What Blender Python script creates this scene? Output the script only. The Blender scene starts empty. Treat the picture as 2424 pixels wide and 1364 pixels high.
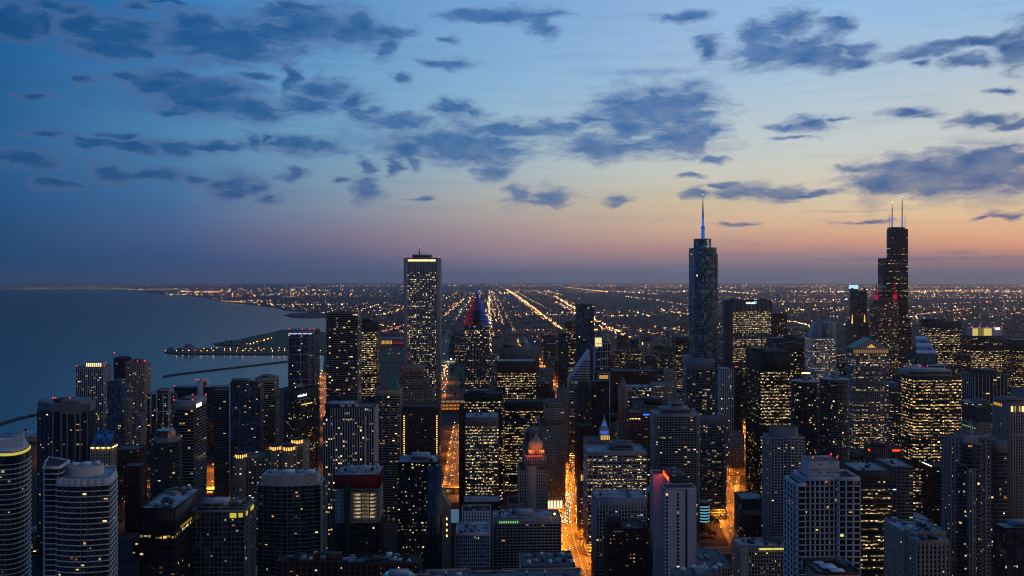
import bpy, math, random
import numpy as np
from mathutils import Vector

sc = bpy.context.scene
COL = sc.collection
R = math.radians

# ------------------------------------------------------------------ camera
YAW = R(1.77)          # camera looks this far to the right of the street axis (+Y)
F, CX, EY, H = 2010.0, 1212.0, 652.0, 314.0   # focal length and eye level in photo pixels, eye height in metres
SA, CA = math.sin(YAW), math.cos(YAW)

def P(px, D):
    """photo column and distance along the view axis -> X, Y on the ground"""
    o = (px - CX) / F * D
    return o * CA + D * SA, -o * SA + D * CA

def ZT(y, D):
    return H - (y - EY) * D / F

def drop(d):
    return -d * d / (2 * 7.4e6)

cam = bpy.data.cameras.new('camera')
cam.sensor_width = 36.0
cam.lens = 36.0 * F / 2424.0
cam.shift_y = -(682.0 - EY) / 2424.0
cam.clip_start = 5.0
cam.clip_end = 200000.0
camo = bpy.data.objects.new('camera', cam)
camo.location = (0, 0, H)
camo.rotation_euler = (R(90), 0, -YAW)
COL.objects.link(camo)
sc.camera = camo

# ------------------------------------------------------------------ colour management / render
sc.view_settings.view_transform = 'Standard'
sc.view_settings.look = 'None'
sc.view_settings.exposure = 0.0
sc.view_settings.gamma = 1.0
sc.render.film_transparent = False
cy = sc.cycles
cy.use_denoising = True
try:
    cy.denoiser = 'OPENIMAGEDENOISE'
    cy.denoising_input_passes = 'RGB_ALBEDO_NORMAL'
except Exception:
    pass
cy.max_bounces = 4
cy.diffuse_bounces = 2
cy.glossy_bounces = 2
cy.transmission_bounces = 0
cy.volume_bounces = 0
cy.transparent_max_bounces = 4
cy.caustics_reflective = False
cy.caustics_refractive = False
cy.sample_clamp_indirect = 3.0
cy.use_adaptive_sampling = False
cy.pixel_filter_type = 'BLACKMAN_HARRIS'
cy.filter_width = 1.05

# ------------------------------------------------------------------ node helper
def lin(c):
    o = []
    for v in c[:3]:
        v = v / 255.0
        o.append(v / 12.92 if v <= 0.04045 else ((v + 0.055) / 1.055) ** 2.4)
    return (o[0], o[1], o[2], 1.0)

class NT:
    def __init__(self, tree):
        self.t = tree
        tree.nodes.clear()
    def n(self, kind, **kw):
        nd = self.t.nodes.new(kind)
        for k, v in kw.items():
            setattr(nd, k, v)
        return nd
    def put(self, sock, v):
        if hasattr(v, 'links') or isinstance(v, bpy.types.NodeSocket):
            self.t.links.new(v, sock)
        else:
            sock.default_value = v
    def m(self, op, a, b=None, c=None, clamp=False):
        nd = self.n('ShaderNodeMath', operation=op, use_clamp=clamp)
        self.put(nd.inputs[0], a)
        if b is not None: self.put(nd.inputs[1], b)
        if c is not None: self.put(nd.inputs[2], c)
        return nd.outputs[0]
    def v(self, op, a, b=None, c=None):
        nd = self.n('ShaderNodeVectorMath', operation=op)
        self.put(nd.inputs[0], a)
        if b is not None: self.put(nd.inputs[1], b)
        if c is not None: self.put(nd.inputs[2], c)
        return nd.outputs['Value'] if op in ('LENGTH', 'DOT_PRODUCT') else nd.outputs[0]
    def mr(self, x, a, b, c=0.0, d=1.0, smooth=False):
        nd = self.n('ShaderNodeMapRange', clamp=True)
        if smooth: nd.interpolation_type = 'SMOOTHSTEP'
        self.put(nd.inputs[0], x)
        for i, q in enumerate((a, b, c, d)): self.put(nd.inputs[1 + i], q)
        return nd.outputs[0]
    def mix(self, f, a, b, blend='MIX'):
        nd = self.n('ShaderNodeMix', data_type='RGBA', blend_type=blend)
        self.put(nd.inputs[0], f); self.put(nd.inputs[6], a); self.put(nd.inputs[7], b)
        return nd.outputs[2]
    def ramp(self, x, stops, interp='LINEAR'):
        nd = self.n('ShaderNodeValToRGB')
        cr = nd.color_ramp
        cr.interpolation = interp
        while len(cr.elements) < len(stops): cr.elements.new(0.5)
        for e, (p, c) in zip(cr.elements, stops):
            e.position = p; e.color = c
        self.put(nd.inputs[0], x)
        return nd.outputs[0]
    def noise(self, vec, scale, detail=2.0, rough=0.5, dims='3D'):
        nd = self.n('ShaderNodeTexNoise', noise_dimensions=dims)
        self.put(nd.inputs['Vector'], vec)
        nd.inputs['Scale'].default_value = scale
        nd.inputs['Detail'].default_value = detail
        nd.inputs['Roughness'].default_value = rough
        return nd

# ------------------------------------------------------------------ world: dusk sky with broken cloud
world = bpy.data.worlds.new('World')
sc.world = world
world.use_nodes = True

def sky_nodes():
    w = NT(world.node_tree)
    tc = w.n('ShaderNodeTexCoord').outputs['Generated']
    d = w.v('NORMALIZE', tc)
    sx = w.n('ShaderNodeSeparateXYZ'); w.put(sx.inputs[0], d)
    az = w.m('DEGREES', w.m('SUBTRACT', w.m('ARCTAN2', sx.outputs[0], sx.outputs[1]), YAW))
    el = w.m('DEGREES', w.m('ARCSINE', sx.outputs[2]))
    t = w.m('SQRT', w.m('DIVIDE', w.m('MAXIMUM', w.m('ADD', el, 1.0), 0.0), 91.0))
    pos = lambda e: math.sqrt(max(0.0, e + 1.0) / 91.0)
    # sky colour down each bearing (photo column): (row, sRGB) from the top of the frame to the horizon
    cols = {
        0:    [(0, (28, 96, 162)), (200, (38, 95, 148)), (330, (44, 98, 150)), (450, (38, 87, 137)), (550, (38, 78, 122)), (620, (32, 72, 112)), (690, (30, 66, 106))],
        400:  [(0, (46, 124, 188)), (230, (72, 128, 180)), (330, (76, 130, 176)), (450, (66, 112, 160)), (540, (68, 97, 144)), (610, (54, 84, 128)), (690, (50, 76, 116))],
        800:  [(0, (100, 152, 205)), (200, (110, 160, 203)), (330, (116, 161, 196)), (430, (126, 156, 180)), (500, (130, 142, 164)), (560, (126, 118, 142)), (620, (86, 94, 132)), (690, (78, 88, 126))],
        1212: [(0, (122, 168, 216)), (200, (142, 182, 217)), (330, (160, 190, 205)), (420, (172, 186, 192)), (480, (184, 178, 170)), (540, (174, 154, 154)), (590, (160, 134, 146)), (640, (112, 110, 138)), (690, (106, 104, 132))],
        1616: [(0, (146, 182, 226)), (200, (162, 192, 220)), (300, (184, 202, 212)), (400, (202, 206, 197)), (480, (208, 192, 162)), (540, (212, 176, 150)), (590, (184, 142, 136)), (630, (128, 118, 136)), (690, (116, 109, 130))],
        2000: [(0, (150, 190, 230)), (200, (178, 202, 220)), (330, (200, 209, 210)), (460, (219, 206, 178)), (520, (230, 192, 154)), (570, (216, 160, 136)), (600, (172, 136, 136)), (640, (126, 114, 130)), (690, (120, 110, 126))],
        2424: [(0, (150, 190, 228)), (200, (192, 202, 210)), (330, (206, 208, 203)), (470, (231, 206, 165)), (530, (238, 190, 146)), (580, (226, 160, 126)), (612, (166, 126, 126)), (650, (128, 110, 122)), (690, (122, 106, 118))],
    }
    rows = []
    E = lambda x, y: math.degrees(math.atan((EY - y) / F * math.cos(math.atan((x - CX) / F))))
    back = [(-1.0, lin((28, 34, 52))), (3, lin((100, 88, 92))), (12, lin((94, 96, 110))), (30, lin((56, 76, 110))), (90, lin((38, 72, 122)))]
    east = [(-1.0, lin((18, 40, 74))), (4, lin((32, 60, 100))), (12, lin((28, 76, 128))), (30, lin((30, 86, 150))), (90, lin((44, 92, 156)))]
    west = [(-1.0, lin((90, 66, 66))), (3, lin((210, 140, 100))), (9, lin((215, 175, 130))), (18, lin((160, 160, 165))), (40, lin((80, 116, 160))), (90, lin((38, 72, 122)))]
    rows.append((-180.0, back)); rows.append((-90.0, east))
    for x, st in cols.items():
        a = math.degrees(math.atan((x - CX) / F))
        s = [(E(x, y), lin(c)) for y, c in st]
        top = st[0][1]
        s.append((36, lin((top[0] * 0.66, top[1] * 0.74, top[2] * 0.80)))); s.append((90, lin((38, 72, 122))))
        rows.append((a, sorted(s, key=lambda q: q[0])))
    rows.append((95.0, west)); rows.append((180.0, back))
    col = None; last = None
    for a, st in rows:
        c = w.ramp(t, [(pos(e), k) for e, k in st])
        col = c if col is None else w.mix(w.mr(az, last, a), col, c)
        last = a
    col = w.mix(0.10, col, w.mix(1.0, col, (0.86, 0.78, 0.70, 1), 'MULTIPLY'))
    # cloud field: soft blobs at the bearings of the clouds, broken up by noise stretched along the wind
    B = []
    def cl(x, y, rx, ry):
        a = math.atan((x - CX) / F)
        B.append((math.degrees(a), E(x, y), max(rx, 8) * 1.34 / F * math.cos(a) ** 2 * 57.3, max(ry, 3.6) * 1.3 / F * math.cos(a) * 57.3))
    for q in CLOUDS:
        if q[2] > 23 or q[3] > 14: cl(*q)
    cx = w.n('ShaderNodeCombineXYZ'); w.put(cx.inputs[0], az); w.put(cx.inputs[1], el)
    p0 = cx.outputs[0]
    wn = w.noise(w.v('MULTIPLY', p0, (0.42, 0.8, 1.0)), 1.0, 3.0, 0.55)
    warp = w.v('MULTIPLY', w.v('SUBTRACT', wn.outputs['Color'], (0.5, 0.5, 0.5)), (3.3, 1.35, 0.0))
    p = w.v('ADD', p0, warp)
    acc = None
    for a, e, rx, ry in B:
        dd = w.v('LENGTH', w.v('MULTIPLY_ADD', p, (1 / rx, 1 / ry, 0), (-a / rx, -e / ry, 0)))
        acc = dd if acc is None else w.m('SMOOTH_MIN', acc, dd, 0.34)
    fn = w.noise(w.v('MULTIPLY', p, (0.55, 2.0, 1.0)), 1.0, 7.0, 0.64).outputs[0]
    dens = w.mr(w.m('ADD', acc, w.m('MULTIPLY', w.m('SUBTRACT', fn, 0.5), 1.75)), 1.36, 0.30, 0.0, 1.0, True)
    # overall thin veil, more of it to the left (darker cloud deck over the lake)
    ccol = w.ramp(w.mr(az, -31, 31), [(0.0, lin((27, 80, 132))), (0.25, lin((36, 90, 148))), (0.5, lin((60, 110, 168))), (0.75, lin((58, 106, 166))), (1.0, lin((50, 94, 152)))])
    low = w.ramp(w.mr(az, -31, 31), [(0.0, lin((34, 80, 126))), (0.3, lin((70, 98, 144))), (0.5, lin((98, 120, 156))), (0.75, lin((88, 110, 152))), (1.0, lin((72, 98, 148)))])
    ccol = w.mix(w.mr(el, 9.0, 3.0), ccol, low)
    tn = w.noise(w.v('MULTIPLY', p0, (0.5, 0.9, 1.0)), 1.3, 3.0, 0.5).outputs[0]
    ccol = w.mix(w.mr(tn, 0.3, 0.75, 0.0, 0.30), ccol, col)
    ccol = w.mix(w.mr(acc, 0.85, 0.1, 0.0, 0.30), ccol, w.mix(1.0, ccol, (0.55, 0.62, 0.72, 1), 'MULTIPLY'))
    rim = w.m('MULTIPLY', w.m('MULTIPLY', dens, w.m('SUBTRACT', 1.0, dens)), 0.55)
    ccol = w.mix(rim, ccol, lin((160, 152, 172)))
    st_ = w.noise(w.v('MULTIPLY', p0, (0.10, 1.5, 1.0)), 1.0, 5.0, 0.6).outputs[0]
    col = w.mix(w.mr(st_, 0.5, 0.78, 0.0, 0.22), col, ccol)
    # thin veils: grey sheets high on the left, rain hanging under the right-hand cloud, flat bars low over the plain
    pv = w.v('ADD', p0, w.v('MULTIPLY', warp, (0.5, 0.35, 0.0)))
    va = None
    for x, y, rx, ry in ((330, 70, 380, 80), (780, 60, 190, 70), (420, 230, 260, 60), (1162, 408, 40, 34), (2060, 478, 46, 34), (2360, 478, 90, 34), (2230, 472, 60, 20), (940, 330, 190, 50), (1330, 601, 70, 3), (1750, 603, 170, 4), (2260, 598, 60, 5), (2200, 613, 420, 6), (2040, 499, 150, 3), (1880, 157, 200, 12), (1540, 170, 150, 10)):
        a_ = math.atan((x - CX) / F)
        sx_, sy_ = rx / F * math.cos(a_) ** 2 * 57.3, ry / F * math.cos(a_) * 57.3
        dd = w.v('LENGTH', w.v('MULTIPLY_ADD', pv, (1 / sx_, 1 / sy_, 0), (-math.degrees(a_) / sx_, -E(x, y) / sy_, 0)))
        va = dd if va is None else w.m('MINIMUM', va, dd)
    vd_ = w.mr(w.m('ADD', va, w.m('MULTIPLY', w.m('SUBTRACT', tn, 0.5), 1.2)), 1.3, 0.1, 0.0, 0.40, True)
    col = w.mix(vd_, col, ccol)
    col = w.mix(w.m('MULTIPLY', dens, 0.96), col, ccol)
    ns = w.n('ShaderNodeTexSky', sky_type='NISHITA')
    ns.sun_disc = False
    ns.sun_elevation = R(-2.0); ns.sun_rotation = R(-105.0)
    bg = w.n('ShaderNodeBackground'); w.put(bg.inputs[0], col); bg.inputs[1].default_value = 1.0
    bg2 = w.n('ShaderNodeBackground'); w.put(bg2.inputs[0], ns.outputs[0]); bg2.inputs[1].default_value = 0.004
    ad = w.n('ShaderNodeAddShader'); w.put(ad.inputs[0], bg.outputs[0]); w.put(ad.inputs[1], bg2.outputs[0])
    out = w.n('ShaderNodeOutputWorld'); w.put(out.inputs[0], ad.outputs[0])

CLOUDS = [
    (560, 92, 150, 50), (500, 120, 120, 26), (300, 78, 90, 38), (250, 112, 90, 20), (740, 62, 110, 40), (830, 80, 80, 26), (40, 60, 60, 34), (480, 215, 110, 32), (600, 265, 90, 20), (1120, 340, 110, 36), (1460, 350, 110, 24), (1580, 262, 110, 42), (1620, 335, 76, 34), (1880, 128, 100, 30), (2280, 420, 170, 36),
    (20, 40, 48, 40), (100, 55, 36, 30), (130, 10, 60, 14), (200, 60, 65, 30), (240, 90, 60, 25), (270, 118, 60, 22), (330, 120, 50, 15),
    (475, 85, 88, 52), (545, 112, 80, 28), (440, 50, 55, 24), (325, 10, 32, 12), (400, 4, 60, 6),
    (690, 80, 70, 30), (760, 62, 60, 24), (650, 28, 55, 18), (710, 14, 70, 14), (845, 62, 62, 24), (920, 75, 40, 14), (915, 115, 24, 26),
    (300, 185, 52, 14), (370, 200, 80, 28), (420, 175, 48, 15), (470, 248, 90, 22), (565, 256, 110, 24), (622, 278, 50, 16), (440, 225, 60, 26),
    (195, 188, 20, 16), (140, 180, 20, 7), (610, 187, 28, 9), (405, 268, 30, 9), (95, 225, 50, 7),
    (690, 190, 20, 42), (760, 212, 50, 30), (730, 250, 58, 18), (832, 242, 40, 20), (862, 268, 40, 16), (945, 288, 60, 18),
    (1050, 250, 22, 16), (1078, 262, 46, 18), (1115, 270, 28, 9),
    (95, 317, 60, 10), (270, 322, 50, 10), (210, 340, 48, 13), (300, 348, 100, 16), (420, 350, 80, 14), (520, 348, 62, 11), (598, 336, 30, 14), (640, 332, 20, 16), (702, 345, 60, 22), (770, 347, 40, 18),
    (50, 380, 80, 24), (140, 435, 50, 14), (265, 405, 45, 26), (370, 412, 80, 20), (470, 424, 46, 16),
    (552, 436, 46, 26), (604, 446, 40, 15), (545, 458, 34, 12), (690, 415, 25, 17), (724, 425, 20, 7), (645, 470, 26, 11),
    (815, 427, 24, 7), (866, 447, 27, 27), (862, 395, 14, 22),
    (960, 356, 50, 28), (1050, 342, 80, 33), (1130, 352, 90, 38), (1200, 366, 60, 22), (1180, 306, 100, 18), (1262, 310, 70, 17), (1330, 300, 58, 15), (1100, 372, 60, 18), (932, 396, 18, 22), (985, 390, 16, 16), (1160, 410, 34, 18),
    (1400, 342, 70, 28), (1450, 352, 90, 20), (1482, 262, 72, 46), (1562, 248, 88, 40), (1640, 244, 52, 34), (1640, 278, 50, 12), (1602, 330, 72, 38), (1662, 312, 48, 22), (1500, 302, 60, 24), (1410, 282, 60, 12),
    (1098, 470, 22, 14), (960, 482, 22, 11), (1165, 475, 20, 10), (1225, 465, 25, 23), (1305, 465, 45, 20), (1270, 482, 60, 7), (1465, 473, 40, 11), (1422, 478, 22, 6), (1000, 470, 30, 6),
    (1150, 40, 100, 11), (1242, 36, 80, 16), (1282, 62, 26, 22), (1060, 147, 46, 12), (1110, 166, 20, 11), (955, 185, 26, 8), (1620, 40, 50, 12), (1060, 93, 26, 6),
    (1676, 110, 28, 30), (1880, 58, 46, 30), (1982, 62, 38, 20), (1800, 82, 36, 28), (1850, 122, 108, 32), (1952, 122, 80, 27), (2032, 118, 38, 18), (1790, 130, 45, 22), (1992, 148, 68, 16),
    (2180, 122, 82, 11), (2255, 102, 82, 11), (2330, 90, 60, 12), (2292, 140, 48, 17), (2415, 108, 50, 48), (2180, 148, 28, 8),
    (2150, 263, 50, 11), (2190, 272, 30, 7), (2330, 281, 80, 12), (2402, 291, 50, 11), (2360, 215, 26, 7), (2277, 245, 22, 5),
    (1920, 291, 58, 16), (1860, 299, 40, 7), (1982, 278, 30, 6), (1872, 325, 40, 5), (1690, 378, 30, 8), (1640, 418, 36, 7), (1722, 438, 30, 8),
    (2200, 402, 150, 32), (2330, 386, 130, 42), (2080, 432, 80, 20), (2150, 442, 120, 15), (2400, 418, 80, 34), (2250, 442, 150, 15), (2030, 398, 50, 7),
    (1780, 456, 78, 20), (1852, 458, 58, 18), (1722, 464, 30, 10), (1645, 460, 30, 14), (1950, 459, 50, 10), (1900, 466, 60, 5),
    (1740, 528, 52, 5), (2040, 523, 62, 4), (2385, 513, 52, 8), (2320, 516, 30, 4), (2187, 521, 16, 4),
]
sky_nodes()

# ------------------------------------------------------------------ the last warm light from the sunset, low in the west
sl = bpy.data.lights.new('sun', 'SUN')
sl.energy = 0.05
sl.angle = R(12)
sl.color = (1.0, 0.66, 0.42)
so = bpy.data.objects.new('sun', sl)
so.rotation_euler = Vector((-0.94, 0.26, -0.07)).to_track_quat('-Z', 'Y').to_euler()
COL.objects.link(so)

# ================================================================== materials
MATS = {}
def mat(name, color, rough=0.8, var=0.25, scale=0.15, metal=0.0, spec=0.5, streak=False):
    if name in MATS: return MATS[name]
    m = bpy.data.materials.new(name); m.use_nodes = True
    w = NT(m.node_tree)
    bs = w.n('ShaderNodeBsdfPrincipled')
    tc = w.n('ShaderNodeTexCoord').outputs['Object']
    v = w.v('MULTIPLY', tc, (1, 1, 0.25)) if streak else tc
    nz = w.noise(v, scale, 5.0, 0.6).outputs[0]
    f = w.mr(nz, 0.3, 0.7, 1.0 - var, 1.0 + var)
    c = lin(color)
    mul = w.n('ShaderNodeVectorMath', operation='SCALE')
    mul.inputs[0].default_value = c[:3]; w.put(mul.inputs['Scale'], f)
    w.put(bs.inputs['Base Color'], mul.outputs[0])
    bs.inputs['Roughness'].default_value = rough
    bs.inputs['Metallic'].default_value = metal
    bs.inputs['Specular IOR Level'].default_value = spec
    o = w.n('ShaderNodeOutputMaterial'); w.put(o.inputs[0], bs.outputs[0])
    MATS[name] = m
    return m

def glass(name, color, rough=0.12, metal=0.0, spec=0.8, pane=3.2):
    """curtain-wall glass: every pane tilts a little, so reflections break up pane by pane"""
    if name in MATS: return MATS[name]
    m = bpy.data.materials.new(name); m.use_nodes = True
    w = NT(m.node_tree)
    bs = w.n('ShaderNodeBsdfPrincipled')
    tc = w.n('ShaderNodeTexCoord').outputs['Object']
    cell = w.v('FLOOR', w.v('DIVIDE', w.v('ADD', tc, (0.013, 0.017, 0.011)), (pane, pane, 3.6)))
    wn = w.n('ShaderNodeTexWhiteNoise', noise_dimensions='3D'); w.put(wn.inputs[0], cell)
    c = lin(color)
    mul = w.n('ShaderNodeVectorMath', operation='SCALE'); mul.inputs[0].default_value = c[:3]
    w.put(mul.inputs['Scale'], w.mr(w.m('POWER', wn.outputs[0], 2.2), 0, 1, 0.4, 2.6))
    w.put(bs.inputs['Base Color'], mul.outputs[0])
    g = w.n('ShaderNodeNewGeometry').outputs['Normal']
    tilt = w.v('MULTIPLY', w.v('SUBTRACT', wn.outputs['Color'], (0.5, 0.5, 0.5)), (0.10, 0.10, 0.10))
    w.put(bs.inputs['Normal'], w.v('NORMALIZE', w.v('ADD', g, tilt)))
    bs.inputs['Roughness'].default_value = rough
    bs.inputs['Metallic'].default_value = metal
    bs.inputs['Specular IOR Level'].default_value = spec
    o = w.n('ShaderNodeOutputMaterial'); w.put(o.inputs[0], bs.outputs[0])
    MATS[name] = m
    return m

def emit(name, color, k=1.0, sampled=False):
    if name in MATS: return MATS[name]
    m = bpy.data.materials.new(name); m.use_nodes = True
    w = NT(m.node_tree)
    e = w.n('ShaderNodeEmission'); e.inputs[0].default_value = lin(color); e.inputs[1].default_value = k
    o = w.n('ShaderNodeOutputMaterial'); w.put(o.inputs[0], e.outputs[0])
    m.cycles.emission_sampling = 'AUTO' if sampled else 'NONE'
    MATS[name] = m
    return m

def emit_attr(name, k=1.0):
    """lit panes and lamps whose own colour and brightness is stored per face"""
    m = bpy.data.materials.new(name); m.use_nodes = True
    w = NT(m.node_tree)
    a = w.n('ShaderNodeAttribute', attribute_name='glow')
    e = w.n('ShaderNodeEmission'); w.put(e.inputs[0], a.outputs['Color']); e.inputs[1].default_value = k
    o = w.n('ShaderNodeOutputMaterial'); w.put(o.inputs[0], e.outputs[0])
    m.cycles.emission_sampling = 'NONE'
    MATS[name] = m
    return m

M_WIN = emit_attr('lit_window_glow', 1.0)
M_RED = emit('red_beacon_glow', (255, 40, 50), 6.0)
M_WARM = emit('warm_lamp_glow', (255, 214, 130), 3.0)
M_SOD = emit('sodium_lamp_glow', (255, 180, 70), 7.0)
M_WHITE = emit('white_sign_glow', (255, 250, 240), 2.5)

glass('dark_glass', (42, 50, 60), 0.12, 0.3); glass('black_glass', (14, 15, 18), 0.1, 0, 0.5); glass('blue_glass', (70, 105, 140), 0.12, 0.55, 0.8)
glass('teal_glass', (84, 128, 146), 0.1, 0.7, 0.9); glass('bronze_glass', (34, 24, 20), 0.15)
mat('white_concrete', (205, 205, 208), 0.75, 0.16, streak=True); mat('pale_concrete', (168, 165, 165), 0.8, 0.22, streak=True)
mat('grey_concrete', (118, 118, 122), 0.85, 0.26, streak=True); mat('dark_concrete', (70, 68, 70), 0.85, 0.3, streak=True)
mat('limestone', (158, 146, 130), 0.85, 0.2); mat('beige_stone', (168, 150, 132), 0.85, 0.16)
mat('red_brick', (92, 46, 38), 0.9, 0.25); mat('brown_brick', (72, 46, 40), 0.9, 0.25); mat('pink_granite', (132, 92, 82), 0.7, 0.15)
mat('black_steel', (22, 22, 24), 0.45, 0.2, metal=0.0); mat('brown_steel', (58, 42, 34), 0.5, 0.2)
mat('white_metal', (210, 214, 220), 0.4, 0.06); mat('grey_metal', (130, 138, 146), 0.45, 0.15)
mat('roof_membrane', (146, 156, 164), 0.85, 0.55, 0.12); mat('roof_gravel', (96, 98, 100), 0.95, 0.6, 0.2); mat('roof_dark', (48, 50, 54), 0.95, 0.6, 0.15)
mat('copper_green', (40, 128, 112), 0.6, 0.2); mat('granite_white', (158, 156, 156), 0.7, 0.08); mat('white_render', (226, 222, 220), 0.7, 0.06); mat('scaffold_green', (22, 52, 40), .9, .3)

def M(n): return MATS[n] if isinstance(n, str) else n

# ================================================================== mesh building
def mesh_obj(name, V, Fc, m, parent=None, cols=None, loc=None):
    me = bpy.data.meshes.new(name)
    V = np.asarray(V, dtype=np.float32).reshape(-1, 3)
    if isinstance(Fc, np.ndarray):
        n = len(Fc); k = Fc.shape[1]
        me.vertices.add(len(V)); me.vertices.foreach_set('co', V.ravel())
        me.loops.add(n * k); me.loops.foreach_set('vertex_index', Fc.astype(np.int32).ravel())
        me.polygons.add(n); me.polygons.foreach_set('loop_start', np.arange(0, n * k, k, dtype=np.int32))
        try: me.polygons.foreach_set('loop_total', np.full(n, k, dtype=np.int32))
        except Exception: pass
        me.update(calc_edges=True)
    else:
        me.from_pydata([tuple(map(float, v)) for v in V], [], [tuple(f) for f in Fc])
        me.update()
    if cols is not None:
        at = me.attributes.new('glow', 'FLOAT_COLOR', 'FACE')
        at.data.foreach_set('color', np.asarray(cols, dtype=np.float32).ravel())
    me.materials.append(M(m))
    o = bpy.data.objects.new(name, me); COL.objects.link(o)
    if parent is not None: o.parent = parent
    if loc is not None: o.location = loc
    return o

BOXF = np.array([[0, 3, 2, 1], [4, 5, 6, 7], [0, 1, 5, 4], [1, 2, 6, 5], [2, 3, 7, 6], [3, 0, 4, 7]])
def box_arrays(A, o=(0, 0), u=(1, 0), n=(0, 1)):
    """A: N x 6 (a0,a1,b0,b1,z0,z1) in the frame o + u*a + n*b -> vertices, faces"""
    A = np.atleast_2d(np.asarray(A, dtype=np.float64))
    ia = [0, 1, 1, 0, 0, 1, 1, 0]; ib = [2, 2, 3, 3, 2, 2, 3, 3]; iz = [4, 4, 4, 4, 5, 5, 5, 5]
    a = A[:, ia]; b = A[:, ib]; z = A[:, iz]
    x = o[0] + u[0] * a + n[0] * b; y = o[1] + u[1] * a + n[1] * b
    V = np.stack([x, y, z], -1).reshape(-1, 3)
    Fq = (BOXF[None] + (np.arange(len(A)) * 8)[:, None, None]).reshape(-1, 4)
    if u[0] * n[1] - u[1] * n[0] < 0: Fq = Fq[:, ::-1]
    return V, Fq

FOOT = []     # footprints already taken (x0,x1,y0,y1)
class Bld:
    def __init__(s, name, label, cat, X, Y, group=None, rot=0.0, z=0.0):
        s.e = bpy.data.objects.new(name, None)
        s.e.empty_display_size = 5.0
        s.e.location = (X, Y, z); s.e.rotation_euler = (0, 0, rot)
        COL.objects.link(s.e)
        s.e['label'] = label; s.e['category'] = cat
        if group: s.e['group'] = group
        s.X, s.Y, s.rot = X, Y, rot
        s.parts = {}; s.tk = 0; s.win = []; s.D = math.hypot(X, Y)
    def add(s, part, m, V, Fq):
        k = (part, m if isinstance(m, str) else m.name, s.tk)
        L = s.parts.setdefault(k, [[], [], 0])
        V = np.asarray(V, dtype=np.float64).reshape(-1, 3)
        L[0].append(V); L[1].append(np.asarray(Fq) + L[2]); L[2] += len(V)
    def box(s, part, m, x0, x1, y0, y1, z0, z1, **k):
        V, Fq = box_arrays([[x0, x1, y0, y1, z0, z1]], **k); s.add(part, m, V, Fq)
    def boxes(s, part, m, A, **k):
        if len(A): V, Fq = box_arrays(A, **k); s.add(part, m, V, Fq)
    def prism(s, part, m, poly, z0, z1, top=None, shift=(0, 0)):
        """polygon prism as quads (cap fanned from the middle); top = polygon of the upper ring"""
        n = len(poly); P0 = np.array(poly, float); P1 = np.array(top if top is not None else poly, float) + np.array(shift)
        z0 = np.broadcast_to(np.asarray(z0, float), (n,)); z1 = np.broadcast_to(np.asarray(z1, float), (n,))
        V = np.vstack([np.c_[P0, z0], np.c_[P1, z1], [[*P1.mean(0), z1.mean()]], [[*P0.mean(0), z0.mean()]]])
        Q = [[i, (i + 1) % n, n + (i + 1) % n, n + i] for i in range(n)]
        Q += [[n + i, n + (i + 1) % n, 2 * n, 2 * n] for i in range(n)]
        s.add(part, m, V, np.array(Q))
    def solo(s, part, m, V, Fq, parent=None, label=None):
        V = np.asarray(V, float); n = len(V) // 8
        if part not in ('roof_unit', 'roof_hatch') and 1 < n <= 42 and len(V) == 8 * n and len(Fq) == 6 * n:
            for i in range(n): o = mesh_obj(part, V[8 * i:8 * i + 8], BOXF if np.array_equal(np.asarray(Fq)[:6], BOXF) else BOXF[:, ::-1], m, parent or s.e)
            return o
        o = mesh_obj(part, V, Fq, m, parent or s.e)
        if label: o['label'] = label
        return o
    def finish(s, near=None):
        for (part, m, _), (Vs, Fs, n) in s.parts.items():
            Fq = np.vstack(Fs); V = np.vstack(Vs)
            tri = Fq[:, 2] == Fq[:, 3] if Fq.shape[1] == 4 else np.zeros(len(Fq), bool)
            if tri.any():
                mesh_obj(part, V, [tuple(f[:3]) if t else tuple(f) for f, t in zip(Fq.tolist(), tri)], m, s.e)
            else:
                mesh_obj(part, V, Fq, m, s.e)
        if s.win:
            V = np.vstack([w[0] for w in s.win]); C = np.vstack([w[1] for w in s.win])
            N = len(C); V = V.reshape(N, 4, 3)
            solo = min(N, 100) if (near if near is not None else s.D < 800) else 0
            if solo:
                ar = np.linalg.norm(V[:, 1] - V[:, 0], axis=1) * np.linalg.norm(V[:, 2] - V[:, 1], axis=1)
                idx = np.argsort(-ar); own = idx[:solo]; rest = idx[solo:]
                for i in own:
                    mesh_obj('lit_window', V[i], np.array([[0, 1, 2, 3]]), M_WIN, s.e, C[i:i + 1])
            else: rest = np.arange(N)
            if len(rest):
                o = mesh_obj('lit_windows', V[rest].reshape(-1, 3), np.arange(len(rest) * 4).reshape(-1, 4), M_WIN, s.e, C[rest])
                o['kind'] = 'stuff'
        return s.e

WARM = np.array([(1.0, 0.62, 0.20), (1.0, 0.70, 0.30), (1.0, 0.78, 0.42), (1.0, 0.85, 0.58), (1.0, 0.45, 0.10), (0.85, 0.92, 1.0)])
def win_colors(n, rng, w=(0.26, 0.3, 0.22, 0.1, 0.1, 0.02), gain=1.0):
    c = WARM[rng.choice(6, n, p=np.array(w) / sum(w))]
    b = gain * np.clip(rng.gamma(1.1, 0.55, n), 0.06, 2.6)
    return np.c_[c * b[:, None], np.ones(n)]

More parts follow.
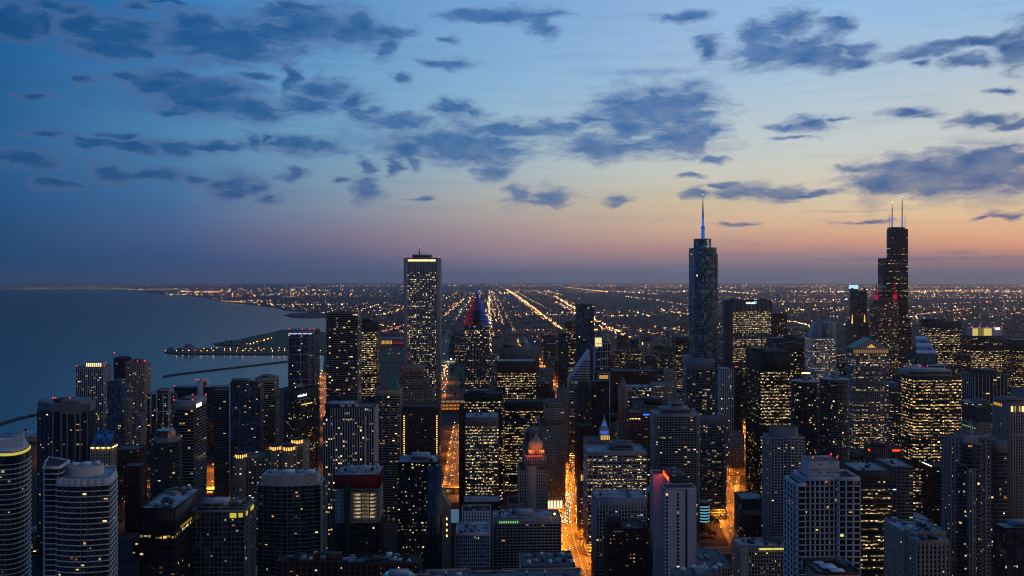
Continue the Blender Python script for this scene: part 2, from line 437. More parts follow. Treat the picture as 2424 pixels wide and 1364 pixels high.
# style: floor height, bay, pier (width, proud, material, every), band (height, proud, material), glass, lit share, row-run (0 scattered .. 1 whole floors)
ST = {
    'office_black': dict(fh=3.9, bay=1.7, pier=(0.35, 0.3, 'black_steel', 1), band=(1.3, 0.12, 'black_steel'), gl='black_glass', lit=0.5, run=0.75, gain=0.9),
    'office_dark':  dict(fh=3.9, bay=2.4, pier=(0.5, 0.3, 'brown_steel', 1), band=(1.3, 0.15, 'brown_steel'), gl='black_glass', lit=0.35, run=0.6, gain=0.8),
    'office_grid':  dict(fh=3.8, bay=4.6, pier=(0.7, 0.5, 'grey_concrete', 1), band=(1.2, 0.35, 'grey_concrete'), gl='dark_glass', lit=0.45, run=0.6, gain=0.9),
    'white_grid':   dict(fh=2.9, bay=3.1, pier=(0.5, 0.7, 'pale_concrete', 1), band=(0.65, 0.7, 'pale_concrete'), gl='dark_glass', lit=0.07, run=0.0, gain=0.8),
    'concrete_grid': dict(fh=3.0, bay=3.4, pier=(0.9, 0.4, 'beige_stone', 1), band=(1.2, 0.3, 'beige_stone'), gl='dark_glass', lit=0.12, run=0.0, gain=0.9),
    'fins':         dict(fh=3.7, bay=3.0, pier=(0.9, 0.9, 'pale_concrete', 1), band=(0.9, 0.1, 'dark_concrete'), gl='black_glass', lit=0.3, run=0.35, gain=0.9),
    'balcony':      dict(fh=3.0, bay=4.0, pier=(0.3, 0.2, 'grey_concrete', 2), band=(0.45, 1.3, 'pale_concrete'), gl='dark_glass', lit=0.1, run=0.0, gain=0.9),
    'balcony_white': dict(fh=3.1, bay=4.2, pier=(0.25, 0.2, 'grey_metal', 2), band=(0.5, 0.9, 'white_concrete'), gl='dark_glass', lit=0.06, run=0.0, gain=0.9),
    'curtain':      dict(fh=3.4, bay=3.2, pier=(0.18, 0.12, 'grey_metal', 1), band=(0.5, 0.12, 'dark_concrete'), gl='blue_glass', lit=0.12, run=0.2, gain=0.8),
    'curtain_dark': dict(fh=3.3, bay=3.2, pier=(0.16, 0.12, 'black_steel', 1), band=(0.5, 0.1, 'dark_concrete'), gl='dark_glass', lit=0.1, run=0.1, gain=0.8),
    'stone':        dict(fh=3.6, bay=2.6, pier=(1.3, 0.5, 'limestone', 1), band=(1.7, 0.2, 'limestone'), gl='black_glass', lit=0.15, run=0.1, gain=0.9),
    'brick':        dict(fh=3.5, bay=3.0, pier=(1.5, 0.35, 'brown_brick', 1), band=(1.7, 0.2, 'brown_brick'), gl='black_glass', lit=0.14, run=0.05, gain=0.9),
    'redbrick':     dict(fh=3.5, bay=3.0, pier=(1.5, 0.35, 'red_brick', 1), band=(1.7, 0.2, 'red_brick'), gl='black_glass', lit=0.14, run=0.05, gain=0.9),
    'bands':        dict(fh=3.5, bay=3.0, pier=(0.2, 0.1, 'dark_concrete', 1), band=(1.5, 0.4, 'grey_concrete'), gl='black_glass', lit=0.2, run=0.35, gain=0.9),
}
def S(base, **k):
    d = dict(ST[base]); d.update(k); return d

def facade(b, poly, z0, z1, st, rng, top=0.0, bot=0.0, corner=0.0, mech=()):
    n = len(poly)
    c, s_ = math.cos(b.rot), math.sin(b.rot)
    fh = st['fh']
    nf = max(1, int((z1 - z0 - top - bot) / fh)); zb = z1 - top - nf * fh
    rowp = np.clip(rng.beta(0.9, 1.1, nf) * 2 * st['lit'], 0, 1) if st['run'] > 0 else np.full(nf, st['lit'])
    if st['run'] > 0.45:      # whole floors tend to be on or off
        on = rng.random(nf) < np.clip(st['lit'] * 1.15, 0, .92)
        rowp = np.where(on, rng.uniform(.55, 1.0, nf), rng.uniform(0, .22, nf))
    rowp = st['run'] * rowp * 1.05 + (1 - st['run']) * st['lit']
    for i in range(n):
        p = np.array(poly[i], float); q = np.array(poly[(i + 1) % n], float)
        L = float(np.hypot(*(q - p)))
        if L < 0.6: continue
        u = (q - p) / L; nn = np.array([u[1], -u[0]])
        mid = (p + q) / 2
        wn = np.array([c * nn[0] - s_ * nn[1], s_ * nn[0] + c * nn[1]])
        wm = np.array([b.X + c * mid[0] - s_ * mid[1], b.Y + s_ * mid[0] + c * mid[1]])
        if np.dot(wn, -wm) / np.hypot(*wm) < -0.10: continue
        nb = max(1, int(round(L / st['bay']))); bw = L / nb
        pw, pd, pm, ev = st['pier']; sh, sd, sm = st['band']
        fr = dict(o=p, u=u, n=nn)
        if pw > 0:
            xs = np.arange(0, nb + 1, ev) * bw
            w = np.full(len(xs), pw); 
            if corner: w[0] = w[-1] = corner
            a0 = np.clip(xs - w / 2, 0, L); a1 = np.clip(xs + w / 2, 0, L)
            A = np.c_[a0, a1, np.full(len(xs), -0.05), np.full(len(xs), pd), np.full(len(xs), z0), np.full(len(xs), z1 - 0.01)]
            b.boxes('pier', pm, A, **fr)
        if sh > 0:
            zz = zb + np.arange(0, nf + 1) * fh
            A = np.c_[np.zeros(nf + 1), np.full(nf + 1, L), np.full(nf + 1, -0.04), np.full(nf + 1, sd), zz - sh / 2, np.minimum(zz + sh / 2, z1 - 0.02)]
            b.boxes('floor_band', sm, A, **fr)
        if top > fh * 0.6 and st.get('blank', True):
            b.boxes('top_band', sm, [[0, L, -0.03, max(sd, pd) * 0.6, z1 - top + sh * 0.5, z1 - 0.03]], **fr)
        if bot > 2:
            b.boxes('base_wall', sm, [[0, L, -0.03, max(sd, pd) * 0.6, z0, zb - sh * 0.5]], **fr)
        # lit panes
        pr = np.repeat(rowp[:, None], nb, 1)
        if st['run'] > 0:       # runs of neighbouring bays
            k = max(1, int(6 / max(bw, 0.5)))
            g = rng.random((nf, nb // k + 2)); g = np.repeat(g, k, 1)[:, :nb]
            r = 0.65 * g + 0.35 * rng.random((nf, nb))
        else: r = rng.random((nf, nb))
        if abs(nn[0]) > .8: pr = pr * st.get('side', .8)
        if b.D < 800 and st['run'] < .5: pr = pr * 1.8
        lit = r < pr
        for (m0, m1) in mech:
            lit[int(m0 * nf):int(m1 * nf)] = False
        J, I = np.nonzero(lit)
        if len(I):
            k = len(I)
            bl = bw - pw / ev if ev == 1 else bw - 0.2
            f0 = rng.random(k) * 0.30; f1 = 1 - rng.random(k) * 0.30
            full = rng.random(k) < (0.5 + 0.4 * st['run']); f0[full] = 0.02; f1[full] = 0.98
            if b.D < 800 and st['run'] < .5:      # near enough to see lamps inside rooms rather than whole panes
                wf = rng.uniform(.22, .62, k); f0 = rng.uniform(0.02, .98 - wf); f1 = f0 + wf
            a0 = I * bw + (bw - bl) / 2 + bl * f0; a1 = I * bw + (bw - bl) / 2 + bl * f1
            hh = fh - sh
            lo = np.where(rng.random(k) < 0.25, 0.04, 0.25 + rng.random(k) * 0.25)
            hi = np.minimum(lo + 0.38 + rng.random(k) * 0.3, .98)
            if b.D < 800 and st['run'] < .5: lo = rng.uniform(.05, .45, k); hi = lo + rng.uniform(.25, .55, k)
            zl = zb + J * fh + sh / 2 + hh * lo
            zt = zb + J * fh + sh / 2 + hh * np.minimum(hi, .98)
            off = 0.07
            X0 = p[0] + u[0] * a0 + nn[0] * off; Y0 = p[1] + u[1] * a0 + nn[1] * off
            X1 = p[0] + u[0] * a1 + nn[0] * off; Y1 = p[1] + u[1] * a1 + nn[1] * off
            V = np.stack([np.c_[X0, Y0, zl], np.c_[X1, Y1, zl], np.c_[X1, Y1, zt], np.c_[X0, Y0, zt]], 1).reshape(-1, 3)
            b.win.append((V, win_colors(k, rng, st.get('tint', (0.26, 0.3, 0.22, 0.1, 0.1, 0.02)), st['gain'])))

def rect(x0, x1, y0, y1): return [(x0, y0), (x1, y0), (x1, y1), (x0, y1)]
def ell(cx, cy, rx, ry, n=24, a0=0.0): return [(cx + rx * math.cos(a0 + 2 * math.pi * i / n), cy + ry * math.sin(a0 + 2 * math.pi * i / n)) for i in range(n)]

UNIT_R = random.Random(5)
def roof(b, poly, z, m='roof_gravel', par=1.1, pm='grey_concrete', units=0, area=None):
    P0 = np.array(poly, float); c = P0.mean(0)
    b.prism('roof', m, (c + (P0 - c) * 0.985).tolist(), z - 0.4, z + 0.15)
    n = len(poly)
    if par:
        for i in range(n):
            p = P0[i]; q = P0[(i + 1) % n]; L = float(np.hypot(*(q - p)))
            if L < 0.5: continue
            u = (q - p) / L; nn = np.array([u[1], -u[0]])
            b.boxes('parapet', pm, [[0, L, -0.35, 0.12, z - 0.3, z + par]], o=p, u=u, n=nn)
    if b.D < 900 and z > 20: units = int(units * 1.6) + 4 if units else 0
    if units:
        x0, x1, y0, y1 = area or (P0[:, 0].min(), P0[:, 0].max(), P0[:, 1].min(), P0[:, 1].max())
        for k in range(units):
            w = UNIT_R.uniform(1.6, 4.2); d = UNIT_R.uniform(1.6, 4.5); h = UNIT_R.uniform(1.2, 3.0)
            if x1 - x0 < 8 or y1 - y0 < 6: break
            x = UNIT_R.uniform(x0 + 1.5, x1 - 1.5 - w); y = UNIT_R.uniform(y0 + 1.2, max(y0 + 1.3, y1 - 1.2 - d))
            V1, F1 = box_arrays([[x, x + w, y, y + d, z + 0.45, z + h]])
            V2, F2 = box_arrays([[x + .2, x + w - .2, y + .2, y + d - .2, z + h, z + h + 0.25], [x + 0.3, x + 0.6, y + 0.3, y + 0.6, z + 0.1, z + 0.46], [x + w - 0.6, x + w - 0.3, y + d - 0.6, y + d - 0.3, z + 0.1, z + 0.46]])
            if k == 0:
                for q in range(1 + units // 4):      # duct runs and whip aerials between the units
                    xa = UNIT_R.uniform(x0 + 1.5, x1 - 6); ya = UNIT_R.uniform(y0 + 1.5, y1 - 2.5); L_ = UNIT_R.uniform(3, min(14, x1 - 1.5 - xa))
                    b.solo('roof_duct', 'grey_metal', *box_arrays([[xa, xa + L_, ya, ya + 0.6, z + 0.5, z + 1.0]]))
                    b.solo('roof_aerial', 'grey_metal', *box_arrays([[xa + .8, xa + .92, ya + 1, ya + 1.12, z + .1, z + UNIT_R.uniform(3, 6)]]))
            b.solo('roof_unit', UNIT_R.choice(['white_metal', 'grey_metal', 'grey_metal', 'dark_concrete', 'dark_concrete', 'roof_dark']), np.vstack([V1, V2]), np.vstack([F1, F2 + len(V1)]))

def beacon(b, x, y, z, r=None, m=None):
    r = r or max(0.5, b.D * 0.00062)
    V = np.array([(x + r, y, z), (x - r, y, z), (x, y + r, z), (x, y - r, z), (x, y, z + r), (x, y, z - r)])
    Fq = np.array([(0, 2, 4), (2, 1, 4), (1, 3, 4), (3, 0, 4), (2, 0, 5), (1, 2, 5), (3, 1, 5), (0, 3, 5)])
    V2, F2 = box_arrays([[x - 0.12, x + 0.12, y - 0.12, y + 0.12, z - r - 2.0, z - r * 0.5]])
    o = b.solo('beacon', m or M_RED, V, Fq)
    mesh_obj('mast', V2, F2, 'grey_metal', o)
    return o

def mast(b, part, x, y, z0, z1, r0, r1, m, n=8):
    b.prism(part, m, ell(x, y, r0, r0, n), z0, z1, top=ell(x, y, r1, r1, n))

def text(b, s, m, px, pz, y, size, rz=0.0, name='sign_letters', sx=1.0, ext=0.15):
    """upright lettering facing the camera side; px,pz local left/bottom corner"""
    cu = bpy.data.curves.new('lettering', 'FONT'); cu.body = s; cu.size = size; cu.extrude = ext; cu.resolution_u = 3
    t = bpy.data.objects.new('lettering', cu)
    me = bpy.data.meshes.new_from_object(t)
    bpy.data.objects.remove(t)
    me.name = name
    me.materials.clear(); me.materials.append(M(m))
    o = bpy.data.objects.new(name, me); COL.objects.link(o); o.parent = b.e
    o.location = (px, y, pz); o.rotation_euler = (R(90), 0, rz); o.scale = (sx, 1, 1)
    return o

def sides(xl, xr, D, dep):
    """front face columns of a grid-aligned block whose silhouette spans xl..xr"""
    V0 = 1150.0; k = (D + dep) / D
    x0, x1 = xl, xr
    if xr < V0: x1 = V0 - (V0 - xr) * k
    if xl > V0: x0 = V0 + (xl - V0) * k
    if x1 - x0 < 0.35 * (xr - xl):
        if xr < V0: x1 = xl + 0.35 * (xr - xl)
        else: x0 = xr - 0.35 * (xr - xl)
    return x0, x1

SEED = [100]
class T(Bld):
    """a tower standing where the photo shows it: silhouette columns, distance, depth"""
    def __init__(s, label, xl, xr, D, dep, st=None, name='office_tower', cat='tower', rot=0.0, group=None, front=None, take=True):
        x0, x1 = front or sides(xl, xr, D, dep)
        s.px0, s.px1 = x0, x1
        X0, Y0 = P(x0, D); X1, Y1 = P(x1, D)
        s.w = math.hypot(X1 - X0, Y1 - Y0); s.dep = dep; s.Dv = D; s.st = st
        super().__init__(name, label, cat, (X0 + X1) / 2, (Y0 + Y1) / 2, group, rot)
        SEED[0] += 1; s.rng = np.random.default_rng(SEED[0])
        if take: FOOT.append((s.X - s.w / 2, s.X + s.w / 2, s.Y, s.Y + dep, label))
        s.z = 0.0
    def X_(s, px, dy=0.0):
        x, y = P(px, s.Dv + dy); return x - s.X
    def Z_(s, y, dy=0.0): return ZT(y, s.Dv + dy)
    def tier(s, yt, x0=None, x1=None, dy0=0.0, dy1=None, z0=None, st=None, poly=None, rf='roof_gravel', par=1.1, units=0, top=0.0, bot=0.0, corner=0.0, mech=(), zt=None, pm=None, inset=0.0, sil=False):
        st = st or s.st; s.tk += 1
        if sil: x0 = 1150 + (x0 - 1150) * (s.Dv + (s.dep if dy1 is None else dy1)) / (s.Dv + dy0)      # the left side shows too
        if poly is None:
            a = -s.w / 2 if x0 is None else s.X_(x0, dy0); c = s.w / 2 if x1 is None else s.X_(x1, dy0)
            poly = rect(a + inset, c - inset, dy0 + inset, (s.dep if dy1 is None else dy1) - inset)
        z1 = zt if zt is not None else s.Z_(yt, dy0)
        z0 = s.z if z0 is None else z0
        s.prism('wall', st['gl'], poly, z0, z1)
        facade(s, poly, z0, z1, st, s.rng, top, bot, corner, mech)
        roof(s, poly, z1, rf, par, pm or st['band'][2], units)
        s.z = z1; s.poly = poly
        return s
    def pent(s, x0, x1, yt, dy0, dy1, m='grey_concrete', z0=None, rf='roof_gravel', part='penthouse', zt=None):
        z0 = s.z + 0.16 if z0 is None else z0; s.tk += 1
        a, c = s.X_(x0, dy0), s.X_(x1, dy0); z1 = zt or s.Z_(yt, dy0)
        if z1 < z0 + 1: z1 = z0 + 2.5
        s.box(part, m, a, c, dy0, dy1, z0, z1)
        s.box('penthouse_roof', rf, a + 0.3, c - 0.3, dy0 + 0.3, dy1 - 0.3, z1 - 0.1, z1 + 0.2)
        # louvres
        k = max(2, int((c - a) / 3.0)); g = (c - a) / k
        s.box('louvre', 'dark_concrete', a + g * 0.4, c - g * 0.4, dy0 - 0.12, dy0 + 0.05, z0 + (z1 - z0) * 0.35, z0 + (z1 - z0) * 0.75)
        return a, c, z0, z1

# ================================================================== landmark towers
# --- tall white marble tower left of centre
t = T('tallest pale tower with narrow vertical piers, lit rows and a red mast light', 957, 1040, 1500, 58, S('fins', fh=3.9, bay=2.75, pier=(1.35, 0.9, 'granite_white', 1), band=(1.0, 0.05, 'grey_concrete'), lit=0.5, run=0.3, gain=1.3, tint=(.2, .3, .35, .15, .0, .02)), front=(957, 1040))
t.tier(612, top=24, mech=((0.0, 0.01),), rf='roof_membrane', pm='granite_white', corner=0.2)
w2 = t.w / 2
for a, c in ((-w2 - 0.4, -w2 + 6.2), (w2 - 6.2, w2 + 0.4)): t.box('corner_pier', 'granite_white', a, c, -1.4, 5.0, 0, t.z + 1.2)
for a in (5, t.dep - 5): t.box('corner_pier', 'granite_white', w2 - 1, w2 + 0.45, a - 5, a + 5, 0, t.z + 1.15)
t.solo('crown_light', emit('crown_strip_glow', (255, 226, 150), 1.6), *box_arrays([[-w2 + 6.6, w2 - 6.6, -0.9, -0.2, t.z - 5.2, t.z - 1.8], [w2 + 0.5, w2 + 0.7, 2, 12, t.z - 7.0, t.z - 2.5]]))
t.boxes('blue_bay', 'teal_glass', [[-w2 + 7 + i * 2.75, -w2 + 8.6 + i * 2.75, -0.3, 0.0, t.z - 26, t.z - 6] for i in range(17)])
a, c, z0, z1 = t.pent(976, 1021, 603, 12, 45, 'grey_metal')
t.solo('roof_aerial', 'grey_metal', *box_arrays([[a + 1 + i * 2.4, a + 1.25 + i * 2.4, 12.5, 12.8, z1, z1 + 1.5 + (i * 37 % 5) * 0.7] for i in range(14)]))
mast(t, 'roof_mast', t.X_(993, 25), 25, z1, z1 + 6, 1.3, 1.3, 'grey_metal'); mast(t, 'roof_mast', t.X_(993, 25), 25, z1 + 6, z1 + 13, 0.6, 0.35, 'grey_metal')
beacon(t, t.X_(993, 25), 25, z1 + 14.5)
for x in (-w2, w2): beacon(t, x, 0, t.z + 3.0, 0.7)
t.finish()

# --- glass tower with rounded setbacks and a spire
tg = S('curtain', fh=3.6, bay=3.0, gl='teal_glass', pier=(0.22, 0.25, 'grey_metal', 2), band=(0.5, 0.2, 'grey_metal'), lit=0.06, run=0.15, gain=1.0)
tg2 = S('curtain', fh=3.5, bay=3.0, gl='dark_glass', pier=(0.3, 0.25, 'grey_metal', 1), band=(0.55, 0.2, 'grey_metal'), lit=0.3, run=0.3, gain=0.32)
t = T('tall blue glass tower with rounded setbacks and a blue lit spire', 1612, 1724, 1090, 62, tg, front=(1616, 1722))
def rr(x0, x1, y0, y1, r, n=6):
    o = []
    for cx, cy_, a in ((x0 + r, y0 + r, 180), (x1 - r, y0 + r, 270), (x1 - r, y1 - r, 0), (x0 + r, y1 - r, 90)):
        for i in range(n + 1): o.append((cx + r * math.cos(R(a + 90 * i / n)), cy_ + r * math.sin(R(a + 90 * i / n))))
    return o
X = t.X_
t.tier(985, poly=rr(X(1655), X(1722), 0, 58, 5), st=tg2, top=12, rf='roof_membrane'); zl = t.z
t.tier(850, poly=rr(X(1634), X(1704), 3, 58, 16), st=tg2, z0=0, top=14, rf='roof_membrane')
t.tier(590, poly=rr(X(1651), X(1704), 6, 54, 10), st=tg, rf='roof_dark', par=2.5, pm='grey_metal')
z6 = t.z
t.tier(602, poly=rr(X(1690), X(1705.5), 8, 50, 5), st=tg, z0=zl, rf='roof_dark')
t.tier(565, poly=ell(X(1663, 28), 28, 11.2, 11.2, 20), st=tg, z0=z6, rf='roof_dark', par=0.8, pm='grey_metal')
zc = t.z; xs = X(1664, 28)
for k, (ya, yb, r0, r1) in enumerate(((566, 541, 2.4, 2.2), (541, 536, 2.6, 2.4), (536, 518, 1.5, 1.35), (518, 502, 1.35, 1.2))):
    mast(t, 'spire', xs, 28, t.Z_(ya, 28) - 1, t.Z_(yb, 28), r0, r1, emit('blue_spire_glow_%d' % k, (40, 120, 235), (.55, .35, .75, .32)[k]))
mast(t, 'spire_tip', xs, 28, t.Z_(502, 28), t.Z_(462, 28), 1.0, 0.25, 'grey_metal')
beacon(t, xs, 28, t.Z_(461, 28), 0.7, M_WHITE)
t.finish()

# --- black stepped tower with two antennas
tb = S('office_black', fh=4.0, bay=4.6, pier=(0.7, 0.3, 'black_steel', 1), band=(1.7, 0.15, 'black_steel'), lit=0.16, run=0.6, gain=0.8, tint=(.2, .3, .3, .15, .03, .02))
t = T('black stepped skyscraper, tallest on the right, with two white antennas', 2062, 2158, 2240, 50, tb)
X = t.X_
t.tier(756, st=tb, rf='roof_dark', pm='black_steel')
z1 = t.z
t.tier(612, 2078, 2150, 0, 50, sil=True, st=tb, rf='roof_dark', pm='black_steel', mech=((0.72, 0.77),))
t.tier(543, 2099, 2150, 0, 45, sil=True, st=tb, rf='roof_dark', pm='black_steel', mech=((0.3, 0.36), (0.93, 1.0)))
t.pent(2112, 2142, 538, 12, 40, 'black_steel')
ztop = t.z
for px, yt, sm_ in ((2112, 481, 2106), (2136, 467, 2143)):
    x = X(px, 25)
    mast(t, 'antenna', x, 25, ztop, t.Z_(512, 25), 2.4, 1.8, emit('antenna_blue_glow', (70, 150, 240), 0.6))
    mast(t, 'antenna', x, 25, t.Z_(512, 25), t.Z_(yt + 12, 25), 1.5, 1.2, 'white_metal'); mast(t, 'antenna', x, 25, t.Z_(yt + 12, 25), t.Z_(yt, 25), 0.8, 0.5, 'white_metal')
    beacon(t, x, 25, t.Z_(yt, 25) + 1.5, 1.2, M_WHITE)
    mast(t, 'small_antenna', X(sm_, 25), 25, ztop, t.Z_(508, 25), 0.6, 0.5, 'white_metal')
    t.box('antenna_arm', 'white_metal', min(x, X(sm_, 25)), max(x, X(sm_, 25)), 24.6, 25.4, t.Z_(524, 25), t.Z_(523, 25))
t.finish()

# --- granite tower with red-lit turrets in front of it
tgb = S('office_grid', bay=3.6, pier=(1.4, 0.5, 'pink_granite', 1), band=(1.3, 0.25, 'pink_granite'), lit=0.4, run=0.4, gain=1.0)
t = T('granite tower with four red lit corner turrets in front of black skyscraper', 2042, 2130, 2000, 50, tgb)
t.tier(800, st=tgb)
t.tier(722, 2060, 2128, 2, 48, sil=True, st=tgb)
t.tier(707, 2068, 2122, 5, 46, sil=True, st=tgb, top=6)
for px in (2074, 2119):
    for dy in (5, 45):
        x = t.X_(px, dy)
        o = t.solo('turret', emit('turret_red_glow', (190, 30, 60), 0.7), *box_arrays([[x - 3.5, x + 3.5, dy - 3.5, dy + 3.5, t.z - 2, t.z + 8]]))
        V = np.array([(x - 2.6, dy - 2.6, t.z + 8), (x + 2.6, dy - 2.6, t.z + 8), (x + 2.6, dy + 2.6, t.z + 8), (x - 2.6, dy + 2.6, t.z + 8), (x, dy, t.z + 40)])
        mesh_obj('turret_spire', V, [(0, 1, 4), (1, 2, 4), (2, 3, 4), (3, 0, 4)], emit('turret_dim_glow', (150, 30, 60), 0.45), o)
t.finish()

# --- round-crowned tower with a lit white drum
t = T('tall dark tower with a glowing white drum on top, left of black skyscraper', 2003, 2058, 2330, 50, S('office_grid', bay=3.4, pier=(1.3, 0.5, 'pink_granite', 1), band=(1.4, 0.25, 'pink_granite'), lit=0.12, run=0.3))
t.tier(764)
t.tier(690, 2012, 2052, 4, 46, sil=True)
zz = t.z
for px in (2017, 2047): 
    mast(t, 'corner_lantern', t.X_(px, 2), 2, t.Z_(766), t.Z_(745), 2.0, 0.6, emit('lantern_glow', (255, 200, 110), 1.2))
    t.prism('corner_turret', 'grey_metal', ell(t.X_(px, 8), 8, 4, 4, 10), zz, zz + 9)
t.box('crown_stem', 'grey_metal', t.X_(2020), t.X_(2038), 14, 32, zz, t.Z_(684, 14)); t.solo('crown_drum', emit('drum_glow', (190, 235, 255), 1.0), *box_arrays([[t.X_(2021), t.X_(2037), 14, 32, t.Z_(684, 14), t.Z_(675, 14)]]))
t.finish()

# --- postmodern tower with a chevron crown lit red and blue
tp = S('fins', fh=3.9, bay=2.6, pier=(0.9, 0.5, 'grey_concrete', 1), band=(1.1, 0.15, 'dark_concrete'), gl='dark_glass', lit=0.4, run=0.6, gain=1.0)
t = T('grey tower with a chevron pyramid crown lit red and blue and a needle spire', 1100, 1158, 1450, 46, tp, front=(1100, 1157))
t.tier(770)
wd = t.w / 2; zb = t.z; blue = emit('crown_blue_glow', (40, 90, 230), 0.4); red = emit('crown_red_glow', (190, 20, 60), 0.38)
for k in range(7):
    y0, y1 = 770 - k * 10.3, 770 - (k + 1) * 10.3
    h = wd * (1 - k / 7.0) - 0.4; zt_ = t.Z_(y1)
    t.prism('crown', 'grey_concrete', rect(-h, h, 1 + k * 3.0, 45 - k * 3.0), zb, zt_)
    if h > 4:
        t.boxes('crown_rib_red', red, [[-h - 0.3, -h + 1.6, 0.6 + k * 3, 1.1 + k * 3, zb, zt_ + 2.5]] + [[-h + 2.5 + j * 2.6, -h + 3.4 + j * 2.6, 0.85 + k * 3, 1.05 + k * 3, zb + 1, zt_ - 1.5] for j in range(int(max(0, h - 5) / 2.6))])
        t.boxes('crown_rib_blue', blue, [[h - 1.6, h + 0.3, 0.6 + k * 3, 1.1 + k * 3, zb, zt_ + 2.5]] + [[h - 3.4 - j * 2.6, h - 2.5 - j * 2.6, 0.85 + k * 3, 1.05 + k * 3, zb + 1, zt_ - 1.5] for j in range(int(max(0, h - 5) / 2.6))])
    zb = zt_ - 0.3
t.prism('gable', 'dark_glass', [(-6.5, 0.2), (6.5, 0.2), (6.5, 4), (-6.5, 4)], t.Z_(790), [t.Z_(752), t.Z_(752), t.Z_(735), t.Z_(735)])
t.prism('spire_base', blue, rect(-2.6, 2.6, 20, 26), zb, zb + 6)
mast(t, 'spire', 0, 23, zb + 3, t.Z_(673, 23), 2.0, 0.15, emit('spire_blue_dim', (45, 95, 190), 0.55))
t.finish()

# --- twin corncob towers
def corncob(label, xl, xr, yt, ycore, D, lit_top):
    t = T(label, xl, xr, D, 33, name='round_tower', front=(xl + 11, xr + 12))
    r = t.w / 2; z1 = t.Z_(yt)
    t.prism('glass_core', 'black_glass', ell(0, r, r - 2.2, r - 2.2, 32), 0, z1)
    pts = []
    for i in range(16):            # petal balconies
        for k in range(5):
            a = 2 * math.pi * (i + k / 5.0) / 16; q = r - 1.1 + 1.1 * math.sin(math.pi * k / 5.0)
            pts.append((q * math.cos(a), r + q * math.sin(a)))
    nf = int(z1 / 2.85)
    for j in range(1, nf + 1): t.prism('balcony_slab', 'grey_concrete', pts, z1 - j * 2.85, z1 - j * 2.85 + 0.95)
    t.prism('roof', 'roof_membrane', ell(0, r, r - 0.6, r - 0.6, 32), z1 - 0.3, z1 + 0.5)
    g = t.rng
    n = 110; a = g.uniform(math.pi, 2 * math.pi, n); J = g.integers(2, nf - 1, n); wv = g.uniform(0.05, 0.12, n)
    zl = z1 - J * 2.85 + 1.0; zt = zl + 1.4; q = r - 2.0
    V = np.stack([np.c_[q * np.cos(a), r + q * np.sin(a), zl], np.c_[q * np.cos(a + wv), r + q * np.sin(a + wv), zl], np.c_[q * np.cos(a + wv), r + q * np.sin(a + wv), zt], np.c_[q * np.cos(a), r + q * np.sin(a), zt]], 1).reshape(-1, 3)
    t.win.append((V, win_colors(n, g, (.3, .3, .2, .1, .2, .0), 1.1)))
    t.prism('lift_core', 'pale_concrete', ell(t.X_((xl + xr) / 2 + 1, r), r, 5.2, 5.2, 16), z1, t.Z_(ycore, r))
    if lit_top: t.prism('core_light', M_WARM, ell(t.X_((xl + xr) / 2 + 1, r), r, 5.4, 5.4, 16), t.Z_(ycore, r), t.Z_(ycore, r) + 0.9)
    o = t.solo('core_window', 'black_glass', *box_arrays([[t.X_((xl + xr) / 2 + 6, r) - 0.8, t.X_((xl + xr) / 2 + 6, r) + 1.0, r - 5.6, r - 4.6, z1 + 3, z1 + 6]]))
    t.finish()
corncob('round tower ringed with scalloped balconies, its roof core rimmed with light', 1873, 1941, 906, 884, 1110, True)
corncob('round tower ringed with scalloped balconies, nearer the green pedimented tower', 1943, 2012, 901, 880, 1075, False)

# --- pedimented tower
t = T('stone tower with a green pediment roof beside the round twin towers', 2004, 2104, 1290, 24, S('office_grid', bay=3.2, pier=(0.55, 0.5, 'pale_concrete', 1), band=(0.9, 0.3, 'pale_concrete'), lit=0.42, run=0.65, gain=0.62))
t.tier(838, top=0)
h = t.w / 2; z = t.z; zr = t.Z_(809)
t.boxes('cornice_column', 'pale_concrete', [[-h + i * h / 10 - 0.5, -h + i * h / 10 + 0.5, -0.6, 0.4, z, z + 7] for i in range(21)])
t.solo('attic_light', emit('attic_glow', (255, 190, 110), 0.35), *box_arrays([[-h + 0.5, h - 0.5, 0.6, 0.8, z + 0.5, z + 6.5]]))
t.box('cornice', 'pale_concrete', -h - 0.8, h + 0.8, -1.2, t.dep, z + 7, z + 8.5)
zc = z + 8.5
V = np.array([(-h, -1, zc), (h, -1, zc), (0, -1, zr + 4), (-h, t.dep, zc), (h, t.dep, zc), (0, t.dep, zr + 4)])
t.add('pediment', 'pale_concrete', V, np.array([(0, 1, 2, 2), (3, 5, 4, 4), (0, 3, 4, 1)]))
for s_ in (-1, 1):
    q = np.array([(s_ * (h + 1), -1.8, zc - 0.4), (0, -1.8, zr + 4.4), (0, t.dep + 1, zr + 4.4), (s_ * (h + 1), t.dep + 1, zc - 0.4)])
    t.add('pediment_roof', 'copper_green', np.vstack([q, q + (0, 0, 0.7)]), np.array([(4, 5, 6, 7) if s_ > 0 else (7, 6, 5, 4), (0, 1, 5, 4), (3, 2, 6, 7), (0, 3, 7, 4)]))
t.solo('pediment_light', emit('pediment_glow', (255, 190, 90), 0.7), np.array([(-7, -1.1, zc + 1), (7, -1.1, zc + 1), (0, -1.1, zc + 6.5)]), [(0, 1, 2)])
t.finish()

# --- black modernist slab
t = T('black steel slab tower with bright yellow office rows beside the round twin towers', 1757, 1873, 1060, 60, S('office_black', fh=4.0, bay=1.9, lit=0.72, run=0.55, gain=0.95, side=.42, tint=(.34, .34, .2, .06, .06, 0)), front=(1800, 1872))
t.tier(834, top=24, rf='roof_dark', mech=((0.60, 0.66),), pm='black_steel', units=5)
t.pent(1785, 1812, 826, 20, 45, 'black_steel')
t.finish()

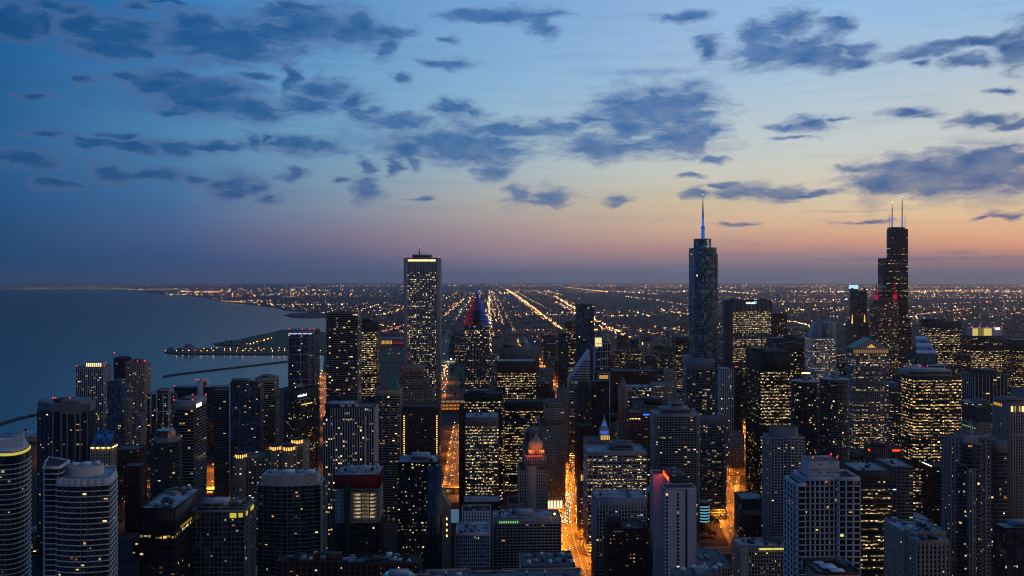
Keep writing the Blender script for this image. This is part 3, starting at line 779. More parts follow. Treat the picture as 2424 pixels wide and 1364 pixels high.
# --- slab with white bank sign
t = T('broad granite slab with a glowing white sign along its top', 1721, 1828, 1950, 40, S('office_grid', fh=4.2, bay=3.0, pier=(0.7, 0.5, 'granite_white', 1), band=(1.7, 0.35, 'dark_concrete'), lit=0.75, run=0.7, gain=1.0, tint=(.3, .3, .3, .06, .04, 0)), front=(1735, 1826))
t.tier(712, top=24, mech=((0.45, 0.5),), rf='roof_dark')
t.boxes('buttress', 'dark_concrete', [[-t.w / 2 - 13, -t.w / 2 - 0.1, -1, 40, 0, t.z], [t.w / 2 + 0.1, t.w / 2 + 2, -1, 40, 0, t.z - 2]])
text(t, 'CHASE', M_WHITE, t.X_(1765), t.Z_(719.5), -1.0, 6.4, sx=1.05)
o = ell(0, 0, 3.2, 3.2, 8, R(22.5)); i_ = ell(0, 0, 1.5, 1.5, 8, R(22.5)); ox, oz = t.X_(1788), t.Z_(716.3)
t.solo('sign_emblem', emit('cyan_sign_glow', (90, 210, 255), 1.8), np.array([(ox + a, -1.0, oz + b) for a, b in o] + [(ox + a, -1.0, oz + b) for a, b in i_]), np.array([(k, (k + 1) % 8, 8 + (k + 1) % 8, 8 + k) for k in range(8)]))
t.box('roof_box', 'dark_concrete', t.X_(1733), t.X_(1740), 4, 20, t.z, t.z + 4); t.box('roof_box', 'dark_concrete', t.X_(1806), t.X_(1816), 4, 20, t.z, t.z + 4)
t.finish()

# --- slanted diamond-roofed tower
t = T('white banded tower with a steep diamond shaped sloping roof', 1340, 1397, 1430, 40, S('bands', fh=3.8, pier=(0, 0, 'white_concrete', 1), band=(2.0, 0.35, 'white_concrete'), lit=0.3, run=0.6, gain=0.7), front=(1348, 1396))
h = t.w / 2
t.tier(903, top=0, rf='roof_dark', par=0)
z = t.z; zp = t.Z_(833)
V = np.array([(-h, -0.5, z), (h, -0.5, z), (h, -0.5, zp), (-h, 40, z), (h, 40, z), (h, 40, zp)])
t.add('sloped_top', 'black_glass', V, np.array([(0, 1, 2, 2), (3, 5, 4, 4), (0, 2, 5, 3), (1, 4, 5, 2)]))
for k in range(11):
    f0, f1 = k / 11.5, (k + 0.55 if k < 8 else k + 1.02) / 11.5
    if f1 > 1: f1 = 1
    q = np.array([(-h + 2 * h * f0, -0.8, z + (zp - z) * f0), (h, -0.8, z + (zp - z) * f0), (h, -0.8, z + (zp - z) * f1), (-h + 2 * h * f1, -0.8, z + (zp - z) * f1)])
    t.add('sloped_band', 'white_concrete', np.vstack([q, q + (0, 0.25, 0)]), np.array([(0, 1, 2, 3), (3, 2, 6, 7), (0, 3, 7, 4)]))
q = np.array([(-h - 0.6, -1.0, z), (h + 0.4, -1.0, zp + 0.6), (h + 0.4, 40, zp + 0.6), (-h - 0.6, 40, z)])
t.add('sloped_roof', 'white_metal', np.vstack([q, q + (0, 0, 0.9)]), np.array([(4, 5, 6, 7), (0, 1, 5, 4), (0, 4, 7, 3)]))
t.finish()

# --- wavy balcony tower
t = T('tall tower wrapped in rippling white balcony slabs near the lake', 769, 856, 1250, 40, name='balcony_tower', front=(770, 848))
z1 = t.Z_(742); h = t.w / 2
t.prism('wall', 'black_glass', rect(-h + 1.5, h - 1.5, 1.5, 38.5), 0, z1)
facade(t, rect(-h + 1.4, h - 1.4, 1.4, 38.6), 0, z1, S('balcony', pier=(0.2, 0.1, 'grey_metal', 1), band=(0, 0, 'pale_concrete'), fh=3.15, bay=3.6, lit=0.13), t.rng)
nf = int(z1 / 3.15)
for j in range(nf):
    zz = z1 - j * 3.15; pts = []
    def off(s_): return 1.1 + 0.9 * math.sin(s_ * 0.23 + j * 0.21) * math.sin(j * 0.10 + s_ * 0.09 + 1)
    for k in range(22): x = -h + 1 + (2 * h - 2) * k / 21; pts.append((x, 1.3 - off(x)))
    for k in range(10): y = 2 + 36 * k / 9; pts.append((h - 1.4 + off(y + 40), y))
    pts += [(h - 2, 39), (-h + 2, 39)]
    for k in range(6): y = 36 - 34 * k / 5; pts.append((-h + 1.4 - off(y), y))
    t.prism('balcony_slab', 'pale_concrete', pts, zz - 0.35, zz + 0.12)
roof(t, rect(-h + 1.5, h - 1.5, 1.5, 38.5), z1, 'roof_dark'); t.z = z1
t.pent(808, 834, 737, 12, 30, 'grey_metal')
t.finish()

# --- triangular hotel with white lettering
t = T('triangular dark glass hotel with white lettering below its roof', 672, 753, 1180, 60, S('curtain_dark', lit=0.24, run=0.3, bay=2.6, tint=(.3, .3, .2, .1, .1, 0)), name='hotel_tower', front=(672, 752))
v1 = (t.X_(672, 34), 34); v0 = (t.X_(697), 0); v2 = (t.X_(752, 42), 42); v3 = (t.X_(715, 75), 75)
t.tier(927, poly=[v1, v0, v2, v3], top=15, rf='roof_dark', bot=0)
u = np.array(v2) - np.array(v0); L = np.hypot(*u); u /= L; nn = np.array([u[1], -u[0]])
zz = t.z
text(t, 'swissôtel', M_WHITE, v0[0] + u[0] * 6 + nn[0] * 0.6, zz - 8.6, v0[1] + u[1] * 6 + nn[1] * 0.6, 5.0, rz=math.atan2(u[1], u[0]))
t.solo('sky_lounge_light', emit('lounge_glow', (255, 225, 120), 0.9), *box_arrays([[14, 36, 0.4, 0.6, zz - 21, zz - 19.4]], o=v0, u=u, n=nn))
t.boxes('glass_sill', 'teal_glass', [[0, L, 0.3, 1.2, zz - 15, zz - 11.5]], o=v0, u=u, n=nn)
t.prism('penthouse', 'dark_glass', [(v0[0] * .4 + v1[0] * .6 + 3, 28), (v0[0] + 3, 12), (v2[0] - 8, 42), (v3[0], 62)], zz, zz + 4)
for q in (v0, v2): beacon(t, q[0], q[1] + 6, zz + 5, 0.8, M_WARM)
t.finish()

# --- glass box with white frame lines by the lake
t = T('blue glass slab framed by white lines with red roof lights by the lake', 681, 761, 1480, 40, S('curtain', gl='blue_glass', fh=3.5, bay=3.2, pier=(0.1, 0.1, 'black_steel', 1), band=(0.3, 0.1, 'dark_concrete'), lit=0.10, run=0.15), front=(682, 746))
t.tier(783, top=7, rf='roof_membrane')
h = t.w / 2; zz = t.z
t.boxes('white_frame', 'pale_concrete', [[a - 0.5, a + 0.5, -0.8, 0, 0, zz] for a in (-h + 0.4, -h + 22, h - 12, h - 7.5, h - 0.5)] + [[-h, h - 11, -0.7, 0, zz - 13 - k * 14.5, zz - 12 - k * 14.5] for k in range(9)] + [[-h, h, -0.9, 0, zz - 7, zz - 0.2]])
t.boxes('balcony_ladder', 'pale_concrete', [[h - 12, h - 0.5, -0.75, 0, zz - 10 - k * 3.5, zz - 9.2 - k * 3.5] for k in range(46)])
t.solo('roof_light', emit('cool_strip', (190, 210, 255), 1.3), *box_arrays([[-h + 1 + k * 8.4, -h + 8 + k * 8.4, -1.0, -0.9, zz - 6, zz - 4.6] for k in range(5)]))
for px in (684, 715, 733, 742): beacon(t, t.X_(px), 2, zz + 2.6, 0.8)
t.finish()

# --- gothic-tipped limestone tower, domed hotel
t = T('limestone hotel tower with an orange lit onion dome', 1226, 1296, 905, 40, S('stone', fh=3.4, lit=0.05), name='domed_hotel', front=(1229, 1295))
X = t.X_
t.tier(1195, 1204, 1240, 0, 30, rf='roof_dark')
t.tier(1115, 1229, 1296, 2, 40, z0=0, rf='roof_dark')
t.box('blank_wall', 'limestone', X(1246, 1), X(1270, 1), 0.8, 2.2, 0, t.Z_(1105, 1))
t.tier(1082, 1243, 1292, 8, 38, rf='roof_dark'); z = t.z
t.tier(1068, 1252, 1288, 12, 36, rf='roof_dark', top=5); z = t.z
xc = X(1268, 24)
prof = [(7.2, 0), (8.0, 2.5), (8.2, 5), (7.2, 8), (5.0, 10.5), (2.6, 12.2), (1.4, 13.5), (0.9, 16), (0.1, 18)]
for (r0, h0), (r1, h1) in zip(prof[:-1], prof[1:]): t.prism('dome', 'beige_stone', ell(xc, 24, r0, r0, 18), z + h0, z + h1, top=ell(xc, 24, r1, r1, 18))
t.solo('dome_floodlight', emit('dome_lamp', (255, 110, 30), 5), *box_arrays([[xc - 8 + k * 2.6, xc - 7.2 + k * 2.6, 12.2, 12.8, z + 0.4, z + 1.1] for k in range(7)]))
t.solo('parapet_light', M_RED, *box_arrays([[X(1246, 8) + k * 2.3, X(1246, 8) + 0.7 + k * 2.3, 7.4, 7.8, t.Z_(1082, 8) + 0.9, t.Z_(1082, 8) + 1.5] for k in range(8)]))
for dx, dy in ((-6, 14), (6, 14)):
    L = bpy.data.lights.new('dome_flood', 'POINT'); L.energy = 2600; L.color = (1, 0.26, 0.04); L.shadow_soft_size = 0.6
    o = bpy.data.objects.new('dome_flood', L); o.location = (xc + dx * 1.3, dy - 5, z + 2.5); o.parent = t.e; COL.objects.link(o)
t.finish()
t = T('grey gothic tower with a buttressed crown behind the orange dome', 1236, 1292, 990, 36, S('stone', lit=0.07, pier=(1.5, 0.7, 'grey_concrete', 1), band=(1.6, 0.2, 'grey_concrete')), name='gothic_tower', front=(1240, 1290))
X = t.X_
t.tier(1062, rf='roof_dark'); z = t.z; xc = 0.0
t.prism('crown', 'grey_concrete', ell(0, 18, 7.5, 7.5, 8, R(22.5)), z, z + 20)
for k in range(8):
    a = R(22.5 + 45 * k); x, y = 11 * math.cos(a), 18 + 11 * math.sin(a)
    t.prism('buttress', 'grey_concrete', ell(x, y, 1.2, 1.2, 6), z, z + 17); t.prism('pinnacle', 'grey_concrete', ell(x, y, 1.3, 1.3, 6), z + 17, z + 22, top=ell(x, y, 0.1, 0.1, 6))
    t.box('flying_arm', 'grey_concrete', min(x, x * .6), max(x, x * .6) + 0.4, min(y, 18 + (y - 18) * .6), max(y, 18 + (y - 18) * .6) + 0.4, z + 14, z + 15)
    t.box('lancet', 'black_glass', 7.1 * math.cos(a + R(22.5)) - 0.7, 7.1 * math.cos(a + R(22.5)) + 0.7, 18 + 7.1 * math.sin(a + R(22.5)) - 0.4, 18 + 7.1 * math.sin(a + R(22.5)) + 0.4, z + 4, z + 16)
t.prism('crown_cap', 'grey_concrete', ell(0, 18, 6, 6, 8), z + 20, z + 23, top=ell(0, 18, 3, 3, 8))
mast(t, 'flag_pole', 1.5, 18, z + 23, z + 36, 0.25, 0.15, 'grey_metal')
t.solo('flag', 'pale_concrete', np.array([(1.7, 18, z + 31), (4.5, 17.4, z + 31.8), (7.6, 17.6, z + 32.8), (7.4, 17.6, z + 36), (4.4, 17.3, z + 35.5), (1.7, 18, z + 35)]), [(0, 1, 4, 5), (1, 2, 3, 4)])
t.finish()

# --- white clock tower building with blue lit cupola
t = T('cream clock tower with a blue lit tiered cupola', 1384, 1445, 1070, 30, S('stone', lit=0.12, pier=(1.2, 0.5, 'beige_stone', 1), band=(1.5, 0.2, 'beige_stone')), name='clock_tower', front=(1388, 1444))
X = t.X_
t.tier(1046); z = t.z
x0 = X(1432, 4); B_ = emit('cupola_blue_glow', (70, 110, 235), 0.75)
t.box('tower_shaft', 'beige_stone', x0 - 6, x0 + 6, 3, 15, z, t.Z_(1040, 4) + 6)
zz = t.Z_(1040, 4) + 6
t.solo('arcade_light', emit('arcade_glow', (255, 200, 100), 0.8), *box_arrays([[x0 - 5.4 + k * 2.0, x0 - 4.2 + k * 2.0, 2.7, 2.95, zz - 6.5, zz - 1] for k in range(6)]))
for k, (r, h) in enumerate(((5.2, 5), (3.9, 5), (2.6, 4.5), (1.5, 3))):
    t.prism('cupola', B_ if k != 1 else 'white_concrete', ell(x0, 9, r, r, 12), zz, zz + h)
    t.prism('cupola_ledge', 'white_concrete', ell(x0, 9, r + 0.5, r + 0.5, 12), zz + h - 0.5, zz + h + 0.3)
    for q in range(8):
        a = R(45 * q); t.prism('cupola_column', 'white_concrete', ell(x0 + (r + 0.1) * math.cos(a), 9 + (r + 0.1) * math.sin(a), 0.3, 0.3, 5), zz, zz + h)
    zz += h
mast(t, 'finial', x0, 9, zz, zz + 7, 0.9, 0.1, 'white_concrete')
xd = X(1424, 20)
t.prism('lantern_drum', 'beige_stone', ell(xd, 22, 3.4, 3.4, 10), z, z + 11); t.prism('lantern_dome', 'beige_stone', ell(xd, 22, 3.9, 3.9, 10), z + 11, z + 16, top=ell(xd, 22, 0.5, 0.5, 10))
t.finish()
t = T('slender octagonal cream tower with a pointed crown', 1460, 1490, 1190, 14, S('stone', bay=2.0, fh=3.4, lit=0.03, pier=(1.0, 0.4, 'beige_stone', 1), band=(1.4, 0.2, 'beige_stone')), name='slender_tower', front=(1464, 1489))
h = t.w / 2
t.tier(1000, rf='roof_dark')
t.tier(919, poly=ell(0, 7, h * 0.92, 6.6, 8, R(22.5)), rf='roof_dark'); z = t.z
t.prism('crown', 'beige_stone', ell(0, 7, 4.6, 4.6, 8), z, z + 7); t.prism('crown_spire', 'grey_concrete', ell(0, 7, 4.3, 4.3, 8), z + 7, z + 15, top=ell(0, 7, 0.4, 0.4, 8))
t.solo('stair_light', emit('stair_glow', (255, 226, 120), 1.1), *box_arrays([[1.6, 3.1, -0.4, -0.2, z - 40 - 3.4 * k, z - 38.4 - 3.4 * k] for k in range(12)]))
t.finish()
t = T('dark green and gold tipped tower in front of the diamond roof', 1355, 1402, 1255, 30, S('brick', lit=0.1, bay=2.4, pier=(1.2, 0.4, 'dark_concrete', 1), band=(1.2, 0.2, 'dark_concrete')), front=(1366, 1400))
t.tier(925, rf='roof_dark'); z = t.z
t.tier(906, 1372, 1394, 5, 22, rf='roof_dark'); z = t.z
mat('gilt', (150, 110, 40), 0.35, 0.1, metal=0.6)
t.prism('gilt_crown', 'gilt', rect(t.X_(1380, 8), t.X_(1387, 8), 9, 16), z, z + 13); mast(t, 'gilt_tip', t.X_(1383.5, 12), 12.5, z + 13, z + 22, 1.6, 0.3, 'gilt')
t.finish()

# ================================================================== towers from the left edge to the river
def simple(label, xl, xr, yt, D, dep, st, pents=(), beacons=(), units=0, **k):
    nm = k.pop('name', 'office_tower'); grp = k.pop('group', None); fr = k.pop('front', None)
    t = T(label, xl, xr, D, dep, st, nm, front=fr, group=grp)
    t.tier(yt, units=units, **k)
    for q in pents: t.pent(*q)
    for px, dy in beacons: beacon(t, t.X_(px, dy), dy, t.z + 3.2)
    return t

bw = S('balcony_white', band=(0.55, 1.0, 'white_concrete'), lit=0.04, gain=0.8, fh=3.3)
t = T('curved white banded tower with yellow lit eaves, cut by left frame edge', -90, 74, 560, 34, bw, name='curved_tower', front=(-90, 72))
X = t.X_
arc = [(X(13), 0.0)] + [(X(13 + 58 * math.sin(R(a)), 30 * (1 - math.cos(R(a)))), 30 * (1 - math.cos(R(a)))) for a in (12, 24, 36, 48, 60, 72, 84)] + [(X(60, 45), 45), (X(-90, 45), 45), (X(-90), 0)]
arc = arc[-1:] + arc[:-1]
t.tier(1100, poly=arc, par=0, rf='roof_membrane', bot=0); z = t.z
t.prism('glazed_attic', 'dark_glass', arc, z, z + 8)
t.prism('eaves', 'white_concrete', [(x * 1.0 - 0.5, y - 1.2 if y < 40 else y) for x, y in arc], z + 8, z + 9.2)
for i in range(len(arc) - 3):
    p, q = np.array(arc[i]), np.array(arc[i + 1]); L = np.hypot(*(q - p)); u = (q - p) / L; n_ = np.array([u[1], -u[0]])
    t.boxes('eaves_light', emit('eaves_glow', (250, 235, 110), 0.55), [[0, L, 0.2, 0.5, z + 5.6, z + 7.4]], o=p, u=u, n=n_)
xb = X(55, 12)
V = np.array([(X(-60, 12), 12, z + 9), (xb, 12, z + 9), (xb, 12, z + 19.5), (X(30, 12), 12, z + 15), (X(-60, 12), 12, z + 11)])
t.add('roof_fin', 'white_concrete', np.vstack([V, V + (0, 1.2, 0)]), np.array([(0, 1, 3, 4), (1, 2, 3, 3), (3, 2, 7, 8), (1, 6, 7, 2), (4, 3, 8, 9)]))
t.finish()

t = T('curved white condominium tower crowned by a round white drum', 108, 277, 520, 36, bw, name='curved_tower', front=(135, 255))
X = t.X_
cur = [(X(135), 0.5)] + [(X(135 + 120 * k / 8.0), 0.5 - 3.0 * math.sin(math.pi * k / 8.0)) for k in range(1, 8)] + [(X(256), 0.5), (X(275, 22), 22), (X(270, 36), 36), (X(140, 36), 36)]
t.tier(1139, poly=cur, par=1.6, rf='roof_membrane', pm='white_concrete', top=2.4); z = t.z
t.tier(1112, poly=[(X(108, 4), 4), (X(140, 4), 4), (X(150, 10), 10), (X(165, 24), 24), (X(118, 34), 34), (X(108, 20), 20)], z0=0, par=1.2, pm='white_concrete', rf='roof_dark')
t.box('white_fin', 'white_concrete', X(140, 6), X(165, 20), 19, 20, z, z + 9)
dr = ell(X(202, 16), 17, 10.8, 7.8, 28)
t.prism('drum', 'white_concrete', dr, z, z + 6.2); t.prism('drum_roof', 'roof_membrane', [(x * .97 + X(202, 16) * .03, (y - 17) * .94 + 17) for x, y in dr], z + 5.8, z + 6.35)
for dx, dy, w_, d_ in ((-6, 14, 4, 3), (0, 15, 5, 4), (6, 18, 2.5, 3)): t.solo('roof_unit', 'white_metal', *box_arrays([[X(202, 16) + dx - w_ / 2, X(202, 16) + dx + w_ / 2, dy, dy + d_, z + 6.3, z + 7.9]]))
t.finish()

br = S('bands', fh=3.0, bay=3.4, pier=(0.9, 0.8, 'brown_steel', 3), band=(0.9, 0.3, 'dark_concrete'), gl='dark_glass', lit=0.14, run=0.1, gain=0.9)
t = T('brown tower with pale vertical piers and red roof lights near the lake edge', 90, 213, 890, 40, br, front=(90, 213))
X = t.X_; cham = [(X(91, 22), 22), (X(124), 0), (X(212), 0), (X(214, 14), 26), (X(200, 42), 42), (X(100, 42), 42)]
t.tier(975, poly=cham, top=0, rf='roof_dark', par=0); z = t.z
t.boxes('pale_pier', 'grey_concrete', [[X(p) - 0.7, X(p) + 0.7, -1.3, 0, 0, z] for p in (126, 146, 160, 178, 190, 207)])
t.prism('attic', 'grey_concrete', cham, z, t.Z_(957)); t.prism('attic_centre', 'grey_concrete', [(X(145), -1.5), (X(190), -1.5), (X(190), 24), (X(145), 24)], z - 2, t.Z_(948))
t.z = t.Z_(957); t.pent(128, 172, 945, 10, 26, 'dark_concrete')
for px in (126, 132, 166): beacon(t, X(px, 12), 12, t.Z_(944, 12) + 1)
t.finish()

ws = S('fins', fh=3.0, bay=3.3, pier=(0.8, 0.7, 'white_concrete', 1), band=(0.7, 0.1, 'grey_concrete'), lit=0.13, run=0.0, gain=1.1)
t = simple('white ribbed tower with a glowing penthouse by the lake', 180, 262, 870, 1400, 28, ws, top=4)
z = t.z; a, c, z0, z1 = t.pent(203, 243, 858, 6, 22, 'white_concrete')
t.solo('penthouse_light', M_WARM, *box_arrays([[a + 1 + k * (c - a - 2) / 8, a + 2.6 + k * (c - a - 2) / 8, 5.6, 5.85, z0 + 0.8, z1 - 1.2] for k in range(8)]))
for px in (181, 246): beacon(t, t.X_(px), 1, z + 2.5, 0.7)
t.finish()
t = T('dark rounded tower with one red light beside the white ribbed tower', 261, 301, 1430, 30, S('curtain_dark', lit=0.06), name='rounded_tower', front=(262, 301))
t.tier(850, poly=ell(0, 15, t.w / 2, 15, 16), rf='roof_dark'); t.prism('roof_drum', 'dark_concrete', ell(1, 15, 9, 9, 14), t.z, t.Z_(843, 15)); beacon(t, t.X_(271, 15), 15, t.z + 9); t.finish()
simple('beige gridded tower with red roof lights, rightmost of the lakeside cluster', 297, 356, 860, 1370, 26, S('concrete_grid', fh=2.9, bay=3.0, lit=0.12), pents=((316, 336, 851, 8, 20),), beacons=((325, 3), (343, 3))).finish()
simple('dark blue glass tower in front of beige gridded tower', 254, 301, 906, 1290, 26, S('curtain', gl='blue_glass', lit=0.12, gain=0.9), pents=((268, 288, 899, 6, 20, 'grey_metal'),)).finish()
simple('narrow beige tower with dark right side below blue glass tower', 295, 314, 946, 1255, 14, S('concrete_grid', lit=0.05)).finish()
simple('small white gridded tower with a pale roof box', 313, 345, 978, 1210, 18, S('white_grid', lit=0.1), pents=((328, 341, 966, 4, 14),)).finish()
wf = S('white_grid', fh=3.0, bay=3.2, pier=(0.35, 0.4, 'grey_concrete', 1), band=(0.4, 0.3, 'dark_concrete'), lit=0.1)
t = simple('stepped tower edged with white frames beside the slanted lit sign tower', 345, 420, 935, 1290, 30, wf, rf='roof_membrane')
h = t.w / 2; t.boxes('white_frame', 'white_concrete', [[x - 0.6, x + 0.6, -0.9, 0, t.z - 60, t.z + 1] for x in (-h + 1, -h + 8, -2, 8, h - 3, h - .5)] + [[-h, h, -0.8, 0, t.z - 26, t.z - 25]])
t.pent(371, 401, 922, 3, 22, 'pale_concrete'); t.finish()
t = T('dark banded tower with white roof sign and red roof lights', 412, 492, 880, 42, S('bands', fh=3.2, bay=3.0, band=(0.5, 0.7, 'grey_metal'), gl='black_glass', lit=0.16, run=0.25), front=(412, 457))
t.tier(952, top=8, rf='roof_membrane', units=3); z = t.z; h = t.w / 2
t.solo('roof_sign', M_WHITE, *box_arrays([[h + 0.3, h + 0.6, 9, 24, z - 7.2, z - 3.6]]))
t.pent(425, 455, 944, 12, 34, 'grey_metal')
for x, y in ((-h, 0), (h, 0), (h, 40), (-h + 6, 38)): beacon(t, x, y, z + 2.4, 0.7)
t.finish()
t = T('dark octagonal tower with a stepped blue crown', 343, 414, 820, 34, S('bands', fh=3.1, bay=3.0, band=(1.0, 0.25, 'dark_concrete'), gl='dark_glass', lit=0.12, run=0.1), name='octagonal_tower', front=(346, 412))
h = t.w / 2; t.tier(1052, poly=ell(0, 17, h * 1.06, 17, 8, R(22.5)), rf='roof_dark'); z = t.z
t.prism('crown', 'grey_metal', ell(1, 17, h * 0.9, 14, 8, R(22.5)), z, t.Z_(1040)); t.prism('crown', 'dark_glass', ell(1, 17, h * 0.8, 12, 8, R(22.5)), t.Z_(1040), t.Z_(1024), top=ell(1, 17, h * 0.72, 11, 8, R(22.5))); t.finish()
t = T('stone tower with a lit cornice and sloping glass roof', 212, 273, 880, 14, S('stone', fh=3.3, lit=0.1, gain=1.2), front=(214, 262))
t.tier(1058, rf='roof_dark', top=7); z = t.z; h = t.w / 2
t.solo('cornice_light', emit('cornice_glow', (255, 222, 130), 2.2), *box_arrays([[-h + 1 + k * 5.5, -h + 4.5 + k * 5.5, -1.3, -1.0, z - 1.4, z - 0.2] for k in range(4)] + [[h + 0.9, h + 1.2, .5 + k * 4.7, 4.2 + k * 4.7, z - 1.4, z - 0.2] for k in range(3)]))
t.box('cornice', 'limestone', -h - 1.2, h + 1.2, -1.2, 15, z - 0.1, z + 0.9)
P4 = rect(-h + 1, h - 1, 1, 13); t.prism('glass_roof', 'blue_glass', P4, z + 0.9, [z + 6, z + 6, z + 15, z + 15], top=[(x, y + (3 if y < 10 else 0)) for x, y in P4]); t.finish()
simple('low brick block with scattered lights below the stone tower', 272, 345, 1066, 1130, 30, S('brick', lit=0.2)).finish()
simple('reddish blank sided block beside the octagonal tower', 296, 347, 1105, 1040, 20, S('redbrick', lit=0.06)).finish()
t = simple('long dark slab with a white lift tower and red lights before the lake', 410, 560, 918, 1480, 22, S('curtain_dark', fh=3.0, lit=0.08), rf='roof_membrane', front=(410, 548))
a, c, z0, z1 = t.pent(468, 490, 901, 2, 16, 'white_concrete'); t.box('lift_tower', 'white_concrete', a, c - 6, -1.2, 2, 60, z1)
for px in (463, 469, 482, 489): beacon(t, t.X_(px, 2), 2, z1 + 1.5, 0.8)
beacon(t, t.X_(413), 1, t.z + 3, 0.8); t.finish()
t = simple('wide blue glass apartment tower with a pale left wing', 508, 622, 908, 1200, 18, S('curtain', fh=3.0, gl='blue_glass', lit=0.14, gain=0.9), rf='roof_membrane', front=(545, 616))
t.tier(924, 508, 545, 3, 16, z0=0, st=S('bands', fh=3.0, band=(0.8, 0.3, 'grey_concrete'), lit=0.1)); t.z = t.Z_(908)
t.box('white_seam', 'white_concrete', t.X_(543), t.X_(545.5), -1.0, 4, 0, t.Z_(906)); t.pent(548, 590, 898, 3, 15, 'grey_metal'); t.pent(590, 612, 903, 3, 14); t.finish()
simple('brown banded tower with a stepped concrete top beside blue glass apartments', 604, 660, 896, 1260, 30, S('bands', fh=3.0, band=(1.3, 0.5, 'beige_stone'), lit=0.15), pents=((616, 640, 889, 6, 22, 'pale_concrete'),), top=6).finish()
simple('yellow lit office slab behind the rippling balcony tower', 852, 898, 764, 1510, 40, S('office_grid', fh=4.0, bay=3.4, pier=(0.5, 0.3, 'dark_concrete', 1), band=(1.5, 0.2, 'dark_concrete'), lit=0.82, run=0.65, gain=1.0, tint=(.3, .35, .25, .05, .0, 0)), mech=((0.36, 0.44),), top=16, pents=((858, 876, 754, 6, 30, 'dark_glass'),)).finish()
t = T('concrete ribbed tower with a brown roof block and satellite dishes', 764, 888, 880, 36, S('fins', fh=3.8, bay=2.5, pier=(0.9, 1.0, 'pale_concrete', 1), band=(0.8, 0.1, 'dark_concrete'), lit=0.3, run=0.2, gain=1.0, tint=(.15, .3, .4, .15, .0, 0)), front=(764, 862))
t.tier(990, dy0=2, rf='roof_gravel'); t.tier(966, 782, 885, 6, 36, z0=0, rf='roof_gravel'); z = t.z
t.box('roof_block', 'brown_brick', t.X_(770, 10), t.X_(838, 10), 10, 34, z - 8, t.Z_(957, 10)); t.box('roof_block_top', 'roof_membrane', t.X_(771, 10), t.X_(837, 10), 10.5, 33.5, t.Z_(957, 10) - .1, t.Z_(957, 10) + .2)
for px, dy in ((812, 7), (828, 8), (846, 9)):
    x = t.X_(px, dy); prof = [(0.3, 0), (1.6, 0.5), (2.4, 1.3)]
    o = t.solo('satellite_dish', 'white_metal', *[np.array(q) for q in ([(x + r * math.cos(R(45 * k)), dy - h_, z + 3.2 + r * math.sin(R(45 * k))) for r, h_ in prof for k in range(8)], [(a * 8 + k, a * 8 + (k + 1) % 8, a * 8 + 8 + (k + 1) % 8, a * 8 + 8 + k) for a in range(2) for k in range(8)])])
    mesh_obj('dish_stand', *box_arrays([[x - .2, x + .2, dy, dy + .4, z, z + 3.2]]), 'grey_metal', o)
t.finish()
t = T('beige framed tower with a small green pyramid roof', 887, 953, 1120, 34, S('office_grid', fh=3.4, bay=3.4, pier=(0.5, 0.6, 'pale_concrete', 3), band=(1.1, 0.3, 'beige_stone'), lit=0.24, run=0.1, tint=(.3, .3, .1, .05, .25, 0)), front=(888, 946))
t.tier(925, rf='roof_dark', top=7); z = t.z; t.prism('pyramid_roof', 'copper_green', rect(t.X_(918), t.X_(943), 6, 22), z, t.Z_(893), top=[(t.X_(931), 14)] * 4); t.finish()
t = T('stepped beige tower with a flat crown in front of tallest pale tower', 936, 1032, 1420, 40, S('stone', bay=3.0, pier=(1.2, 0.6, 'beige_stone', 1), band=(1.5, 0.2, 'beige_stone'), lit=0.16), front=(938, 1024))
t.tier(925); t.tier(900, 945, 1012, 4, 36); t.tier(866, 950, 1002, 8, 32, top=9); t.finish()
t = T('dark brown brick hotel with strings of lights down both edges', 952, 1044, 1130, 40, S('brick', bay=2.6, fh=3.0, lit=0.14, gain=1.1), name='hotel_tower', front=(955, 1036))
t.tier(965, rf='roof_dark', top=5); z = t.z; h = t.w / 2
t.solo('edge_lights', M_WARM, *box_arrays([[x - 0.5, x + 0.5, -1.0, -0.6, z - 12 - 3.0 * k, z - 10.6 - 3.0 * k] for k in range(42) for x in (-h + 1.0, h - 1.0)])); t.finish()
simple('pale dotted slab right of the chevron crowned tower', 1156, 1182, 842, 1540, 26, S('stone', bay=2.6, pier=(1.2, 0.4, 'grey_concrete', 1), lit=0.45, tint=(.05, .2, .4, .4, 0, 0))).finish()
simple('grey windowless roofed block behind dark lit office block', 1180, 1290, 826, 1640, 40, S('office_grid', lit=0.15), top=20, front=(1183, 1276), pents=((1190, 1218, 815, 6, 24),)).finish()
simple('dark office block with bright yellow rows right of chevron crowned tower', 1176, 1269, 857, 1345, 44, S('office_dark', fh=3.9, bay=2.2, lit=0.7, run=0.5, gain=1.0, tint=(.34, .34, .2, .06, .06, 0)), top=17, rf='roof_membrane').finish()
simple('left black twin slab with yellow rows behind stone riverside blocks', 1098, 1190, 934, 1165, 36, S('office_black', lit=0.42, run=0.5, gain=0.9), top=9, rf='roof_dark', pents=((1110, 1150, 926, 6, 28, 'black_steel'),)).finish()
simple('right black twin slab with dense yellow rows behind the domed hotel', 1188, 1312, 954, 1225, 36, S('office_black', lit=0.62, run=0.5, gain=0.9, tint=(.34, .34, .2, .06, .06, 0)), top=11, rf='roof_dark', front=(1196, 1310)).finish()
t = T('tall limestone setback tower beside the avenue bend', 1280, 1338, 1120, 60, S('stone', fh=3.6, bay=2.4, lit=0.12, gain=1.1), front=(1292, 1336))
t.tier(1010, 1281, 1338, 0, 60, rf='roof_dark'); t.tier(968, 1293, 1335, 4, 56, rf='roof_dark'); t.tier(955, 1299, 1330, 8, 50, rf='roof_dark')
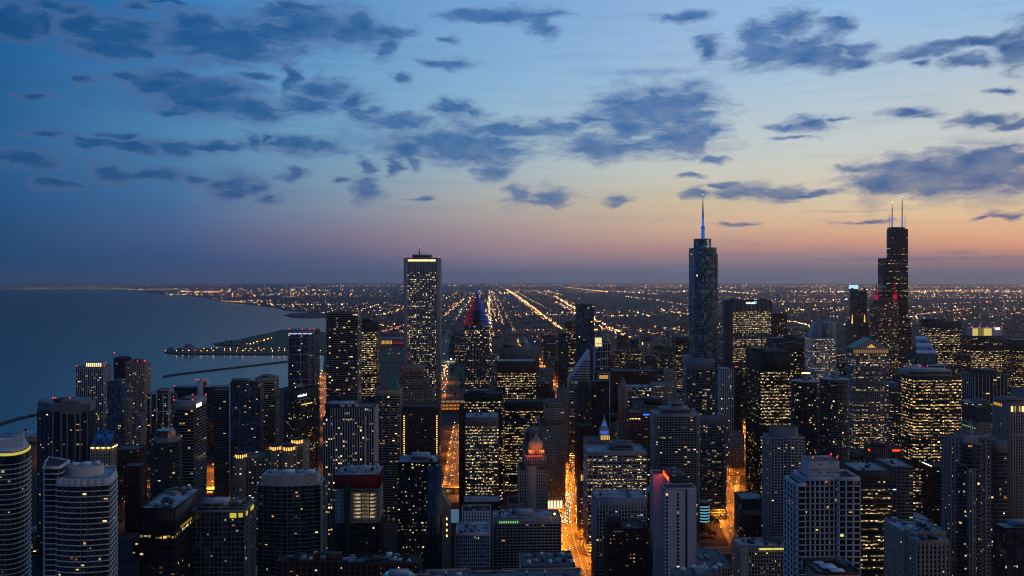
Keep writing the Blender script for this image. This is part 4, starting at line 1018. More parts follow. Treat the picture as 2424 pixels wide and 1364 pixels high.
t.solo('lobby_light', emit('lobby_glow', (255, 240, 190), 1.2), *box_arrays([[-t.w / 2 + 2 + k * 4.2, -t.w / 2 + 5 + k * 4.2, -1.2, -0.9, 7, 17] for k in range(5)])); t.finish()
t = simple('square grey office block with a white roof in front of black twin slabs', 1102, 1180, 990, 1010, 38, S('office_grid', fh=3.8, bay=1.9, pier=(0.35, 0.4, 'grey_concrete', 1), band=(1.3, 0.25, 'grey_concrete'), lit=0.62, run=0.5, gain=0.9), rf='roof_membrane', top=9, units=6)
t.finish()

simple('narrow dark brown slab between orange street and square grey office block', 1087, 1109, 968, 1160, 34, S('brick', bay=2.6, lit=0.05), rf='roof_dark').finish()
# ------------------------------------------------------------------ nearer blocks, left and centre
t = T('black box tower with a cluttered blue roof', 330, 479, 560, 54, S('office_black', fh=4.0, bay=2.6, lit=0.22, run=0.8, gain=0.8, tint=(.5, .3, .1, .05, .05, 0)), front=(331, 413))
t.tier(1206, top=16, rf='roof_membrane', pm='black_steel', units=9); h = t.w / 2; z = t.z
t.solo('attic_light', emit('attic_gold', (200, 160, 40), 0.55), *box_arrays([[h + 0.35, h + 0.5, 10 + k * 3.4, 12.4 + k * 3.4, z - 15.5, z - 14] for k in range(12)]))
x, y = t.X_(425, 30), 30
t.solo('satellite_dish', 'white_metal', *[np.array(q) for q in ([(x + r * math.cos(R(45 * k)), y - h_, z + 2.6 + r * math.sin(R(45 * k))) for r, h_ in ((0.2, 0), (1.2, 0.4), (1.9, 1.1)) for k in range(8)], [(a * 8 + k, a * 8 + (k + 1) % 8, a * 8 + 8 + (k + 1) % 8, a * 8 + 8 + k) for a in range(2) for k in range(8)])])
t.finish()
t = T('glass box tower with a roof terrace and a white roof house', 455, 605, 590, 28, S('curtain', fh=3.5, bay=3.0, gl='dark_glass', band=(0.35, 0.18, 'grey_metal'), pier=(0.15, 0.2, 'grey_metal', 1), lit=0.10, run=0.35, gain=0.8, tint=(.35, .2, .1, .1, .25, 0)), front=(455, 578))
t.tier(1212, rf='roof_dark', pm='grey_metal', units=4); z = t.z; h = t.w / 2
t.pent(474, 534, 1188, 9, 21, 'pale_concrete', rf='roof_membrane')
t.boxes('pergola', 'grey_metal', [[-h + 0.3 + k * (2 * h - 1) / 6, -h + 0.6 + k * (2 * h - 1) / 6, 0.2, 27, z + 2.6, z + 2.9] for k in range(7)] + [[-h, h, y_, y_ + 0.3, z + 2.9, z + 3.2] for y_ in (0.2, 14, 27)] + [[x_ - .15, x_ + .15, y_, y_ + .3, z, z + 2.7] for x_ in (-h + .4, h - .4) for y_ in (0.3, 14, 26.6)])
t.solo('lit_lounge', emit('lounge_green', (225, 205, 70), 0.75), *box_arrays([[h - 10, h - 5.5, -0.35, -0.25, z - 4.2, z - 0.8], [h - 4, h - 1, -0.35, -0.25, z - 3.8, z - 0.8], [h + 0.25, h + 0.35, 3, 7, z - 3.8, z - .9], [h + 0.25, h + 0.35, 15, 23, z - 3.8, z - .9]])); t.finish()
cg = S('curtain_dark', fh=3.1, bay=3.4, pier=(0.14, 0.15, 'grey_metal', 1), band=(0.35, 0.2, 'grey_metal'), lit=0.10, gain=0.7, tint=(.3, .15, .05, .03, .5, 0))
t = T('curved dark glass apartment tower with a pale screened crown', 608, 768, 650, 20, cg, name='curved_tower', front=(608, 756))
X = t.X_; cur = [(X(608 + 148 * k / 10.0), 2.5 - 4.5 * math.sin(math.pi * k / 10.0)) for k in range(11)] + [(X(757, 3), 20), (X(625, 20), 20)]
t.tier(1150, poly=cur, rf='roof_membrane', par=1.3, pm='pale_concrete'); z = t.z
cr = [(x * 0.9, y * 0.8 + 2) for x, y in cur]; t.prism('crown_screen', 'pale_concrete', cr, z, t.Z_(1127)); t.prism('crown_roof', 'roof_membrane', [(x * .96, y * .94 + 1) for x, y in cr], t.Z_(1127) - .2, t.Z_(1127) + .3)
for k, (px, w_) in enumerate(((640, 5), (672, 9), (706, 4), (728, 6))): t.solo('roof_unit', 'white_metal' if k % 2 else 'grey_metal', *box_arrays([[X(px, 14), X(px, 14) + w_, 7, 13, t.Z_(1127), t.Z_(1127) + 2.2]]))
t.boxes('edge_pier', 'grey_concrete', [[t.w / 2 + .3, t.w / 2 + 1.2, 1, 2, 0, z], [t.w / 2 + 0.3, t.w / 2 + 1.4, 18, 20, 0, z]]); t.finish()
# tower under construction
t = T('unfinished tower with lit open floors and red safety netting on top', 790, 905, 780, 34, S('curtain_dark', fh=3.4, lit=0.06, gain=0.7, tint=(.3, .2, .1, .2, .1, .1)), name='unfinished_tower', front=(794, 896))
h = t.w / 2; zg = t.Z_(1238); t.tier(1238, par=0, rf='roof_dark'); zt_ = t.Z_(1122); nf = int((zt_ - zg) / 3.4)
t.boxes('floor_slab', 'pale_concrete', [[-h - 0.4, h + 0.4, -0.4, 34, zg + k * 3.4, zg + k * 3.4 + 0.35] for k in range(nf + 1)])
t.boxes('column', 'grey_concrete', [[x - .35, x + .35, y, y + .7, zg, zt_] for x in np.linspace(-h + 1, h - 1, 6) for y in (0.6, 12, 24, 32)])
t.box('core', 'pale_concrete', -h + 9, h - 9, 10, 26, zg, zt_ + 2)
t.boxes('work_light', emit('work_light_glow', (255, 214, 140), 0.55), [[-h + 15, h - 2, 9.6, 9.8, zg + (0.4 + k) * 3.4, zg + (0.9 + k) * 3.4] for k in range(0, 7)])
t.boxes('hoist_shaft', 'scaffold_green', [[-h + 8.5, -h + 14, -1.2, -0.3, 10, zt_ - 8]])
for k in range(1, 8):
    for xx in (-h + 20, h - 6):
        L = bpy.data.lights.new('work_lamp', 'POINT'); L.energy = 420; L.color = (1, .72, .36); L.shadow_soft_size = .4
        o = bpy.data.objects.new('work_lamp', L); o.location = (xx, 5, zg + k * 3.4 + 2.7); o.parent = t.e; COL.objects.link(o)
t.boxes('safety_net', mat('red_net', (128, 16, 24), 0.9, 0.3), [[-h - .7, h + .7, -0.8, -0.6, zt_ - 13, zt_ - 1.5], [h + .6, h + .8, -.6, 34, zt_ - 13, zt_ - 1.5], [-h - .8, -h - .6, -.6, 34, zt_ - 13, zt_ - 1.5]])
for k in range(9): t.solo('roof_unit', ['grey_metal', 'dark_concrete', 'white_metal'][k % 3], *box_arrays([[-h + 2 + k * 4.1, -h + 4.6 + k * 4.1, 4 + (k * 7) % 20, 8 + (k * 7) % 20, zt_ + 0.3, zt_ + 1.4 + (k % 3)]]))
t.finish()
cr_ = Bld('tower_crane', 'red lattice crane mast standing beside the unfinished tower', 'crane', *P(905, 792))
A = []
zc_ = ZT(1095, 792)
for k in range(int(zc_ / 3)):
    A += [[-1, 1, -1.05, -0.95, k * 3 + 2.85, k * 3 + 3], [-1, 1, 0.95, 1.05, k * 3 + 2.85, k * 3 + 3]]
A += [[x - .12, x + .12, y - .12, y + .12, 0, zc_] for x in (-1, 1) for y in (-1, 1)]
cr_.boxes('mast', mat('crane_red', (120, 24, 26), 0.6), A); cr_.boxes('jib', MATS['crane_red'], [[-11, 4, -0.4, 0.4, zc_, zc_ + 0.9], [3, 5, -0.8, 0.8, zc_ - 1.5, zc_ + 0.2]]); cr_.finish()
# hotel with round lit lanterns
t = T('beige hotel with four flame lit round roof lanterns', 549, 724, 960, 44, S('concrete_grid', fh=2.9, bay=3.0, lit=0.14, gain=1.2, tint=(.05, .3, .4, .25, 0, 0)), name='hotel_tower', front=(552, 714))
X = t.X_; t.tier(1085, 552, 632, 4, 30, rf='roof_gravel', par=1.5); z1 = t.z
t.tier(1068, 628, 700, 0, 40, z0=0, rf='roof_gravel', par=1.5); z2 = t.z; t.tier(1058, 690, 716, 8, 44, z0=0, rf='roof_gravel'); z3 = t.z
lg = emit('lantern_flame', (255, 190, 90), 1.7)
for px, dy, zz, r in ((571, 8, z1, 7.5), (652, 6, z2, 7.5), (684, 4, z2, 8.0), (703, 28, z3, 8.0)):
    x = X(px, dy); t.tk += 1
    t.prism('lantern_tower', 'beige_stone', ell(x, dy, r, r, 16), 0, zz + 0.5); facade(t, ell(x, dy, r, r, 16), 0, zz, S('concrete_grid', fh=2.9, bay=3.0, band=(0, 0, 'beige_stone'), lit=0.12, gain=1.2), t.rng, top=1)
    o = t.solo('lantern', 'beige_stone', *(lambda: (np.array([(x + r * .82 * math.cos(2 * math.pi * k / 16), dy + r * .82 * math.sin(2 * math.pi * k / 16), zz + q) for q in (0, 5.5) for k in range(16)]), np.array([(k, (k + 1) % 16, 16 + (k + 1) % 16, 16 + k) for k in range(16)])))())
    V = []; Fq = []
    for k in range(16):
        a = 2 * math.pi * (k + .5) / 16; b_ = a + 0.11; c_ = a - 0.11; q = r * .85
        V += [(x + q * math.cos(c_), dy + q * math.sin(c_), zz + .5), (x + q * math.cos(b_), dy + q * math.sin(b_), zz + .5), (x + q * math.cos(b_), dy + q * math.sin(b_), zz + 4.2), (x + q * math.cos(c_), dy + q * math.sin(c_), zz + 4.2)]; Fq.append([4 * k, 4 * k + 1, 4 * k + 2, 4 * k + 3])
    mesh_obj('lantern_light', np.array(V), np.array(Fq), lg, o)
    t.prism('lantern_roof', 'roof_dark', ell(x, dy, r * .95, r * .95, 16), zz + 5.5, zz + 6.6)
t.finish()
t = T('dark faceted glass tower with a blue roof in the near centre', 942, 1046, 770, 32, S('curtain_dark', fh=3.1, bay=2.9, lit=0.22, run=0.25, gain=0.8, gl='dark_glass'), front=(942, 1036))
t.tier(1096, rf='roof_membrane', par=1.0, units=3); z = t.z; t.pent(972, 1016, 1080, 8, 26, 'grey_metal', rf='roof_membrane')
t.box('side_bay', 'dark_glass', t.X_(1012), t.X_(1046), -2.2, 0.0, 0, z - 2)
t.finish()
t = T('pale blank wedge topped block with a column of small lit windows', 1040, 1072, 900, 18, S('stone', lit=0.0, bay=9), front=(1044, 1066))
h = t.w / 2; zb = t.Z_(1200); t.prism('wall', 'beige_stone', rect(-h, h, 0, 18), 0, [t.Z_(1166), zb, zb, t.Z_(1166)])
t.solo('stair_lights', M_WARM, *box_arrays([[h - 4.2, h - 3.2, -0.2, -0.05, zb - 14 - 6 * k, zb - 11.5 - 6 * k] for k in range(4)])); t.finish()
t = simple('white hotel block with punched dark windows behind the blue glass cube', 1094, 1162, 1212, 900, 24, S('white_grid', fh=3.4, bay=3.2, pier=(1.5, 0.3, 'white_render', 1), band=(1.6, 0.25, 'white_render'), lit=0.04), rf='roof_dark', units=3); t.finish()
t = simple('dark roofed block with one lit top floor behind the white hotel block', 1096, 1186, 1190, 962, 30, S('office_dark', lit=0.05), rf='roof_membrane', front=(1098, 1184), top=3)
t.solo('lit_top_floor', emit('top_floor_glow', (255, 200, 80), 0.9), *box_arrays([[t.X_(1105), t.X_(1150), -0.7, -0.5, t.z - 5.5, t.z - 2.5]])); t.finish()
t = simple('blue white glass cube with a finned roof screen', 1079, 1158, 1268, 790, 34, S('curtain', fh=3.6, bay=1.8, gl='blue_glass', pier=(0.2, 0.35, 'white_metal', 1), band=(0.4, 0.2, 'white_metal'), lit=0.06, run=0.3), rf='roof_membrane', pm='white_metal', par=2.4, units=4); t.finish()
ng = S('concrete_grid', fh=2.95, bay=3.9, pier=(0.6, 0.7, 'pale_concrete', 1), band=(0.9, 1.1, 'pale_concrete'), gl='black_glass', lit=0.03, gain=0.8, tint=(.2, .2, .1, .1, .4, 0))
t = simple('wide gridded hotel slab with scalloped balconies beside the avenue', 1166, 1329, 1228, 830, 26, ng, rf='roof_membrane', par=1.6, front=(1168, 1327), top=5, units=8)
t.box('penthouse', 'pale_concrete', t.X_(1222, 8), t.X_(1262, 8), 8, 20, t.z, t.z + 4.5)
t.solo('bar_light', emit('bar_green_glow', (130, 230, 130), 0.7), *box_arrays([[t.X_(1181) + k * 2.2, t.X_(1181) + k * 2.2 + 1.3, -1.3, -1.2, t.z - 4, t.z - 2] for k in range(9)]))
beacon(t, t.X_(1313), -0.5, t.z + 4.5, 1.3, M_SOD); t.finish()
# lowest foreground roofs
t = T('long brick block with terraces and a dark roof along bottom edge', 650, 990, 520, 16, S('brick', fh=3.4, bay=3.6, lit=0.12, gain=1.0), front=(655, 962))
t.tier(1330, 655, 800, 4, 16, rf='roof_dark', units=8); t.tier(1338, 800, 990, 0, 16, z0=0, rf='roof_dark', units=10); t.pent(742, 806, 1314, 7, 14, 'brown_brick', rf='roof_dark')
h = t.w / 2; t.boxes('terrace', 'pale_concrete', [[-h + 2, h, -3.0 - k * 1.2, -0.6, t.z - 8 - k * 5, t.z - 7.4 - k * 5] for k in range(3)]); t.finish()
t = T('teal glass roofed octagonal pavilion at the bottom edge', 884, 992, 430, 22, S('curtain', gl='teal_glass', lit=0.0), name='glass_pavilion', front=(884, 990))
h = t.w / 2; o8 = ell(0, 12, h, 11, 12); t.prism('wall', 'limestone', o8, 0, t.Z_(1392)); t.prism('glass_roof', 'teal_glass', o8, t.Z_(1392), t.Z_(1378), top=[(x * .62, (y - 12) * .55 + 13) for x, y in o8]); t.box('roof_ridge', 'grey_metal', -h * .45, h * .45, 8, 17, t.Z_(1378) - .2, t.Z_(1374)); t.finish()
t = T('long pale roof deck with a stepped parapet along the bottom edge', 986, 1372, 420, 40, S('stone', lit=0.0), name='parapet_block', front=(986, 1372))
t.tier(1390, rf='roof_gravel', par=1.0, poly=[(t.X_(986), 0), (t.X_(1372), 0), (t.X_(1372, 30), 24), (t.X_(1190, 24), 24), (t.X_(1190, 20), 21), (t.X_(1112, 20), 21), (t.X_(1112, 24), 24), (t.X_(1010, 24), 24), (t.X_(1010), 18), (t.X_(986, 18), 18)], units=3)
for px in (1056, 1247, 1290): 
    x = t.X_(px, 14); t.prism('roof_vent', 'dark_concrete', ell(x, 14, .5, .5, 8), t.z, t.z + 2.2); t.prism('vent_cowl', 'white_metal', ell(x, 14, .7, .7, 8), t.z + 2.2, t.z + 3.4, top=ell(x, 14, .2, .2, 8))
t.finish()
t = simple('flat dark roof with rows of pale fans beside the orange avenue', 1228, 1362, 1344, 610, 34, S('fins', bay=2.2, pier=(0.7, 0.8, 'white_concrete', 1), lit=0.0), rf='roof_gravel', front=(1236, 1362), name='department_store')
for k in range(14):
    i, j = k % 7, k // 7
    x, y = -t.w / 2 + 4 + i * 5.2, 7 + j * 13 + (i % 3) * 2
    t.solo('roof_unit', ['white_metal', 'grey_metal', 'dark_concrete'][k % 3], *box_arrays([[x, x + 2.6, y, y + 4, t.z + .3, t.z + 2.1], [x + .4, x + 2.2, y + .5, y + 3.4, t.z + 2.1, t.z + 2.4]]))
t.finish()

# ================================================================== towers right of the avenue
t = T('slim ornate cream block lit along the avenue, left of grey office grid', 1370, 1390, 1010, 22, S('stone', bay=2.2, lit=0.4, pier=(1.0, 0.5, 'beige_stone', 1), gain=1.2), front=(1371, 1389))
t.tier(1150); t.tier(1122, 1374, 1386, 3, 14, top=0)
t.solo('crown_light', emit('crown_cream_glow', (255, 214, 130), 0.9), *box_arrays([[t.X_(1375, 3), t.X_(1385, 3), 2.6, 2.8, t.z - 8, t.z - 1]])); t.finish()
og = S('office_grid', fh=3.7, bay=1.85, pier=(0.7, 0.5, 'pale_concrete', 3), band=(1.4, 0.4, 'pale_concrete'), lit=0.5, run=0.6, gain=0.9, tint=(.3, .35, .25, .06, .03, 0))
t = T('grey gridded office block with bright yellow rows above the white ribbed block', 1387, 1532, 950, 40, og, front=(1391, 1531))
t.tier(1072, rf='roof_membrane', top=2.5, par=1.6); t.pent(1453, 1500, 1050, 10, 30, 'grey_metal', rf='roof_gravel'); t.pent(1440, 1453, 1056, 14, 30, 'grey_metal'); t.finish()
t = T('white ribbed block with a mottled pale roof, before the grey office grid', 1402, 1531, 850, 32, S('fins', fh=3.5, bay=3.2, pier=(0.8, 0.9, 'pale_concrete', 1), band=(1.1, 0.6, 'pale_concrete'), lit=0.2, run=0.4, gain=0.9), front=(1411, 1530))
t.tier(1180, rf='roof_membrane', top=12, units=3); t.boxes('tall_opening', 'black_glass', [[-t.w / 2 + 1 + k * 3.1, -t.w / 2 + 3 + k * 3.1, 0.08, 0.3, t.z - 11, t.z - 1.4] for k in range(16)]); t.finish()
t = T('dark brick hotel with a white lit sign under its roof box', 1416, 1537, 750, 30, S('brick', fh=3.4, bay=3.0, lit=0.16, gain=1.1), name='hotel_tower', front=(1441, 1537))
t.tier(1262, rf='roof_dark', units=4); z = t.z
t.tier(1254, 1444, 1530, 3, 28, z0=0, rf='roof_dark'); t.box('roof_box', 'dark_concrete', t.X_(1440, 8), t.X_(1470, 8), 8, 20, t.z, t.Z_(1225, 8))
t.solo('roof_sign', M_WHITE, *box_arrays([[t.X_(1455) + k * 1.9, t.X_(1455) + 1.4 + k * 1.9, 2.2, 2.4, t.z - 3.4, t.z - 1.6] for k in range(4)])); t.finish()
# white hotel with a red roof sign
wm = S('white_grid', fh=3.0, bay=2.6, pier=(0.9, 0.3, 'white_concrete', 1), band=(1.1, 0.25, 'white_concrete'), lit=0.08, gain=1.0, gl='black_glass')
t = T('white slab hotel with a glowing red script sign on its roof box', 1538, 1650, 700, 65, wm, name='hotel_tower', front=(1573.5, 1649))
X = t.X_; w2 = t.w / 2; z1 = t.Z_(1158); mx = -w2 + 8.8; wx = -w2 + .2
for part, q in (('wall', rect(-w2, w2, 0, 15.5)), ('middle_wall', rect(mx, w2 - 1, 15.5, 50)), ('wing_wall', rect(wx, w2 - 1, 50, 65))):
    t.tk += 1; t.prism(part, 'white_concrete', q, 0, z1); roof(t, q, z1, 'roof_dark', .9, 'white_concrete')
t.z = z1; nf = int(z1 / 3.0)
for px, wd_, p in ((1578.5, 1.9, .16), (1605, 1.9, .12), (1625, 0.9, 0)):
    xx = X(px)
    for j in range(1, nf):
        zz = z1 - 2.2 - j * 3.0
        t.boxes('window', 'black_glass', [[xx - wd_ / 2, xx + wd_ / 2, -0.06, 0.05, zz, zz + 1.9]])
        if t.rng.random() < p: t.win.append((np.array([(xx - wd_ / 2, -0.12, zz), (xx + wd_ / 2, -0.12, zz), (xx + wd_ / 2, -0.12, zz + 1.7), (xx - wd_ / 2, -0.12, zz + 1.7)]), win_colors(1, t.rng, gain=1.2)))
t.boxes('wall_groove', 'brown_steel', [[X(1625) - .9, X(1625) + .9, -0.05, 0.1, 0, z1 - .5]])
for sx, ya, n_ in ((-w2, .8, 5), (mx, 17, 11), (wx, 51, 5)):
    t.boxes('side_window', 'black_glass', [[sx - 0.08, sx + 0.05, ya + 2.9 * i, ya + 1.8 + 2.9 * i, z1 - 3 - j * 3.0, z1 - 1.2 - j * 3.0] for i in range(n_) for j in range(0, nf - 1)])
pa, pc = mx + .4, X(1634, 14); zp = z1 + 4.8
t.box('penthouse', 'dark_concrete', pa, pc, 16.5, 58, z1, zp); t.box('penthouse_roof', 'roof_dark', pa + .4, pc - .4, 17, 57.6, zp - .1, zp + .25)
for k in range(5): t.solo('roof_unit', ['grey_metal', 'dark_concrete'][k % 2], *box_arrays([[pa + 2 + k * 1.6, pa + 4.6 + k * 1.6, 20 + k * 7, 24 + k * 7, zp + .2, zp + 1.4]]))
SG = emit('red_script_glow', (255, 90, 20), 3.4)
sg = text(t, 'Marriott', SG, pa - 0.4, z1 + 1.1, 49, 4.6, rz=R(-90), name='sign_letters', sx=1.5)
t.box('sign_board', mat('red_board', (150, 16, 20), .6), pa - .2, pa - .02, 19, 56, z1 + .3, zp - .1)
for yy in (26, 36, 46):
    L = bpy.data.lights.new('sign_light', 'POINT'); L.energy = 950; L.color = (1, 0.03, 0.04); L.shadow_soft_size = 1.0
    o = bpy.data.objects.new('sign_light', L); o.location = (pa - 2.2, yy, z1 + 3.4); o.parent = t.e; COL.objects.link(o)
L = bpy.data.lights.new('sign_light', 'POINT'); L.energy = 1500; L.color = (1, 0.03, 0.05); L.shadow_soft_size = 1.0
o = bpy.data.objects.new('sign_light', L); o.location = (pc + 2.5, 30, z1 + 2.5); o.parent = t.e; COL.objects.link(o)
t.finish()
t = T('white gridded apartment tower with rounded corners and two roof boxes', 1543, 1659, 1010, 34, S('white_grid', lit=0.07, gain=1.2, fh=2.95, bay=3.7, pier=(0.55, 0.8, 'pale_concrete', 1), band=(0.75, 0.8, 'pale_concrete'), gl='black_glass', tint=(.3, .3, .2, .1, .3, 0)), front=(1551, 1658))
h = t.w / 2; t.tier(982, poly=rr(-h, h, 0, 34, 5, 4), rf='roof_membrane', pm='pale_concrete', top=2); t.pent(1567, 1636, 969, 5, 28, 'grey_concrete', rf='roof_membrane'); a = t.z; t.pent(1588, 1616, 951, 10, 22, 'pale_concrete', z0=t.Z_(969, 5)); t.finish()
rib = S('fins', fh=3.8, bay=2.9, pier=(1.1, 0.8, 'white_concrete', 1), band=(0.9, 0.1, 'dark_concrete'), lit=0.22, run=0.5, gain=1.0)
simple('white ribbed tower squeezed right of the blue spire tower', 1703, 1736, 875, 1330, 36, rib, top=6, rf='roof_membrane', front=(1706, 1736)).finish()
t = simple('dark maroon slab with red roof lights beside the black steel slab', 1732, 1758, 873, 1400, 30, S('bands', lit=0.14, band=(1.4, 0.3, 'brown_steel')), beacons=((1741, 1), (1745, 1)), rf='roof_dark'); t.finish()
simple('small pink stone block lit orange at street level by the river', 1722, 1762, 1030, 1330, 30, S('stone', pier=(1.2, .4, 'beige_stone', 1), lit=0.1), front=(1728, 1762)).finish()
simple('brown finned tower right of the white sign slab', 1800, 1864, 744, 2060, 40, S('office_dark', bay=2.6, pier=(0.9, 0.6, 'brown_steel', 1), lit=0.3, run=0.4), rf='roof_dark', top=8).finish()
simple('wide black slab with a pale roof edge behind the brown steel block', 1815, 1912, 802, 1760, 40, S('office_black', lit=0.1), rf='roof_membrane', top=26, pents=((1862, 1892, 794, 8, 30, 'black_steel'),)).finish()
simple('rusty brown steel block with scattered yellow windows, left of white sloped tower', 1826, 1926, 816, 1640, 44, S('office_dark', bay=3.0, fh=4.4, lit=0.36, run=0.35), rf='roof_dark', top=14, units=3, pents=((1866, 1894, 811, 14, 34, 'brown_steel'),)).finish()
t = T('white gridded tower with one sloping shoulder and a tall right slab', 1920, 1982, 1575, 40, S('white_grid', fh=3.8, bay=3.2, pier=(0.8, 0.5, 'white_concrete', 1), band=(1.2, 0.4, 'white_concrete'), lit=0.6, run=0.3, gain=1.0, gl='black_glass'), front=(1924, 1978))
X = t.X_; t.tier(802, st=t.st, rf='roof_membrane', pm='white_concrete'); z = t.z
t.tier(764, 1944, 1967, 4, 30, sil=True, st=S('white_grid', fh=3.8, bay=3.0, pier=(0.9, 0.5, 'white_concrete', 1), band=(1.3, 0.4, 'white_concrete'), lit=0.02, gl='black_glass'), rf='roof_membrane'); zt_ = t.z
a, c = X(1926, 4), X(1944, 4); V = np.array([(a, 4, z), (c, 4, z), (c, 4, zt_), (X(1934, 4), 4, zt_), (a, 34, z), (c, 34, z), (c, 34, zt_), (X(1934, 4), 34, zt_)])
t.add('sloped_shoulder', 'grey_metal', V, np.array([(0, 1, 2, 3), (4, 0, 3, 7), (3, 2, 6, 7), (5, 4, 7, 6)]))
for k in range(5): f = k / 4.0; t.boxes('slope_rib', 'white_concrete', [[a + (c - a) * f - .3, a + (c - a) * f + .4, 3.6, 4.0, z, z + (zt_ - z) * min(1, 0.05 + 2.2 * f)]])
t.box('right_slab', 'pale_concrete', X(1967, 4), X(1980, 4), 4, 34, 0, t.Z_(762)); t.box('corner_mast', 'white_metal', X(1978), X(1979.3), -0.8, 0.6, 0, t.Z_(798)); t.finish()
t = T('round cornered office tower blazing with yellow windows under a wide blank penthouse', 2128, 2284, 1085, 38, S('bands', fh=3.9, bay=3.1, pier=(0.3, 0.25, 'brown_steel', 1), band=(1.3, 0.4, 'dark_concrete'), lit=0.72, run=0.4, gain=1.05, tint=(.45, .33, .12, .04, .06, 0)), front=(2161, 2283))
h = t.w / 2; t.tier(893, poly=rr(-h, h, 0, 38, 7, 3), rf='roof_dark', mech=((0.37, 0.43),), top=3); t.pent(2150, 2254, 876, 6, 32, 'pale_concrete', rf='roof_membrane'); t.finish()
simple('dark slab with white vertical lines right of the yellow office tower', 2278, 2388, 886, 1480, 44, S('office_black', bay=6.6, fh=3.9, pier=(0.7, 0.6, 'white_concrete', 1), band=(1.2, 0.1, 'black_steel'), lit=0.05), rf='roof_dark', top=4, pents=((2318, 2362, 876, 8, 36, 'dark_concrete'),), front=(2307, 2386)).finish()
t = T('beige tower with bright cream lights along its crown at right edge', 2350, 2450, 930, 32, S('stone', fh=3.3, bay=2.8, pier=(1.3, 0.6, 'beige_stone', 1), band=(1.3, 0.2, 'beige_stone'), lit=0.08), front=(2391, 2450))
t.tier(955, rf='roof_dark', top=10); z = t.z; t.pent(2380, 2424, 944, 6, 26, 'beige_stone')
t.solo('crown_light', emit('crown_gold_glow', (255, 215, 120), 1.8), *box_arrays([[t.X_(p) - w_, t.X_(p) + w_, -1.0, -0.8, z - 9, z - 3] for p, w_ in ((2394, 1.1), (2402, .4), (2413, .4), (2421, 1.4))]))
t.solo('attic_window', emit('attic_amber', (255, 180, 80), 0.7), *box_arrays([[-t.w / 2 - .8, -t.w / 2 - .7, 14 + k * 3.2, 16.2 + k * 3.2, z - 5.5, z - 2.5] for k in range(5)]))
t.boxes('white_rib', 'white_concrete', [[t.X_(p) - .25, t.X_(p) + .25, -1.1, -.7, z - 34, z - 3] for p in (2402, 2413)] + [[t.X_(2392), t.X_(2424), -1.0, -.7, z - 35, z - 34]]); t.finish()
# large condominium
cc = S('balcony', fh=3.0, bay=3.6, band=(0.5, 1.2, 'grey_concrete'), pier=(0.25, 0.3, 'grey_concrete', 2), gl='dark_glass', lit=0.10, gain=1.1, tint=(.25, .3, .2, .1, .25, 0.03))
pw_ = S('concrete_grid', fh=3.0, bay=3.4, pier=(1.9, 0.3, 'grey_concrete', 1), band=(1.5, 0.25, 'grey_concrete'), gl='black_glass', lit=0.06, gain=1.1)
t = T('big grey condominium tower with curved balconies and a white mast', 2226, 2387, 640, 34, cc, name='condominium_tower', front=(2240, 2385))
X = t.X_; h = t.w / 2
t.tier(1037, 2240, 2278, 0, 7, st=pw_, rf='roof_gravel'); t.tier(1046, 2345, 2385, 4, 30, st=cc, z0=0, rf='roof_gravel', top=8)
bay = [(X(2274), 2), (X(2281), -3), (X(2295), -5.5), (X(2312), -5.0), (X(2322), -2), (X(2326), 2), (X(2326), 20), (X(2274), 18)]
t.tier(1050, poly=bay, st=cc, z0=0, rf='roof_gravel'); zb = t.z
t.tier(1100, poly=[(X(2266), 1), (X(2272), -3.5), (X(2280), -4.5), (X(2282), 4), (X(2266), 4)], st=cc, z0=0, rf='roof_dark')
t.tier(1040, 2322, 2346, -3.5, 30, st=pw_, z0=0, rf='roof_gravel'); t.tier(1110, 2292, 2310, -6.6, 2, st=pw_, z0=0, rf='roof_gravel', par=0.5)
t.z = zb; t.prism('roof_drum', 'pale_concrete', [(X(2268), 3), (X(2280), -2), (X(2310), -2.5), (X(2345), 0), (X(2345), 18), (X(2268), 8)], zb, t.Z_(1029)); t.prism('roof_cover', 'roof_dark', [(X(2270), 4), (X(2281), -1), (X(2310), -1.5), (X(2343), 1), (X(2343), 17), (X(2270), 7.5)], t.Z_(1029) - .2, t.Z_(1029) + .3)
t.boxes('roof_mast', 'white_metal', [[X(2286), X(2287), -6.4, -6.1, zb - 2, t.Z_(990)], [X(2289), X(2290), -6.4, -6.1, zb - 2, t.Z_(1000)]]); t.finish()
t = T('black banded office block with pale yellow rows behind the white condominium', 2000, 2112, 850, 40, S('bands', fh=3.9, bay=2.6, pier=(0.15, 0.1, 'black_steel', 1), band=(1.6, 0.35, 'dark_concrete'), gl='black_glass', lit=0.34, run=0.85, gain=0.8, tint=(.5, .4, .1, 0, 0, 0)), front=(2030, 2108))
t.tier(1116, rf='roof_membrane', top=9, pm='dark_concrete', units=6); t.finish()
t = T('grey gridded office block adjoining the black banded office block', 2100, 2164, 895, 40, S('office_grid', fh=3.7, bay=4.4, pier=(0.5, 0.4, 'grey_concrete', 1), band=(1.4, 0.3, 'grey_concrete'), lit=0.28, run=0.4, gain=0.9), front=(2112, 2162))
t.tier(1106, rf='roof_membrane', units=3); t.finish()
t = T('beige tower of rounded balconies with a stepped blue roof screen', 1806, 1907, 880, 26, S('concrete_grid', fh=3.0, bay=3.1, pier=(0.9, 0.5, 'pale_concrete', 1), band=(1.1, 0.4, 'pale_concrete'), lit=0.07, gain=1.1), front=(1825, 1905))
h = t.w / 2; X = t.X_
t.tier(1038, rf='roof_gravel'); z = t.z
t.tier(1036, poly=[(X(1858), 1), (X(1862), -2.5), (X(1878), -3.2), (X(1888), -2.5), (X(1890), 1)], z0=0, rf='roof_gravel')
